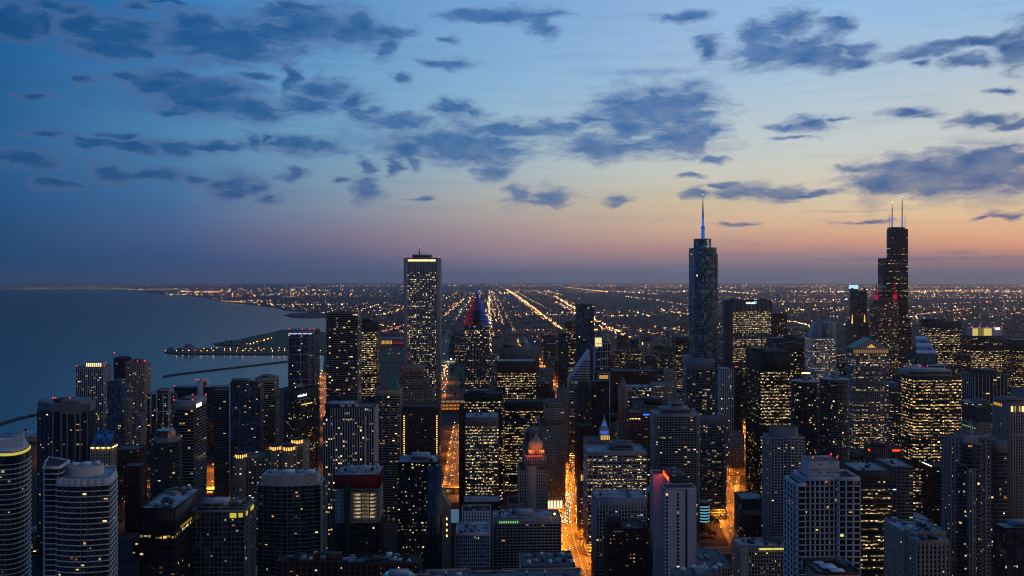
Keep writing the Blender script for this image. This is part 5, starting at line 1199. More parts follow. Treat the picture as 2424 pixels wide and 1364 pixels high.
t.boxes('balcony', 'pale_concrete', [[-h - 2.0, -h + .1, 1 + 6.3 * i, 5.5 + 6.3 * i, z - 3 - 3.0 * j, z - 2.0 - 3.0 * j] for i in range(4) for j in range(int(z / 3) - 1)])
t.prism('roof_screen', 'grey_metal', rr(X(1822, 6) + 3, X(1892, 6), 4, 22, 6, 4), t.z, t.Z_(1014)); t.prism('screen_roof', 'roof_dark', rr(X(1822, 6) + 3.4, X(1892, 6) - .4, 4.4, 21.6, 5.6, 4), t.Z_(1014) - .2, t.Z_(1014) + .2); t.finish()
# white condominium in front
wc = S('white_grid', fh=3.25, bay=4.3, pier=(0.75, 0.8, 'white_concrete', 1), band=(0.6, 0.8, 'white_concrete'), gl='black_glass', lit=0.035, gain=0.9, tint=(.3, .1, .05, .05, .6, 0))
t = T('white framed condominium tower with a big blank penthouse and dark windows', 1858, 2039, 470, 18, wc, name='condominium_tower', front=(1886, 2037))
X = t.X_; t.tier(1150, 1886, 1906, -1, 18, st=wc, rf='roof_dark', par=1.4); zl = t.z
t.tier(1136, 1905, 1985, 0, 18, st=S('white_grid', fh=3.25, bay=2.7, pier=(0.6, 0.8, 'white_concrete', 1), band=(0.55, 0.8, 'white_concrete'), gl='black_glass', lit=0.05, gain=1.0, tint=(.3, .1, .05, .05, .6, 0)), z0=0, rf='roof_dark', par=1.6)
t.tier(1137, 1985, 2037, -1.5, 17, st=wc, z0=0, rf='roof_dark', par=1.6); z = t.z
V_ = [(X(1909, 8), 5), (X(1984, 6), 4), (X(1984, 6), 15), (X(1909, 8), 15)]
t.prism('penthouse', 'white_concrete', V_, z - 1, t.Z_(1091, 6)); t.prism('penthouse_roof', 'roof_gravel', [(x * .97, y * .96 + .5) for x, y in V_], t.Z_(1091, 6) - .2, t.Z_(1091, 6) + .3); t.boxes('parapet', 'white_concrete', [[X(1909, 8), X(1984, 6), 14.6, 15, t.Z_(1091, 6), t.Z_(1091, 6) + 1]])
t.boxes('vent_panel', 'grey_metal', [[X(px, 6), X(px, 6) + 1.8, 3.85 + (1983 - px) * .0135, 4.0 + (1983 - px) * .0135, z + q, z + q + 0.9] for px, q in ((1936, 2.5), (1956, 2.6), (1968, 2.6), (1976, 2.6), (1937, 7), (1962, 8))]); t.boxes('panel_seam', 'pale_concrete', [[X(1912, 8), X(1982, 6), 3.9, 4.9, z + 4.8, z + 5.0]])
for px, dy in ((1924, 5), (1982, 5), (1968, 14)): beacon(t, X(px, dy), dy, t.Z_(1089, 6) + 1.6, 0.5)
t.finish()
t = T('beige hotel with yellow lettering along its roof edge', 1733, 1862, 700, 22, S('concrete_grid', fh=3.1, bay=2.35, pier=(0.75, 0.4, 'beige_stone', 1), band=(1.0, 0.35, 'beige_stone'), gl='black_glass', lit=0.08, gain=1.1), name='hotel_tower', front=(1751, 1861))
h = t.w / 2; t.tier(1294, rf='roof_membrane', top=4.2, pm='beige_stone', units=3); t.box('blank_wall', 'beige_stone', -h - .1, t.X_(1769), -0.55, 0.3, 0, t.z); z = t.z
text(t, 'HOMEWOOD SUITES HOTEL', emit('yellow_letter_glow', (240, 240, 130), 1.5), t.X_(1796), z - 2.6, -0.75, 2.0, sx=0.86)
t.pent(1812, 1862, 1281, 9, 20, 'beige_stone', rf='roof_dark'); t.finish()
t = T('flat topped block with a curved screen wall and a blue white roof plate', 1888, 2048, 415, 22, S('stone', fh=3.6, lit=0.0, pier=(1.4, .3, 'beige_stone', 1), band=(1.6, .2, 'beige_stone')), name='round_ended_block', front=(1922, 2046))
X = t.X_; h = t.w / 2
sh = rr(-h + 2.5, h - 1, 0, 17, 3, 4); t.tier(1361, poly=sh, rf='roof_dark', par=1.1, pm='red_brick'); z = t.z
arc = [(h - 3 - 2 * (1 - math.cos(R(a))), 4 + 16 * a / 90.0) for a in (0, 30, 60, 90)]
for i in range(8):
    t.tk = 90; a0, a1 = R(100 + i * 10), R(100 + (i + 1) * 10)
    p = np.array((-h + 13 + 13 * math.cos(a0), 13 + 10 * math.sin(a0))); q = np.array((-h + 13 + 13 * math.cos(a1), 13 + 10 * math.sin(a1))); u = (q - p); L = np.hypot(*u); u /= L
    t.boxes('screen_wall', 'grey_metal', [[0, L + .05, -.2, .2, z - 4, z + 1.7]], o=p, u=u, n=np.array([u[1], -u[0]]))
    t.tk = 91; a0, a1 = R(-20 + i * 12), R(-20 + (i + 1) * 12)
    p = np.array((h - 12 + 11 * math.cos(a0), 12 + 10 * math.sin(a0))); q = np.array((h - 12 + 11 * math.cos(a1), 12 + 10 * math.sin(a1))); u = (q - p); L = np.hypot(*u); u /= L
    t.boxes('screen_wall', 'grey_metal', [[0, L + .05, -.2, .2, z - 1, z + 1.7]], o=p, u=u, n=np.array([u[1], -u[0]]))
t.box('back_wall', 'dark_concrete', -h + 2, h - 6, 17.5, 18.2, z - 2, z + 2.4)
t.boxes('roof_plate', 'white_metal', [[-6, -1.2, 13.5, 19, z + 0.8, z + 1.1], [-5, 2.6, 6.5, 13.5, z + 0.8, z + 1.1], [-2.5, 4.4, 1.6, 6.5, z + 0.8, z + 1.1]])
t.boxes('roof_louvre', 'grey_metal', [[-h + 4, -6, 4 + k * 2.4, 5.0 + k * 2.4, z + .2, z + .5] for k in range(6)])
t.box('roof_house', 'dark_concrete', 5.5, h - 4, 9, 17, z, z + 1.6); t.finish()
st_ = S('stone', fh=3.4, bay=3.0, pier=(1.4, 0.5, 'beige_stone', 1), band=(1.5, 0.2, 'beige_stone'), lit=0.10, gain=1.0)
t = T('stepped beige hotel with pale blue roofs at the lower right', 2096, 2250, 620, 46, st_, name='hotel_tower', front=(2168, 2248))
X = t.X_; t.tier(1282, 2168, 2248, 0, 16, st=st_, rf='roof_membrane', units=2, top=3); t.tier(1262, 2140, 2240, 14, 46, st=st_, z0=0, rf='roof_membrane', units=8, top=3); t.tier(1246, 2125, 2150, 40, 62, st=st_, z0=0, rf='roof_membrane', units=1); t.finish()
t = T('dark glass block with a sloping blue roof at the right frame edge', 2352, 2460, 560, 13, S('curtain_dark', fh=3.3, bay=2.6, band=(.4, .15, 'black_steel'), lit=0.09, gain=0.9), front=(2378, 2460))
t.tier(1252, rf='roof_membrane', par=.8, units=0); t.pent(2400, 2460, 1238, 4, 12, 'grey_metal', rf='roof_membrane'); t.finish()
t = T('dark music hall block with glowing red signs beside the pedimented tower', 2044, 2136, 1090, 22, S('stone', pier=(1.2, .4, 'pink_granite', 1), band=(1.2, .2, 'pink_granite'), lit=0.03), front=(2062, 2134))
t.tier(1062, rf='roof_dark', units=4); t.pent(2070, 2094, 1050, 5, 18, 'dark_concrete')
t.solo('red_sign', emit('red_sign_glow', (255, 70, 20), 1.6), *box_arrays([[t.X_(2112), t.X_(2131), -.9, -.7, t.z - 3.6, t.z - 1.2], [-t.w / 2 - .7, -t.w / 2 - .5, 2, 8, t.z - 4, t.z - 1.5]])); t.boxes('dark_panel', 'black_glass', [[t.X_(2106), t.X_(2131), -.55, .2, t.z - 30, t.z - 5], [t.X_(2066), t.X_(2082), -.55, .2, t.z - 40, t.z - 6]]); t.finish()
simple('low red brick block with a pale patchy roof below the grey office grid', 2110, 2212, 1234, 905, 34, S('redbrick', fh=4, lit=0.1), rf='roof_membrane', units=7, front=(2136, 2210), name='brick_block').finish()
t = simple('small grey block with one glowing red sign on its left side', 2160, 2236, 1256, 800, 22, S('concrete_grid', lit=0.15), rf='roof_dark', units=3, front=(2186, 2234), name='shop_block')
t.solo('red_sign', emit('red_shop_glow', (255, 40, 30), 1.8), *box_arrays([[-t.w / 2 - .6, -t.w / 2 - .4, 4, 20, t.z - 3.4, t.z - 1.6]])); t.finish()
t = T('dark banded block with a thin white light line along its slanted roof', 2184, 2246, 1010, 22, S('bands', lit=0.12, gain=.7, band=(1.3, .4, 'brown_steel'), pier=(0, 0, 'brown_steel', 1)), front=(2206, 2246))
t.tier(1106, rf='roof_dark', par=.6); t.solo('roof_line_light', M_WHITE, *box_arrays([[-t.w / 2 - .9, -t.w / 2 - .4, 0, 22, t.z + .8, t.z + 1.6]])); t.finish()
simple('low black flat roofed block beside the orange junction', 1738, 1812, 1183, 985, 30, S('curtain_dark', lit=0.03), rf='roof_membrane', front=(1756, 1812), name='low_block', units=3).finish()
simple('old brown brick warehouse with lit upper windows beside the junction', 1752, 1818, 1222, 915, 24, S('brick', fh=4.2, bay=3.6, lit=0.22, gain=1.1), rf='roof_dark', front=(1766, 1817), name='brick_warehouse').finish()
# round parking drum with cyan rings
t = T('small round drum ringed with bands of cyan light beside the junction', 1654, 1684, 1045, 16, name='lit_drum', front=(1655, 1683))
r = t.w / 2; z1 = t.Z_(1192); t.prism('wall', 'dark_glass', ell(0, r, r, r, 20), 0, z1); t.prism('roof', 'roof_membrane', ell(0, r, r + .3, r + .3, 20), z1, z1 + .8)
for k in range(6): t.prism('cyan_ring', emit('cyan_ring_glow', (120, 225, 255), 0.55), ell(0, r, r + .15, r + .15, 20), z1 - 5.4 - k * 3.6, z1 - 4.0 - k * 3.6)
t.finish()
t = T('wide flat dark roof with two roof hatches below the orange junction', 1640, 1737, 760, 52, S('stone', lit=0.0), name='low_block', front=(1648, 1735))
t.tier(1345, rf='roof_gravel', par=.9); 
for px, dy in ((1656, 22), (1672, 22)): t.solo('roof_hatch', 'grey_metal', *box_arrays([[t.X_(px, dy), t.X_(px, dy) + 3.4, dy, dy + 11, t.z + .2, t.z + 2.0]]))
t.finish()
t = T('blue grey rooftop of clustered cooling towers below the white hotel', 1608, 1712, 520, 26, S('stone', lit=0.0), name='cooling_plant', front=(1612, 1708))
t.tier(1380, rf='roof_gravel', par=.8)
for px, dy, hh in ((1617, 4, 8), (1641, 10, 7.5), (1693, 5, 8.5), (1703, 14, 7)): 
    t.tk += 1; x = t.X_(px, dy); t.prism('cooling_tower', 'grey_metal', ell(x, dy, 1.5, 1.5, 10), t.z, t.z + hh - 1); t.prism('cooling_cap', 'white_metal', ell(x, dy, 1.8, 1.8, 10), t.z + hh - 1, t.z + hh, top=ell(x, dy, 1.1, 1.1, 10))
t.boxes('pipe', 'white_metal', [[t.X_(1652, 8) + k * 1.5, t.X_(1652, 8) + .7 + k * 1.5, 6, 18, t.z + 3 + k * .6, t.z + 3.7 + k * .6] for k in range(5)]); t.boxes('frame', 'grey_metal', [[t.X_(1640, 8), t.X_(1690, 8), y, y + .4, t.z + q, t.z + q + .4] for y in (6, 18) for q in (2.4, 5.6)]); t.finish()
# ------------------------------------------------------------------ the loop, further back
simple('blue glass tower taller than its neighbours with one bright white window', 1362, 1406, 724, 1830, 36, S('curtain', fh=3.6, lit=0.08, run=.3, gl='blue_glass', pier=(.15, .1, 'black_steel', 1), gain=1.2), rf='roof_dark', par=2).finish()
t = simple('dark red slab with white letters near its top', 1337, 1365, 763, 2400, 40, S('bands', fh=3.9, pier=(0, 0, 'red_brick', 1), band=(1.7, .3, 'red_brick'), lit=0.35, run=.6), top=18, rf='roof_dark'); text(t, 'CNA', 'white_metal', t.X_(1353), t.Z_(772), -1.2, 7.0); t.finish()
simple('dark blue slab left of the dark red slab', 1321, 1346, 790, 2250, 36, S('curtain_dark', lit=.1)).finish()
t = T('white framed glass tower with a glowing cream box on top', 1404, 1446, 1560, 36, S('curtain_dark', fh=3.1, bay=5, pier=(.5, .6, 'white_concrete', 1), band=(.9, .2, 'dark_concrete'), lit=.18), front=(1410, 1444))
t.tier(812, 1427, 1444, 0, 36, rf='roof_dark'); t.tier(822, 1410, 1427, 2, 34, z0=0, rf='roof_dark')
h = t.w / 2; t.boxes('white_frame', 'white_concrete', [[-h, h, -.9, 0, t.Z_(812) - 2 - 14 * k, t.Z_(812) - 1 - 14 * k] for k in range(9)])
t.solo('glowing_box', emit('cream_box_glow', (255, 236, 170), 0.9), *box_arrays([[t.X_(1411), t.X_(1425), 3, 16, t.z + .3, t.Z_(801)]])); t.finish()
t = simple('dark glass tower edged by a white frame, below the glowing cream box', 1406, 1446, 884, 1390, 30, S('curtain_dark', lit=.08, gl='dark_glass'), rf='roof_dark', front=(1414, 1444))
h = t.w / 2; t.boxes('white_frame', 'white_concrete', [[h - 1.2, h, -.8, 0, 0, t.z + .8], [-h, -h + .8, -.8, 0, 0, t.z + .8], [-h, h, -.8, 0, t.z - 1, t.z + .6], [-h, h, -.8, 0, t.z - 12, t.z - 11.2]]); t.solo('lit_penthouse', emit('penthouse_amber', (255, 190, 110), .5), *box_arrays([[-h + 3, h - 3, -.3, -.2, t.z - 9, t.z - 3]])); t.finish()
simple('small dark blue rounded tower beside the gold tipped tower', 1396, 1416, 905, 1300, 24, S('curtain_dark', lit=.16)).finish()
t = simple('brown banded hotel block with a blue sign on its slanted corner', 1488, 1552, 978, 1140, 40, S('bands', fh=3.4, band=(1.6, .4, 'pink_granite'), pier=(.6, .2, 'pink_granite', 1), lit=.2), rf='roof_dark', front=(1490, 1538), units=3)
t.solo('blue_sign', emit('blue_sign_glow', (50, 120, 255), 1.4), *box_arrays([[t.w / 2 - 9, t.w / 2 - .5, -1, -.8, t.z - 3, t.z - 1]])); t.solo('attic_light', M_WARM, *box_arrays([[-t.w / 2 + 1 + k * 2, -t.w / 2 + 1.9 + k * 2, -.9, -.7, t.z - 8, t.z - 7] for k in range(7)])); t.finish()
simple('white gridded loop block with rows of cool lit windows', 1466, 1542, 918, 1500, 40, S('white_grid', fh=3.8, bay=4, pier=(.9, .4, 'grey_concrete', 1), band=(1.2, .3, 'grey_concrete'), lit=.4, run=.5, tint=(.05, .2, .4, .4, 0, 0)), rf='roof_membrane', units=3).finish()
simple('beige block with a bright yellow top floor in the loop', 1538, 1598, 912, 1480, 40, S('stone', lit=.35, run=.5, pier=(1.2, .4, 'beige_stone', 1))).finish()
simple('dark roofed theatre block above the brown banded hotel', 1495, 1592, 962, 1340, 50, S('stone', lit=.04, pier=(1.4, .3, 'pink_granite', 1), band=(1.5, .2, 'pink_granite')), rf='roof_dark', pents=((1530, 1568, 944, 14, 40, 'brown_steel'),)).finish()
simple('pale pink slab with punched windows in the middle of the loop', 1571, 1602, 880, 1560, 30, S('white_grid', fh=3.4, pier=(1.5, .3, 'beige_stone', 1), band=(1.6, .25, 'beige_stone'), lit=.05)).finish()
simple('dark office block with lit rows left of the blue spire tower', 1591, 1634, 799, 1900, 40, S('office_dark', lit=.5, run=.7), top=12).finish()
simple('long red brown block with many tiny windows in the loop', 1446, 1556, 880, 1680, 40, S('redbrick', bay=4, lit=.14)).finish()
simple('stone block dark on its face at the left wall of the avenue canyon', 1262, 1302, 910, 1400, 44, S('brick', lit=.12), rf='roof_membrane', pents=((1272, 1292, 902, 10, 30),)).finish()
simple('orange lit beige block on the right of the avenue canyon', 1319, 1348, 926, 1370, 40, S('stone', pier=(1.2, .4, 'beige_stone', 1), lit=.15), rf='roof_dark').finish()
simple('brown slab nearest the right bank of the avenue canyon', 1358, 1406, 1010, 1190, 30, S('brick', lit=.06), rf='roof_dark', front=(1372, 1405)).finish()
# right background
simple('blue lit office slab behind the slanted glass block', 2180, 2277, 762, 1950, 40, S('office_grid', fh=4, bay=3, lit=.72, run=.6, band=(1.4, .3, 'dark_concrete'), pier=(.4, .2, 'dark_concrete', 1), tint=(.3, .35, .25, .1, 0, 0)), top=14, pents=((2186, 2230, 755, 6, 30, 'dark_glass'),)).finish()
t = simple('office tower with a glowing cream crown wall and white sign', 2286, 2378, 796, 1900, 44, S('office_grid', fh=4, bay=3, lit=.55, run=.6, band=(1.5, .3, 'dark_concrete'), pier=(.4, .2, 'dark_concrete', 1)), top=4, front=(2297, 2376), mech=((.86, .93),))
h = t.w / 2; t.prism('crown_wall', 'white_concrete', rect(t.X_(2302, 3), t.X_(2374, 3), 3, 30), t.z, t.Z_(777))
t.solo('crown_glow', emit('crown_panel_glow', (235, 210, 110), .8), *box_arrays([[t.X_(2303), t.X_(2316), 2.2, 2.4, t.z + 1, t.Z_(778)], [t.X_(2330), t.X_(2349), 2.2, 2.4, t.z + 1, t.Z_(778)]])); t.solo('crown_dim_panel', emit('crown_dim_glow', (150, 140, 80), .5), *box_arrays([[t.X_(2316), t.X_(2330), 2.3, 2.45, t.z + 1, t.Z_(778)]]))
text(t, 'UBS', M_WHITE, t.X_(2357), t.Z_(780.5), 1.9, 6.6)
for px in (2300, 2318, 2336, 2354, 2372): beacon(t, t.X_(px, 3), 3, t.Z_(774))
t.finish()
simple('dark lit office block left of the glowing crown tower', 2258, 2300, 842, 1850, 40, S('office_dark', lit=.4, run=.5)).finish()
simple('tall dark office block with yellow rows at the right frame edge', 2372, 2450, 806, 1800, 40, S('office_dark', lit=.5, run=.6), top=22, rf='roof_membrane').finish()
t = T('glass block with a slanted striped skylight below black skyscraper', 2146, 2222, 1800, 50, S('curtain', lit=.2, run=.6, gl='blue_glass'), front=(2172, 2220))
t.tier(838); z = t.z; h = t.w / 2; 
for k in range(5):
    q = np.array([(-h + 4 * k * 1.0, 2 + 9 * k, z + k * 7), (h, 2 + 9 * k, z + k * 7), (h, 9 + 9 * k, z + 7 + k * 7), (-h + 4 * k, 9 + 9 * k, z + 7 + k * 7)]); t.add('skylight_band', 'teal_glass' if k % 2 else 'white_metal', q, np.array([(0, 1, 2, 3)])); t.box('skylight_wall', 'dark_glass', -h + 4 * k, h, 9 + 9 * k, 11 + 9 * k, z, z + 7 + k * 7)
t.finish()
simple('dark reddish slab with red roof lights behind yellow office tower', 2128, 2204, 872, 1350, 30, S('curtain_dark', lit=.16, tint=(.2, .2, .1, .1, .5, 0)), rf='roof_membrane', beacons=((2140, 2), (2178, 2), (2196, 2)), front=(2150, 2200)).finish()
simple('dark blue box with a pale roof and few windows behind yellow office tower', 2196, 2262, 868, 1400, 30, S('office_black', bay=3, lit=.06, pier=(.3, .3, 'grey_metal', 1)), rf='roof_membrane', front=(2204, 2260)).finish()
simple('grey banded slab with pale roof beside the pedimented tower', 2092, 2130, 908, 1430, 30, S('bands', lit=.42, run=.6, band=(1.6, .3, 'grey_concrete')), rf='roof_membrane', top=14).finish()
simple('pale slab with grey fins far right beneath the dark lit rows', 2394, 2450, 925, 1250, 30, S('fins', lit=.03, bay=2.6)).finish()
simple('low green roofed block with a lit row, right of yellow office tower', 2278, 2352, 955, 1300, 40, S('bands', lit=.3, run=.6), rf='roof_membrane', pents=((2312, 2342, 948, 8, 26, 'grey_metal'),), front=(2296, 2350)).finish()
t = simple('stone block with a sloping roof and green uplights behind condominium tower', 2284, 2362, 1000, 1120, 40, S('stone', lit=.12, pier=(1.2, .4, 'beige_stone', 1)), front=(2312, 2360), par=0)
P4 = rect(-t.w / 2, t.w / 2, 0, 40); t.prism('sloped_roof', 'roof_dark', P4, t.z, t.z + 18, top=rect(-t.w / 4, t.w / 3, 14, 34))
t.solo('green_uplight', emit('green_up_glow', (150, 255, 140), 1.0), *box_arrays([[-t.w / 2 - .7, -t.w / 2 - .5, 3 + k * 5, 5 + k * 5, t.z - 9, t.z - 8] for k in range(7)])); t.finish()
# far landmarks: floodlit museum, long lit hall in the park
t = T('floodlit columned museum standing in the dark lakefront park', 898, 958, 3850, 60, S('stone', lit=0, bay=9), name='museum', front=(900, 956))
t.tier(0, zt=24, rf='roof_membrane', par=0); h = t.w / 2
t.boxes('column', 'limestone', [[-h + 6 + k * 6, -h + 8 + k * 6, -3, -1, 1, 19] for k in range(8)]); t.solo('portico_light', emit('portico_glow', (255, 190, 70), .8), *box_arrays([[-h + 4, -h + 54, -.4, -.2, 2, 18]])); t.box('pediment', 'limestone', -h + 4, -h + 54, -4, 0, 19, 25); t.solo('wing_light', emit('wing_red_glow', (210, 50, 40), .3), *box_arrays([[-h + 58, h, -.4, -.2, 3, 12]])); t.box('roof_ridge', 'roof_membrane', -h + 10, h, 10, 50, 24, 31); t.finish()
t = T('long low gallery hall with a glowing orange roof in the park', 1038, 1106, 1960, 46, S('stone', lit=0, bay=9, pier=(1, .4, 'beige_stone', 1)), name='gallery_hall', front=(1041, 1102))
t.tier(0, zt=19, rf='roof_membrane', par=1); h = t.w / 2; t.solo('hall_light', emit('hall_glow', (255, 150, 50), .55), *box_arrays([[-h + 2 + k * 6.2, -h + 6.6 + k * 6.2, -.7, -.5, 4 + 7.5 * j, 8.5 + 7.5 * j] for k in range(9) for j in range(2)])); t.solo('skylight', emit('skylight_glow', (255, 160, 60), .4), *box_arrays([[-h + 3 + k * 11, -h + 11 + k * 11, 4 + 8 * j, 8 + 8 * j, 19.3, 19.9] for k in range(5) for j in range(4)])); t.finish()

# ================================================================== ground, lake, shore
def G(px, y, dz=0.0):
    """ground point (on the curved earth) seen at photo column px, row y"""
    s = (y - EY) / F; Rr = 7.4e6
    D = Rr * (s - math.sqrt(max(1e-12, s * s - 2 * (H - dz) / Rr)))
    x, yy = P(px, D); return x, yy, D

def interp(x, pts):
    return float(np.interp(x, [p[0] for p in pts], [p[1] for p in pts]))

COAST = [(100, -400), (1650, -300), (1700, 330), (2300, 620), (2545, 762), (2900, 765), (3393, 768), (4600, 790), (5500, 800), (6700, 778), (7000, 770), (7400, 715), (7700, 672), (8300, 660), (9150, 600), (10400, 520), (13300, 470), (14000, 400), (17200, 330), (19600, 300), (21000, 210), (21700, -400), (90000, -400)]
def sheet(name, rows, left, right, m, z=0.0, nx=60):
    V = []; 
    for D in rows:
        a, b = left(D), right(D)
        for i in range(nx + 1):
            x, y = P(a + (b - a) * i / nx, D); V.append((x, y, z + drop(math.hypot(x, y))))
    n = len(rows); Fq = [(j * (nx + 1) + i, j * (nx + 1) + i + 1, (j + 1) * (nx + 1) + i + 1, (j + 1) * (nx + 1) + i) for j in range(n - 1) for i in range(nx)]
    o = mesh_obj(name, np.array(V), np.array(Fq), m); o['kind'] = 'structure'
    for p in o.data.polygons: p.use_smooth = True
    return o

def ground_mat():
    m = bpy.data.materials.new('city_ground'); m.use_nodes = True; w = NT(m.node_tree)
    tc = w.n('ShaderNodeTexCoord').outputs['Object']
    a = w.noise(tc, 0.0022, 6, .6).outputs[0]; b = w.noise(tc, 0.03, 4, .6).outputs[0]
    c = w.ramp(a, [(0.3, lin((44, 42, 44))), (0.5, lin((66, 62, 62))), (0.62, lin((52, 54, 44))), (0.75, lin((84, 78, 74)))])
    mul = w.n('ShaderNodeVectorMath', operation='SCALE'); w.put(mul.inputs[0], c); w.put(mul.inputs['Scale'], w.mr(b, .3, .7, .6, 1.4))
    bs = w.n('ShaderNodeBsdfPrincipled'); w.put(bs.inputs['Base Color'], mul.outputs[0]); bs.inputs['Roughness'].default_value = .95
    bs.inputs['Specular IOR Level'].default_value = 0.1
    o = w.n('ShaderNodeOutputMaterial'); w.put(o.inputs[0], bs.outputs[0]); MATS['city_ground'] = m
def water_mat():
    m = bpy.data.materials.new('lake_water'); m.use_nodes = True; w = NT(m.node_tree)
    tc = w.n('ShaderNodeTexCoord').outputs['Object']
    n1 = w.noise(w.v('MULTIPLY', tc, (1, 1, 1)), 0.06, 4, .6).outputs[0]
    n2 = w.noise(w.v('MULTIPLY', tc, (0.6, 1, 1)), 0.0016, 4, .55).outputs[0]
    bp = w.n('ShaderNodeBump'); bp.inputs['Strength'].default_value = .2; bp.inputs['Distance'].default_value = 1.0; w.put(bp.inputs['Height'], n1)
    g = w.n('ShaderNodeBsdfGlossy'); g.inputs['Color'].default_value = (.40, .42, .40, 1)      # mean reflectance of a rippled lake at these low angles
    w.put(g.inputs['Roughness'], w.mr(n2, .3, .7, .10, .16)); w.put(g.inputs['Normal'], bp.outputs[0])
    df = w.n('ShaderNodeBsdfDiffuse'); df.inputs['Color'].default_value = (0.002, 0.010, 0.012, 1)
    bs = w.n('ShaderNodeAddShader'); w.put(bs.inputs[0], g.outputs[0]); w.put(bs.inputs[1], df.outputs[0])
    o = w.n('ShaderNodeOutputMaterial'); w.put(o.inputs[0], bs.outputs[0]); MATS['lake_water'] = m
ground_mat(); water_mat()
mat('asphalt', (66, 64, 64), .8, .2, .05); mat('paving', (120, 114, 108), .85, .2, .1); mat('paint_white', (215, 212, 205), .7, .1); mat('lawn', (46, 58, 34), .95, .35, .03); mat('rubble', (74, 72, 70), .95, .3, .3)

ROWS = sorted(set([round(60 * 1.09 ** k, 1) for k in range(84)] + [1650.0, 1700.0, 7000.0, 7700.0]))
ROWS = [r for r in ROWS if r < 72000] + [72000.0]
sheet('ground', ROWS, lambda D: interp(D, COAST), lambda D: 2424 + 500, 'city_ground', 0.0)
sheet('lake_water', ROWS[30:], lambda D: -500, lambda D: 1000, 'lake_water', -2.0, 40)

def prism_obj(name, pts, z0, z1, m, kind='structure'):
    """flat-topped land from a ground outline given in photo columns/rows"""
    me = bpy.data.meshes.new(name); P_ = [G(a, b) for a, b in pts]; n = len(P_)
    V = [(x, y, z0 + drop(D)) for x, y, D in P_] + [(x, y, z1 + drop(D)) for x, y, D in P_]
    me.from_pydata(V, [], [tuple(range(n, 2 * n))] + [(i, (i + 1) % n, n + (i + 1) % n, n + i) for i in range(n)]); me.update()
    me.materials.append(M(m)); o = bpy.data.objects.new(name, me); COL.objects.link(o)
    if kind: o['kind'] = kind
    return o
prism_obj('peninsula_ground', [(388, 833), (415, 837), (470, 838.5), (600, 839), (800, 839), (800, 792), (745, 783), (700, 779), (665, 782), (640, 788), (600, 796), (560, 806), (520, 811), (505, 813.5), (512, 817), (560, 818), (575, 821), (520, 824), (470, 825), (440, 828), (405, 829.5)][::-1], -3, 1.5, 'lawn')
prism_obj('sand_spit', [(672, 746), (690, 751), (730, 753), (800, 750), (800, 743), (740, 741), (690, 742)][::-1], -3, 1.0, 'city_ground')
def breakwater(pts, label):
    b = None; Q = [G(a, c) for a, c in pts]
    b = Bld('breakwater', label, 'breakwater', Q[0][0], Q[0][1], z=-2.0)
    for p, q in zip(Q[:-1], Q[1:]):
        u = np.array([q[0] - p[0], q[1] - p[1]]); L = np.hypot(*u); u /= L
        k = max(1, int(L / 9)); rg = random.Random(int(L))
        b.boxes('rock_wall', 'rubble', [[L * i / k, L * (i + 1) / k, -3 + rg.uniform(-.8, .4), 3 + rg.uniform(-.4, .8), -1, 2.7 + rg.uniform(-.4, .6)] for i in range(k)], o=(p[0] - b.X, p[1] - b.Y), u=u, n=(-u[1], u[0]))
    b.finish()
breakwater([(388, 891), (402, 888), (430, 884), (560, 869), (682, 855)], 'long dark breakwater line across the inner harbour')
breakwater([(-120, 1036), (0, 1003), (40, 990), (110, 975)], 'dark breakwater at left edge running out from brown tower')

# ------------------------------------------------------------------ roads
ROADS = []
def road(pts, w, m='asphalt', z=0.12, name='road', marks=True, pave=True, world=None):
    Q = world or [G(a, b)[:2] for a, b in pts]
    # resample
    R_ = []
    for (x0, y0), (x1, y1) in zip(Q[:-1], Q[1:]):
        k = max(1, int(math.hypot(x1 - x0, y1 - y0) / 25))
        R_ += [(x0 + (x1 - x0) * i / k, y0 + (y1 - y0) * i / k) for i in range(k)]
    R_.append(Q[-1]); R_ = np.array(R_)
    if len(R_) > 8:
        for _ in range(3): R_[1:-1] = (R_[:-2] + 2 * R_[1:-1] + R_[2:]) / 4
    tg = np.gradient(R_, axis=0); tg /= np.hypot(tg[:, 0], tg[:, 1])[:, None]; nr = np.c_[tg[:, 1], -tg[:, 0]]
    def strip(nm, a, b, zz, mm, dash=None, low=None):
        A = R_ + nr * a; B = R_ + nr * b; V = []; Fq = []
        zd = lambda q: drop(math.hypot(*q))
        for i in range(len(R_) - 1):
            if dash and i % dash[0] >= dash[1]: continue
            s = len(V); V += [(*A[i], zz + zd(A[i])), (*B[i], zz + zd(B[i])), (*B[i + 1], zz + zd(B[i + 1])), (*A[i + 1], zz + zd(A[i + 1]))]; Fq.append((s, s + 1, s + 2, s + 3))
        o = mesh_obj(nm, np.array(V), np.array([f[::-1] for f in Fq]) if (np.cross(B[0] - A[0], A[1] - A[0]) < 0) else np.array(Fq), mm); o['kind'] = 'structure'
        return o
    strip(name, -w / 2, w / 2, z, m)
    if marks:
        for q in (-w / 4, 0, w / 4): strip('lane_markings', q - .14, q + .14, z + .03, 'paint_white', None if q == 0 else (2, 1))
    if pave:
        for s_ in (-1, 1): strip('pavement', s_ * (w / 2 + 6) if s_ < 0 else w / 2, -w / 2 if s_ < 0 else w / 2 + 6, z + .14, 'paving')
    ROADS.append((R_, w / 2 + (7 if pave else 2)))
    return R_, nr
def vp(px, y, y2): return 1150 + (px - 1150) * (y2 - EY) / (y - EY)
AVE = [(1392, 1380), (1372, 1320), (1356, 1270), (1350, 1225), (1355, 1185), (1366, 1150), (1368, 1120), (1361, 1085), (1352, 1050), (1343, 1015), (1333, 970), (vp(1333, 970, 860), 860), (vp(1333, 970, 790), 790)]
ave, aven = road(AVE, 27)
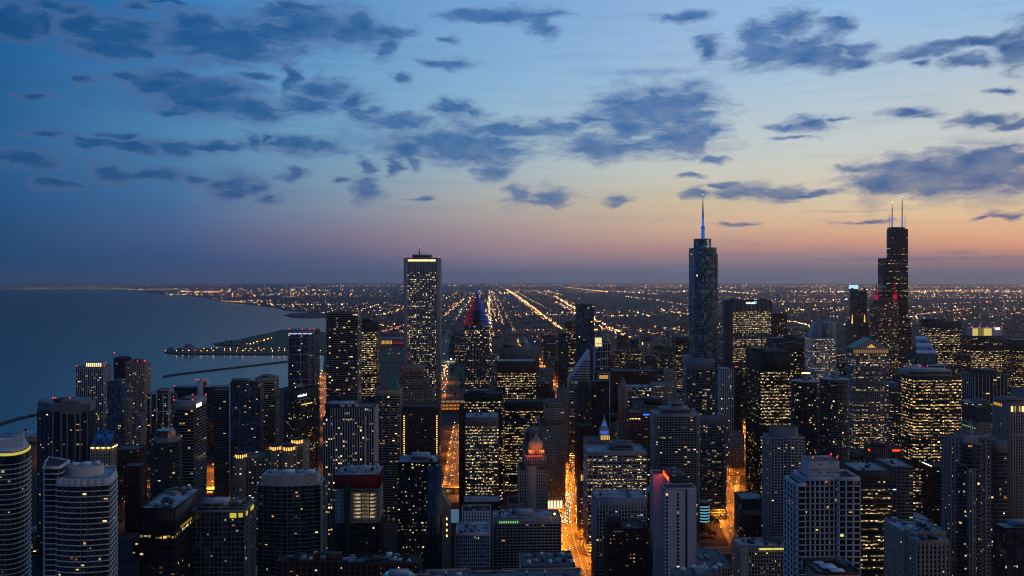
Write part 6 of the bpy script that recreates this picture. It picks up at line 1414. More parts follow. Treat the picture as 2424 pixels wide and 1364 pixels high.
col_, coln = road([(1058, 1190), (1074, 1155), (1080, 1090), (1086, 1040), (1092, 1005)], 22)
wack, wackn = road(None, 22, world=[(-640, 1262), (-300, 1256), (-60, 1250), (100, 1246)])
rush, rushn = road([(1772, 1320), (1752, 1275), (1730, 1235), (1716, 1200), (1720, 1165), (1727, 1130), (1734, 1090), (1742, 1050), (1748, 1010)], 20)
ews, ewsn = road([(1640, 1304), (1740, 1302), (1800, 1302)], 14, marks=False)
lsd, lsdn = road([(150, 1120), (152, 1085), (160, 1050)], 24)
lsd2, lsd2n = road([(760, 985), (770, 940), (768, 905), (775, 880)], 26)
park, parkn = road([(1036, 950), (1040, 925), (1048, 890), (1052, 865), (1046, 835), (1062, 790), (1085, 745), (1100, 722)], 26)
eastr, eastrn = road([(2250, 1240), (2222, 1208), (2196, 1180), (2176, 1160)], 16)
king, kingn = road([(1163, 845), (1160, 780), (1158, 735), (1157, 705)], 44, pave=False, marks=False)
dan, dann = road([(1330, 783), (1300, 760), (1262, 730), (1228, 704), (1200, 686)], 60, pave=False, marks=False)
ike, iken = road([(1545, 830), (1480, 797), (1425, 769), (1370, 736), (1312, 702)], 60, pave=False, marks=False)
west_, westn = road([(1850, 762), (1880, 765), (1910, 772), (1940, 784)], 50, pave=False, marks=False)
vd = Bld('viaduct', 'raised concrete road deck on pillars along the river, lit orange', 'viaduct', *P(700, 1222))
vx0, vx1 = P(200, 1222)[0] - vd.X, P(1330, 1222)[0] - vd.X
vd.box('deck', 'paving', vx0, vx1, -8, 8, 6.2, 7.2); vd.boxes('parapet', 'grey_concrete', [[vx0, vx1, -8.3, -8, 6.2, 8.2], [vx0, vx1, 8, 8.3, 6.2, 8.2]])
vd.solo('pillar', 'grey_concrete', *box_arrays([[x - .7, x + .7, -6, -4.6, 0, 6.2] for x in np.arange(vx0 + 8, vx1, 18)])); vd.finish()
FOOT.append((vd.X + vx0, vd.X + vx1, vd.Y - 10, vd.Y + 10, 'viaduct'))
for pa_, pb_, da, db in ((903, 946, 870, 1320), (488, 553, 1010, 1420), (272, 342, 1150, 1420), (1046, 1090, 1000, 1500), (1296, 1330, 1000, 1240), (752, 770, 900, 1500)):      # open views down to the lit ground
    for k in range(12):
        d_ = da + (db - da) * k / 11.0; xa_, ya_ = P(pa_, d_); xb_, yb_ = P(pb_, d_); FOOT.append((xa_, xb_, ya_, ya_ + (db - da) / 11.0, 'view'))
prism_obj('river_water', [(230, 1206), (1330, 1206), (1330, 1238), (230, 1238)][::-1], -0.3, 0.05, 'lake_water')
prism_obj('park_lawn', [(905, 930), (1112, 930), (1120, 905), (1118, 872), (1060, 862), (900, 862)][::-1], -.2, .06, 'lawn')
prism_obj('park_lawn', [(895, 856), (1040, 856), (1044, 832), (900, 832)][::-1], -.2, .06, 'lawn')

# ------------------------------------------------------------------ street lamps (one lamp lights a stretch of street)
OCT_V = np.array([(1, 0, 0), (-1, 0, 0), (0, 1, 0), (0, -1, 0), (0, 0, 1), (0, 0, -1)], float)
OCT_F = np.array([(0, 2, 4), (2, 1, 4), (1, 3, 4), (3, 0, 4), (2, 0, 5), (1, 2, 5), (3, 1, 5), (0, 3, 5)])
def tri_mesh(name, V, Fq, m):
    me = bpy.data.meshes.new(name); me.from_pydata([tuple(v) for v in V], [], [tuple(f) for f in Fq]); me.update(); me.materials.append(M(m)); return me
M_SODS = emit('sodium_sampled_glow', (255, 170, 84), 20.0, True)
def head_mesh(r, m, nm='lamp_head'): return tri_mesh(nm, OCT_V * r, OCT_F, m)
HEADS = {}
pv, pf = box_arrays([[-.11, .11, -.11, .11, 0, 9.2], [-.07, .07, -1.6, .1, 9.1, 9.25]])
POLE = bpy.data.meshes.new('pole'); POLE.from_pydata([tuple(v) for v in pv], [], [tuple(f) for f in pf.tolist()]); POLE.materials.append(M('dark_concrete'))
NL = [0]
def lamp(x, y, label, group, light=0.0, color=(1.0, 0.27, 0.016), mm=None, r=None, hz=None):
    D = math.hypot(x, y)
    e = bpy.data.objects.new('street_lamp', None); e.location = (x, y, drop(D) + .1); COL.objects.link(e)
    e['label'] = label; e['category'] = 'street lamp'; e['group'] = group
    p = bpy.data.objects.new('pole', POLE); p.parent = e; COL.objects.link(p)
    mm = mm or M_SOD; r = r or round(max(.55, D * .00062), 1)
    k = (mm.name, r)
    if k not in HEADS: HEADS[k] = head_mesh(r, mm)
    h = bpy.data.objects.new('lamp_head', HEADS[k]); h.parent = e; h.location = (0, -1.5, 9.2); COL.objects.link(h)
    if light:
        L = bpy.data.lights.new('lamp_light', 'SPOT'); L.energy = light * 1.9; L.color = color; L.shadow_soft_size = 0.8; L.spot_size = R(172); L.spot_blend = .3
        o = bpy.data.objects.new('lamp_light', L); o.location = (0, -1.5, hz or 15.0); o.parent = e; COL.objects.link(o); NL[0] += 1
def lamps(R_, nr, w, step, label, group, light, every=2, both=True, **k):
    s = 0; acc = 0.0; n = 0
    for i in range(1, len(R_)):
        acc += math.hypot(*(R_[i] - R_[i - 1]))
        if acc >= step:
            acc = 0; n += 1
            for sd in ((-1, 1) if both else ((-1) ** n,)):
                q = R_[i] + nr[i] * sd * (w / 2 + 2)
                lamp(q[0], q[1], label, group, light if (n + (sd > 0)) % every == 0 else 0, **k)
KW = 3.6e4
dmask = lambda R_, a, b: [i for i in range(len(R_)) if a <= math.hypot(*R_[i]) <= b]
i_ = dmask(ave, 880, 1560); lamps(ave[i_], aven[i_], 27, 24, 'orange street lamp standing along the broad bending avenue', 'lamps along the bending avenue', KW * 1.15, 1)
i_ = dmask(ave, 1560, 3300); lamps(ave[i_], aven[i_], 27, 110, 'far street lamp in the orange avenue canyon', 'lamps in the avenue canyon', KW * 2.6, 2)
lamps(col_, coln, 22, 40, 'orange street lamp beside the street right of brown brick hotel', 'lamps beside the brown brick hotel street', KW * .9, 2)
lamps(wack, wackn, 22, 70, 'orange lamp along the raised riverside road', 'lamps along the riverside road', KW * 2.6, 2)
lamps(rush, rushn, 20, 36, 'orange street lamp around the junction of the round drum', 'lamps around the right junction', KW * 1.8, 2)
lamps(ews, ewsn, 14, 30, 'street lamp on the short cross street below the junction', 'lamps on the cross street', KW * 1.0, 2, both=False)
lamps(lsd, lsdn, 24, 45, 'lamp on the shore road at the far left', 'lamps on the left shore road', KW * 1.2, 2)
lamps(lsd2, lsd2n, 26, 60, 'lamp on the shore road beside the white framed glass slab', 'lamps on the middle shore road', KW * 1.6, 2)
i_ = dmask(park, 2000, 2750); lamps(park[i_], parkn[i_], 26, 110, 'lamp on the curving road through the dark park', 'lamps on the park road', KW * 1.2, 2)
lamps(eastr, eastrn, 16, 30, 'orange lamp at the street corner below yellow office tower', 'lamps below the yellow office tower', KW * 2.4, 1, both=False)
# streets between the loop blocks that glow orange
for (px, y0, y1, n, pw) in ((1254, 930, 1010, 3, 1.8), (1544, 985, 1110, 4, 3.2), (1742, 960, 1100, 4, 2.6), (2100, 1010, 1120, 3, 1.6), (1444, 930, 1040, 3, .7), (1172, 1010, 1060, 2, .6), (918, 1128, 1165, 3, 1.6), (770, 985, 1040, 3, 1.4), (505, 1112, 1166, 3, 1.8), (538, 1120, 1160, 3, 1.6), (296, 1118, 1152, 3, 1.6), (1310, 1150, 1200, 3, 1.2), (1700, 1220, 1265, 2, .5), (1306, 1225, 1260, 2, .5), (1990, 1000, 1060, 2, .7), (1640, 900, 960, 3, 2.4), (1400, 790, 880, 3, 2.0), (1300, 790, 900, 3, 3)):
    for k in range(n):
        x, y, D = G(px + (k % 2) * 6, y0 + (y1 - y0) * k / max(1, n - 1)); lamp(x, y, 'added orange lamp warming the walls between downtown blocks', 'lamps glimpsed between blocks', KW * pw)
# harbour lamps with their reflections
for k in range(24):
    px = 397 + k * 16.2 + (k * 13 % 7 - 3) * 1.8; x, y, D = G(px, 836.2 - (k * 11 % 5) * .5); lamp(x, y, 'small lamp on the harbour shore of the peninsula', 'lamps on the peninsula shore', mm=M_SODS, r=(.8, 1.2, 1.0, 1.5)[k % 4])
for k in range(12):
    x, y, D = G(585 + k * 5 + (k * 7 % 5) * 1.3, 819 - k * 1.35 + (k * 3 % 4) * .4); lamp(x, y, 'bright orange lamp in the lit row on the peninsula', 'row of lamps on the peninsula', mm=M_SOD, r=(1.6, 2.4, 1.9)[k % 3])
for k in range(14):
    x, y, D = G(465 + k * 16 + (k * 7 % 5), 829 + (k * 5 % 3)); lamp(x, y, 'dim lamp scattered over the peninsula', 'lamps scattered over the peninsula', mm=M_SOD, r=1.7)
# sports ground with floodlights
for k in range(4):
    x, y, D = G(1068 + k * 11, 856); lamp(x, y, 'white floodlight over the sports ground in the park', 'floodlights in the park', mm=emit('flood_white_glow', (255, 240, 200), 9), r=3.6, light=KW * 1.2, color=(1, .85, .6))

# ------------------------------------------------------------------ park shelters on the peninsula and pier buildings
t = Bld('planetarium', 'low domed hall at the tip of the peninsula', 'domed hall', *G(440, 833)[:2])
x0 = 0; prof = [(46, 0), (46, 6), (24, 13), (22, 16), (18, 22), (10, 27), (0.5, 29)]
for (r0, h0), (r1, h1) in zip(prof[:-1], prof[1:]): t.prism('dome' if h0 >= 13 else 'base', 'grey_concrete', ell(0, 40, r0, r0 * .7, 20), h0 + 1.2, h1 + 1.2, top=ell(0, 40, r1, r1 * .7, 20))
t.finish()
t = Bld('pier_hall', 'long pale roofed pier hall at the left water edge', 'pier hall', *P(-10, 1600)); t.box('wall', 'pale_concrete', -60, 86, 0, 30, 0, 9)
V = np.array([(-62, -1, 9), (88, -1, 9), (88, 31, 9), (-62, 31, 9), (-62, 15, 15), (88, 15, 15)]); t.add('gable_roof', 'roof_membrane', V, np.array([(0, 1, 5, 4), (2, 3, 4, 5), (1, 2, 5, 5), (3, 0, 4, 4)])); t.finish()
t = Bld('excursion_boat', 'lit excursion boat moored behind the pale pier hall', 'boat', *P(60, 1668), z=-2); t.prism('hull', 'white_metal', [(-26, 0), (-18, -5), (22, -5), (26, 0), (22, 5), (-18, 5)], 0, 4); t.box('deckhouse', 'white_metal', -16, 16, -4, 4, 4, 8); t.box('wheelhouse', 'white_metal', -8, 4, -3, 3, 8, 11); mast(t, 'mast', 8, 0, 8, 22, .4, .15, 'grey_metal')
t.solo('deck_light', M_WARM, *box_arrays([[-14 + k * 3.2, -12.6 + k * 3.2, -4.3, -4.1, 5.2, 6.4] for k in range(9)])); t.solo('funnel', 'red_brick', *box_arrays([[-2, 3, -1.5, 1.5, 11, 15]])); t.finish()

# ------------------------------------------------------------------ cars
def car_meshes():
    prof = [(-2.2, .35), (-2.25, .75), (-1.9, .95), (-1.2, 1.0), (-.55, 1.48), (.95, 1.48), (1.7, 1.02), (2.15, .92), (2.2, .4)]
    V = []; Fq = []; n = len(prof)
    for s_, sx in ((-1, .88), (1, .88)):
        for y, z in prof: V.append((s_ * (.88 if z < 1.2 else .68), y, z))
    Fq += [(i, (i + 1) % n, n + (i + 1) % n, n + i) for i in range(n)]; Fq += [tuple(range(n))[::-1], tuple(range(n, 2 * n))]
    for sx in (-.82, .82):
        for yy in (-1.4, 1.4):
            s = len(V); V += [(sx + q, yy + .34 * math.cos(R(45 * k)), .34 + .34 * math.sin(R(45 * k))) for q in (-.12, .12) for k in range(8)]
            Fq += [(s + k, s + (k + 1) % 8, s + 8 + (k + 1) % 8, s + 8 + k) for k in range(8)] + [tuple(s + k for k in range(8)), tuple(s + 15 - k for k in range(8))]
    out = []
    for nm, c in (('car_black', (18, 18, 20)), ('car_silver', (120, 122, 126)), ('car_white', (190, 190, 188)), ('car_red', (96, 20, 20))):
        out.append(tri_mesh('body', V, Fq, mat(nm, c, .3, .05)))
    return out
CARM = car_meshes()
HL = tri_mesh('headlight', *box_arrays([[-.2, .2, -.1, .05, -.14, .18]]), emit('headlight_glow', (255, 244, 214), 6))
TLM = tri_mesh('taillight', *box_arrays([[-.2, .2, -.05, .1, -.12, .14]]), emit('taillight_glow', (255, 30, 20), 5))
CRG = random.Random(11)
CNAMES = ('black', 'silver', 'white', 'dark red')
def car(x, y, ang, label, group):
    k = CRG.choices(range(4), (4, 3, 3, 1))[0]
    e = bpy.data.objects.new('car', None); e.location = (x, y, .14); e.rotation_euler = (0, 0, ang); COL.objects.link(e)
    e['label'] = CNAMES[k] + ' ' + label; e['category'] = 'car'; e['group'] = group
    b = bpy.data.objects.new('body', CARM[k]); b.parent = e; COL.objects.link(b)
    for sx in (-.6, .6):
        h = bpy.data.objects.new('headlight', HL); h.parent = e; h.location = (sx, -2.24, .68); COL.objects.link(h)
        h = bpy.data.objects.new('taillight', TLM); h.parent = e; h.location = (sx, 2.2, .74); COL.objects.link(h)
def traffic(R_, nr, dmin, dmax, lanes, gap, label, group, jit=.4):
    """lanes: lateral offset, +1 driving away from us, -1 towards us"""
    seg = np.r_[0, np.cumsum(np.hypot(*np.diff(R_, axis=0).T))]
    for off, dr in lanes:
        s = CRG.uniform(0, gap)
        while s < seg[-1]:
            i = min(len(R_) - 2, int(np.searchsorted(seg, s, 'right')) - 1); f = (s - seg[i]) / max(1e-6, seg[i + 1] - seg[i])
            q = R_[i] * (1 - f) + R_[i + 1] * f + nr[i] * off; tg = R_[i + 1] - R_[i]
            if dmin <= math.hypot(*q) <= dmax:
                a = math.atan2(-tg[0], tg[1])       # local +Y (rear) along the travel away from us when headlights face us
                car(q[0], q[1], a if dr < 0 else a + math.pi, label[0] if dr < 0 else label[1], group)
            s += gap * CRG.uniform(1 - jit, 1 + jit)
IN, OUT = 'car with headlights on, queued on the avenue bend', 'car showing red tail lights on the avenue bend'
traffic(ave, aven, 1075, 1235, [(-11, -1), (-8, -1), (-5, -1), (-2, -1)], 6.6, (IN, OUT), 'cars on the avenue bend', .15)
traffic(ave, aven, 1075, 1235, [(5, 1), (8.5, 1)], 12, (IN, OUT), 'cars on the avenue bend')
traffic(ave, aven, 880, 1070, [(-8, -1), (-4, -1), (4, 1), (8, 1)], 38, ('car with headlights on, coming down the orange avenue', 'car with red tail lights, driving up the orange avenue'), 'cars on the near avenue')
traffic(ave, aven, 1240, 1700, [(-8, -1), (-4.5, -1), (4, 1), (8, 1)], 36, ('far car with headlights on, in the avenue canyon', 'far car with red tail lights, in the avenue canyon'), 'cars in the avenue canyon')
traffic(col_, coln, 1200, 1900, [(-6, -1), (-3, -1), (4, 1)], 44, ('car with headlights on, beside brown brick hotel', 'car with red tail lights, beside brown brick hotel'), 'cars beside the brown brick hotel')
traffic(rush, rushn, 950, 1500, [(-6, -1), (-3, -1), (4, 1)], 40, ('car with headlights on, near the junction of the round drum', 'car with red tail lights, near the junction of the round drum'), 'cars near the right junction')
traffic(wack, wackn, 1000, 1500, [(-5, -1), (5, 1)], 60, ('car with headlights on, on the riverside road', 'car with red tail lights, on the riverside road'), 'cars on the riverside road')

# ================================================================== plain blocks that fill the streets between the landmarks
def blocked(x0, x1, y0, y1, pad=5):
    for a, b, c, d, _ in FOOT:
        if x0 - pad < b and x1 + pad > a and y0 - pad < d and y1 + pad > c: return True
    for R_, w in ROADS:
        if ((R_[:, 0] > x0 - w) & (R_[:, 0] < x1 + w) & (R_[:, 1] > y0 - w) & (R_[:, 1] < y1 + w)).any(): return True
    return False
FR = random.Random(21)
PLAIN = [S('stone', lit=.16, bay=3.2), S('brick', lit=.14, bay=3.4), S('redbrick', lit=.12, bay=3.6), S('office_dark', lit=.28, run=.5, bay=3.2), S('concrete_grid', lit=.14), S('bands', lit=.25, run=.5), S('curtain_dark', lit=.14)]
KIND = ['limestone', 'brown brick', 'red brick', 'dark steel', 'beige gridded', 'grey banded', 'dark glass']
def fill(px0, px1, d0, d1, h0, h1, label, group, pitch=(62, 66), prob=.85, wmin=26, wmax=52, ymin=None, lit=1.0):
    y = d0
    while y < d1:
        xa, xb = (px0 - CX) / F * y, (px1 - CX) / F * y
        x = xa
        while x < xb:
            w = FR.uniform(wmin, wmax); dp = FR.uniform(wmin, wmax)
            if FR.random() < prob:
                X, Y = x * CA + y * SA, -x * SA + y * CA
                h = FR.uniform(h0, h1) * (1.0 if FR.random() < .8 else .6)
                if ymin: h = min(h, ZT(ymin + FR.uniform(0, 40), y))
                if h > 7 and not blocked(X - w / 2, X + w / 2, Y, Y + dp):
                    k = FR.randrange(len(PLAIN)); st = dict(PLAIN[k]); st['lit'] = min(.9, st['lit'] * lit * FR.uniform(.5, 1.6))
                    b = Bld('city_block', KIND[k] + ' ' + label, 'building', X, Y, group); b.st = st
                    FOOT.append((X - w / 2, X + w / 2, Y, Y + dp, 'fill'))
                    SEED[0] += 1; rg = np.random.default_rng(SEED[0]); pl = rect(-w / 2, w / 2, 0, dp)
                    b.prism('wall', st['gl'], pl, 0, h); facade(b, pl, 0, h, st, rg, top=1.5)
                    roof(b, pl, h, FR.choice(['roof_gravel', 'roof_membrane', 'roof_dark', 'roof_dark']), .9, st['band'][2], 0)
                    if h > 18 and FR.random() < .8:
                        a, c = sorted((FR.uniform(-w * .4, w * .4), FR.uniform(-w * .4, w * .4)))
                        b.box('penthouse', FR.choice(['grey_concrete', 'dark_concrete', 'brown_brick']), a, max(c, a + 6), dp * .25, dp * .7, h + .16, h + FR.uniform(3, 6))
                    b.finish(False)
            x += w + FR.uniform(8, 18)
        y += pitch[1]
fill(700, 1330, 560, 860, 14, 34, 'low block between the near towers', 'low blocks among the near towers', prob=.6)
fill(60, 700, 620, 1000, 12, 30, 'low block among the left foreground towers', 'low blocks among the left towers', prob=.7)
fill(1380, 2424, 560, 960, 12, 30, 'low block among the right foreground towers', 'low blocks among the right towers', prob=.6)
fill(1440, 2424, 1060, 1420, 20, 62, 'mid height block south of the river, on the right', 'mid height blocks right of the avenue', prob=.85)
fill(240, 940, 1270, 1500, 10, 24, 'low block near the lake shore', 'low blocks near the shore', prob=.5)
fill(1180, 1330, 1250, 1560, 40, 95, 'block left of the avenue canyon', 'blocks left of the avenue canyon', prob=.9, ymin=905)
fill(1290, 1760, 1430, 2050, 45, 95, 'mid height loop block right of the avenue canyon', 'mid height loop blocks', prob=.95, ymin=840, pitch=(62, 58))
fill(1760, 2424, 1430, 2100, 50, 110, 'mid height block among the right office towers', 'blocks among the right office towers', prob=.9, ymin=830, pitch=(62, 62))
fill(1178, 1640, 2080, 3300, 35, 105, 'slab in the dim district behind the avenue', 'slabs in the dim south district', prob=.62, ymin=752, pitch=(70, 95), wmin=24, wmax=44)
fill(1600, 2424, 2150, 3300, 18, 60, 'block in the dim western district', 'blocks in the dim western district', prob=.45, ymin=800, pitch=(80, 130))
fill(1030, 1110, 2700, 3900, 25, 70, 'slab beyond the dark park', 'slabs beyond the dark park', prob=.6, ymin=770, pitch=(70, 120))

# lamps added at random in gaps between blocks, to warm the walls
LRG = random.Random(4); nl = 0; tries = 0
while nl < 58 and tries < 4000:
    tries += 1
    right = nl >= 12
    d_ = LRG.uniform(1100, 2250) if right else LRG.uniform(1060, 1420); px_ = LRG.uniform(1290, 2424) if right else LRG.uniform(270, 900)
    x, y = P(px_, d_)
    if blocked(x - 4, x + 4, y - 4, y + 4, 0): continue
    lamp(x, y, 'added orange lamp warming the walls between downtown blocks', 'lamps glimpsed between blocks', KW * (2.6 if d_ > 1500 else 1.5), hz=18); nl += 1

# ------------------------------------------------------------------ trees
def tree_mesh():
    rg = random.Random(3); V = []; Fq = []
    for j, (r, z) in enumerate(((.35, 0), (.28, 2.4), (.16, 5.2))): V += [(r * math.cos(R(60 * k)), r * math.sin(R(60 * k)), z) for k in range(6)]
    for j in range(2): Fq += [(j * 6 + k, j * 6 + (k + 1) % 6, j * 6 + 6 + (k + 1) % 6, j * 6 + 6 + k) for k in range(6)]
    for k in range(5):
        a = R(72 * k + 10); p = np.array((0, 0, 3.2 + .4 * k)); q = np.array((2.1 * math.cos(a), 2.1 * math.sin(a), 6.2 + .3 * k)); s = len(V)
        V += [tuple(p + d) for d in ((.1, 0, 0), (-.05, .09, 0), (-.05, -.09, 0))] + [tuple(q + d) for d in ((.03, 0, 0), (-.02, .03, 0), (-.02, -.03, 0))]; Fq += [(s + i, s + (i + 1) % 3, s + 3 + (i + 1) % 3, s + 3 + i) for i in range(3)]
    tr = tri_mesh('trunk', V, Fq, mat('bark', (52, 42, 34), .95)); V = []; Fq = []
    for c in range(16):
        a = rg.uniform(0, 6.28); q = rg.uniform(0.4, 2.6); cx, cy_, cz, cr_ = q * math.cos(a), q * math.sin(a), rg.uniform(4.2, 8.4) - q * .4, rg.uniform(.8, 1.5)
        for k in range(34):
            d = Vector((rg.gauss(0, 1), rg.gauss(0, 1), rg.gauss(0, .8))).normalized() * cr_ * rg.uniform(.6, 1.05); t_ = Vector((rg.gauss(0, 1), rg.gauss(0, 1), rg.gauss(0, 1))).normalized(); u = d.cross(t_).normalized() * .34; v = d.cross(u).normalized() * .34
            p = Vector((cx, cy_, cz)) + d; s = len(V); V += [tuple(p + u), tuple(p + v), tuple(p - u), tuple(p - v)]; Fq.append((s, s + 1, s + 2, s + 3))
    return tr, tri_mesh('crown', V, Fq, mat('leaves', (44, 54, 28), .8, .4, .8))
TR, CRN = tree_mesh()
def tree(x, y, s, label, group):
    D = math.hypot(x, y); e = bpy.data.objects.new('tree', None); e.location = (x, y, drop(D)); e.scale = (s, s, s * FR.uniform(.85, 1.15)); e.rotation_euler = (0, 0, FR.uniform(0, 6.28)); COL.objects.link(e)
    e['label'] = label; e['category'] = 'tree'; e['group'] = group
    for nm, me in (('trunk', TR), ('crown', CRN)): o = bpy.data.objects.new(nm, me); o.parent = e; COL.objects.link(o)
for k in range(18):
    x, y, D = G(FR.uniform(1652, 1705), FR.uniform(1232, 1272))
    if not blocked(x - 3, x + 3, y - 3, y + 3, 1): tree(x, y, FR.uniform(.9, 1.5), 'dark tree in the small plaza below the round drum', 'trees in the small plaza')
for k in range(44):
    x, y, D = G(FR.uniform(905, 1100), FR.uniform(862, 945))
    if not blocked(x - 3, x + 3, y - 3, y + 3, 1): tree(x, y, FR.uniform(1.3, 2.2), 'dark tree in the lakefront park', 'trees in the lakefront park')
for k in range(26):
    px = FR.uniform(395, 640); x, y, D = G(px, FR.uniform(812, 818) if px > 520 else FR.uniform(829, 833)); tree(x, y, FR.uniform(1.2, 2.4), 'dark tree on the peninsula shore', 'trees on the peninsula')

# ================================================================== the plain beyond: low roofs and the carpet of lights
rg = np.random.default_rng(7)
n = 5200
D = np.exp(rg.uniform(np.log(3350), np.log(16000), n)); px = rg.uniform(700, 2460, n)
ok = np.array([p > interp(d, COAST) + 30 for p, d in zip(px, D)]) & ~((px < 1130) & (D < 4300)); D, px = D[ok], px[ok]
o_ = (px - CX) / F * D; X = o_ * CA + D * SA; Y = -o_ * SA + D * CA
X = np.round(X / 60) * 60 + rg.uniform(-18, 18, len(X)); Y = np.round(Y / 100) * 100 + rg.uniform(-30, 30, len(X))
w = rg.uniform(10, 46, len(X)); dp = rg.uniform(10, 40, len(X)); h = np.clip(rg.gamma(2, 4.5, len(X)), 4, 52); zc = -(X ** 2 + Y ** 2) / (2 * 7.4e6)
V, Fq = box_arrays(np.c_[X - w / 2, X + w / 2, Y, Y + dp, zc - 1, zc + h])
o = mesh_obj('distant_rooftops', V, Fq, mat('distant_masonry', (104, 88, 80), .9, .35, .004)); o['kind'] = 'stuff'

LX, LY, LZ, LR, LC = [], [], [], [], []
LCOL = np.array([(1, .44, .11), (1, .56, .22), (1, .80, .55), (.9, .95, 1), (1, .10, .08), (.3, 1, .55)])
PATCH = [(*P(rg.uniform(750, 2400), dd_), dd_ * rg.uniform(.05, .14), dd_ * rg.uniform(.05, .14), rg.uniform(.0, .35)) for dd_ in np.exp(rg.uniform(np.log(3600), np.log(26000), 46))]
def put(X, Y, gain=1.0, size=1.0, pal=(.62, .22, .09, .03, .035, .005), z=7.0, jitter=.75, thin=True):
    X = np.atleast_1d(X); Y = np.atleast_1d(Y); k = len(X)
    if not k: return
    d = np.hypot(X, Y); dd = X * SA + Y * CA; p = CX + F * (X * CA - Y * SA) / np.maximum(dd, 1)
    okk = (p > -40) & (p < 2470) & (dd > 800) & np.array([a > interp(b, COAST) + 4 for a, b in zip(p, dd)])
    X, Y, d = X[okk], Y[okk], d[okk]; k = len(X)
    q = np.ones(k)
    for (cx_, cy_, rx_, ry_, f_) in PATCH: q = np.where(((X - cx_) / rx_) ** 2 + ((Y - cy_) / ry_) ** 2 < 1, q * f_, q)
    keep = (rg.random(k) < q) if thin else np.ones(k, bool)
    X, Y, d = X[keep], Y[keep], d[keep]; idx = np.flatnonzero(okk)[keep]; k = len(X)
    g = (gain if np.isscalar(gain) else gain[idx]) * np.clip(rg.lognormal(-.2, jitter, k), .12, 4)
    c = LCOL[rg.choice(6, k, p=np.array(pal) / sum(pal))] * g[:, None]
    LX.append(X); LY.append(Y); LZ.append(z - d ** 2 / (2 * 7.4e6)); LR.append(np.clip(d * .00052 * size, .5, 9) * rg.uniform(.7, 1.3, k)); LC.append(np.c_[c, np.ones(k)])
fade = lambda d: 1.5 + d / 30000.0
# avenues running away from us and cross streets
for i in range(-14, 60):
    X0 = 60 + i * 402.0 if i % 2 else 60 + i * 402.0 + 201
    b = float(np.clip(rg.lognormal(-.3, .8), .2, 3)); y = 3300.0; ys = []
    while y < 38000: ys.append(y); y += max(75, y * .02) * rg.uniform(.6, 1.5)
    ys = np.array(ys); seg = np.repeat(rg.random(len(ys) // 6 + 1) < .5, 6)[:len(ys)]; ys = ys[seg]
    put(np.full(len(ys), X0) + rg.uniform(-9, 9, len(ys)), ys, b * fade(ys) * .8)
y = 3350.0
while y < 52000:
    b = float(np.clip(rg.lognormal(-.1, .8), .25, 3.5)); xa = -.64 * y; xb = .66 * y
    xs = []; x = xa
    while x < xb: xs.append(x); x += max(50, y * .0125) * rg.uniform(.5, 1.6)
    xs = np.array(xs); seg = np.repeat(rg.random(len(xs) // 9 + 1) < (.28 if y < 16000 else .18), 9)[:len(xs)]; xs = xs[seg]
    put(xs, np.full(len(xs), y) + rg.uniform(-10, 10, len(xs)), b * fade(y) * .85)
    y += 201 if y < 9000 else 402 if y < 20000 else 804 if y < 36000 else 1600
# scattered houses, car parks and yards
k = 4200; d = np.exp(rg.uniform(np.log(2300), np.log(30000), k)); p = rg.uniform(690, 2440, k); keep = ~((p < 1120) & (d < 3900)); d, p = d[keep], p[keep]; of = (p - CX) / F * d
put(of * CA + d * SA, -of * SA + d * CA, fade(d) * .6, .75)
for q in range(46):        # bright clusters
    d0 = math.exp(rg.uniform(math.log(4200), math.log(26000))); p0 = rg.uniform(720, 2420); o0 = (p0 - CX) / F * d0; k = int(rg.integers(8, 26))
    put(o0 * CA + d0 * SA + rg.normal(0, 130 + d0 * .012, k), -o0 * SA + d0 * CA + rg.normal(0, 30 + d0 * .004, k), 1.9 * fade(d0), 1.1, (.45, .2, .25, .08, .02, 0))
def line(pts, n, gain, size=1.0, spread=8, pal=(.6, .25, .12, .02, .01, 0), z=8):
    Q = np.array([G(a, b)[:2] for a, b in pts]); s = np.r_[0, np.cumsum(np.hypot(*np.diff(Q, axis=0).T))]
    # even spacing in the picture is uneven on the ground: sample by row
    tt = np.linspace(0, len(pts) - 1, n); tt = np.clip(tt + rg.uniform(-.5, .5, n) * (len(pts) - 1) / n, 0, len(pts) - 1)
    i = np.minimum(tt.astype(int), len(pts) - 2); f = tt - i
    A = np.array(pts, float); q = A[i] * (1 - f)[:, None] + A[i + 1] * f[:, None]
    XY = np.array([G(a, b)[:2] for a, b in q]); put(XY[:, 0] + rg.normal(0, spread, n), XY[:, 1] + rg.normal(0, spread, n), gain, size, pal, z, .5, False)
line([(1200, 686), (1228, 704), (1262, 730), (1300, 760), (1330, 783)], 150, 3.6, 1.25, 6); line([(1196, 685), (1222, 703), (1254, 730), (1290, 759)], 90, 2.0, 1.0, 6)
line([(1312, 702), (1370, 736), (1425, 769), (1480, 797), (1545, 830)], 210, 3.4, 1.2, 12); line([(1318, 716), (1360, 742), (1400, 762), (1440, 784)], 110, 3.0, 1.1, 20, (.4, .2, .1, 0, .3, 0))
line([(1157, 702), (1158, 735), (1160, 780), (1163, 838)], 120, 2.8, 1.15, 10, (.35, .3, .3, .04, .01, 0)); line([(1152, 735), (1151, 780), (1150, 830)], 50, 2.0, 1.0, 6, (.5, .2, .1, 0, .2, 0)); line([(1168, 790), (1170, 835)], 24, 1.6, 1, 5, (.4, .2, .1, 0, .3, 0))
line([(1214, 790), (1226, 812), (1238, 840), (1246, 862)], 60, 2.6, 1.1, 6); line([(1048, 752), (1075, 730), (1098, 708)], 40, 2.2, 1.1, 10); line([(1040, 930), (1044, 905), (1052, 880), (1056, 868)], 70, 2.6, 1.2, 5)
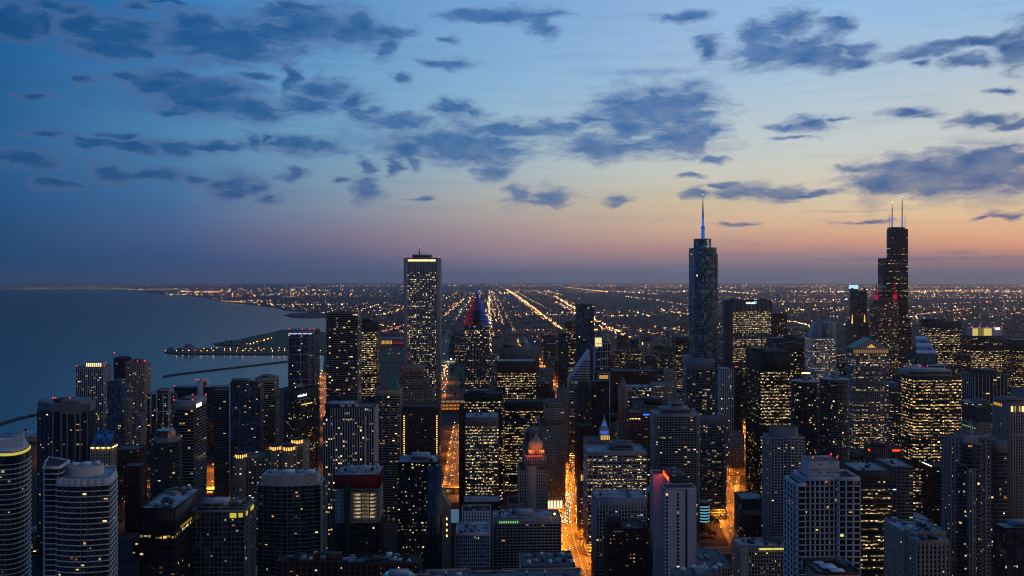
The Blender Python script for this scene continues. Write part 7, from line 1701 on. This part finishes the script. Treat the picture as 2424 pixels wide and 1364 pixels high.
line([(1850, 762), (1880, 764), (1912, 772), (1940, 786)], 60, 2.6, 1.2, 8, (.4, .3, .3, 0, 0, 0)); line([(2160, 748), (2210, 742), (2300, 731)], 50, 2.2, 1.1, 10, (.4, .2, .1, .0, .3, 0)); line([(1335, 680), (1400, 688), (1440, 692)], 50, 3.2, 1.2, 20)
line([(890, 748), (930, 741), (962, 728)], 34, 2.4, 1.1, 14); line([(700, 757), (735, 762), (770, 766)], 24, 2.0, 1.0, 14); line([(896, 790), (930, 782), (960, 772)], 30, 2.0, 1.1, 10, (.6, .1, .1, 0, .3, 0)); line([(892, 770), (925, 776), (958, 790)], 30, 2.2, 1.1, 8)
line([(10, 682.6), (170, 682.8), (300, 683.5)], 34, 4.5, 1.3, 60, (.2, .3, .4, .1, .05, 0)); line([(340, 694), (400, 697), (470, 699)], 22, 4.0, 1.0, 40); line([(300, 686), (420, 684), (700, 683)], 44, 3.2, 1.1, 200); line([(515, 713), (560, 716), (640, 720)], 18, 3.2, .95, 20)
line([(430, 690), (480, 692), (520, 691)], 40, 3.4, 1.0, 60, (.3, .2, .2, .1, .2, 0)); line([(1860, 690), (1990, 692), (2000, 690)], 40, 3.2, 1.1, 60); line([(2160, 690), (2250, 689), (2424, 690)], 110, 3.0, 1.05, 60); line([(1430, 805), (1500, 800)], 26, 1.4, 1.0, 40)
for x0, y0, y1, n, gq in ((1175, 765, 688, 30, 1.3), (1192, 770, 690, 34, 1.5), (1222, 795, 700, 30, 1.0), (1128, 730, 688, 18, 1.2), (1110, 745, 690, 20, 1.3), (1300, 735, 692, 24, 1.3), (1358, 720, 688, 20, 1.4), (1080, 760, 695, 20, 1.0)):
    line([(x0, y0), (vp(x0, y0, (y0 + y1) / 2), (y0 + y1) / 2), (vp(x0, y0, y1), y1)], n, gq * 1.5, 1.0, 6)
for q in ([(1440, 768), (1540, 790), (1630, 806)], [(1480, 703), (1560, 712), (1630, 724)], [(1560, 735), (1640, 748)], [(1710, 690), (1790, 697)], [(1740, 706), (1860, 716), (1990, 716)], [(2160, 702), (2300, 706), (2424, 704)], [(2200, 722), (2340, 716), (2424, 712)], [(1450, 690), (1560, 697)], [(1860, 738), (1990, 730)], [(2170, 776), (2290, 756), (2424, 742)], [(1560, 776), (1630, 788)]):
    line(q, 34, 2.2, 1.05, 24)
X = np.concatenate(LX); Y = np.concatenate(LY); Z = np.concatenate(LZ); Rr = np.concatenate(LR); C = np.concatenate(LC); n = len(X)
V = np.stack([X, Y, Z], 1)[:, None, :] + OCT_V[None] * Rr[:, None, None]
Fq = (OCT_F[None] + (np.arange(n) * 6)[:, None, None]).reshape(-1, 3)
o = mesh_obj('distant_city_lights', V.reshape(-1, 3), Fq, emit_attr('city_light_glow', 1.0), None, np.repeat(C, 8, 0)); o['kind'] = 'stuff'

# ------------------------------------------------------------------ the air: one even body of haze
def haze(density, color):
    m = bpy.data.materials.new('haze_air'); m.use_nodes = True; w = NT(m.node_tree)
    pv_ = w.n('ShaderNodeVolumePrincipled'); pv_.inputs['Color'].default_value = color; pv_.inputs['Density'].default_value = density; pv_.inputs['Anisotropy'].default_value = 0.72
    o = w.n('ShaderNodeOutputMaterial'); w.put(o.inputs['Volume'], pv_.outputs[0]); m.cycles.homogeneous_volume = True if hasattr(m.cycles, 'homogeneous_volume') else None
    V, Fq = box_arrays([[-90000, 90000, -400, 90000, -1100, 548]]); h = mesh_obj('haze', V, Fq, m); h['kind'] = 'stuff'; h.display_type = 'WIRE'
HAZE = 1
if HAZE: haze(2.4e-5, (1.0, 0.88, 0.97, 1))
print('things', len(bpy.data.objects), 'lights', NL[0], 'far lights', n)
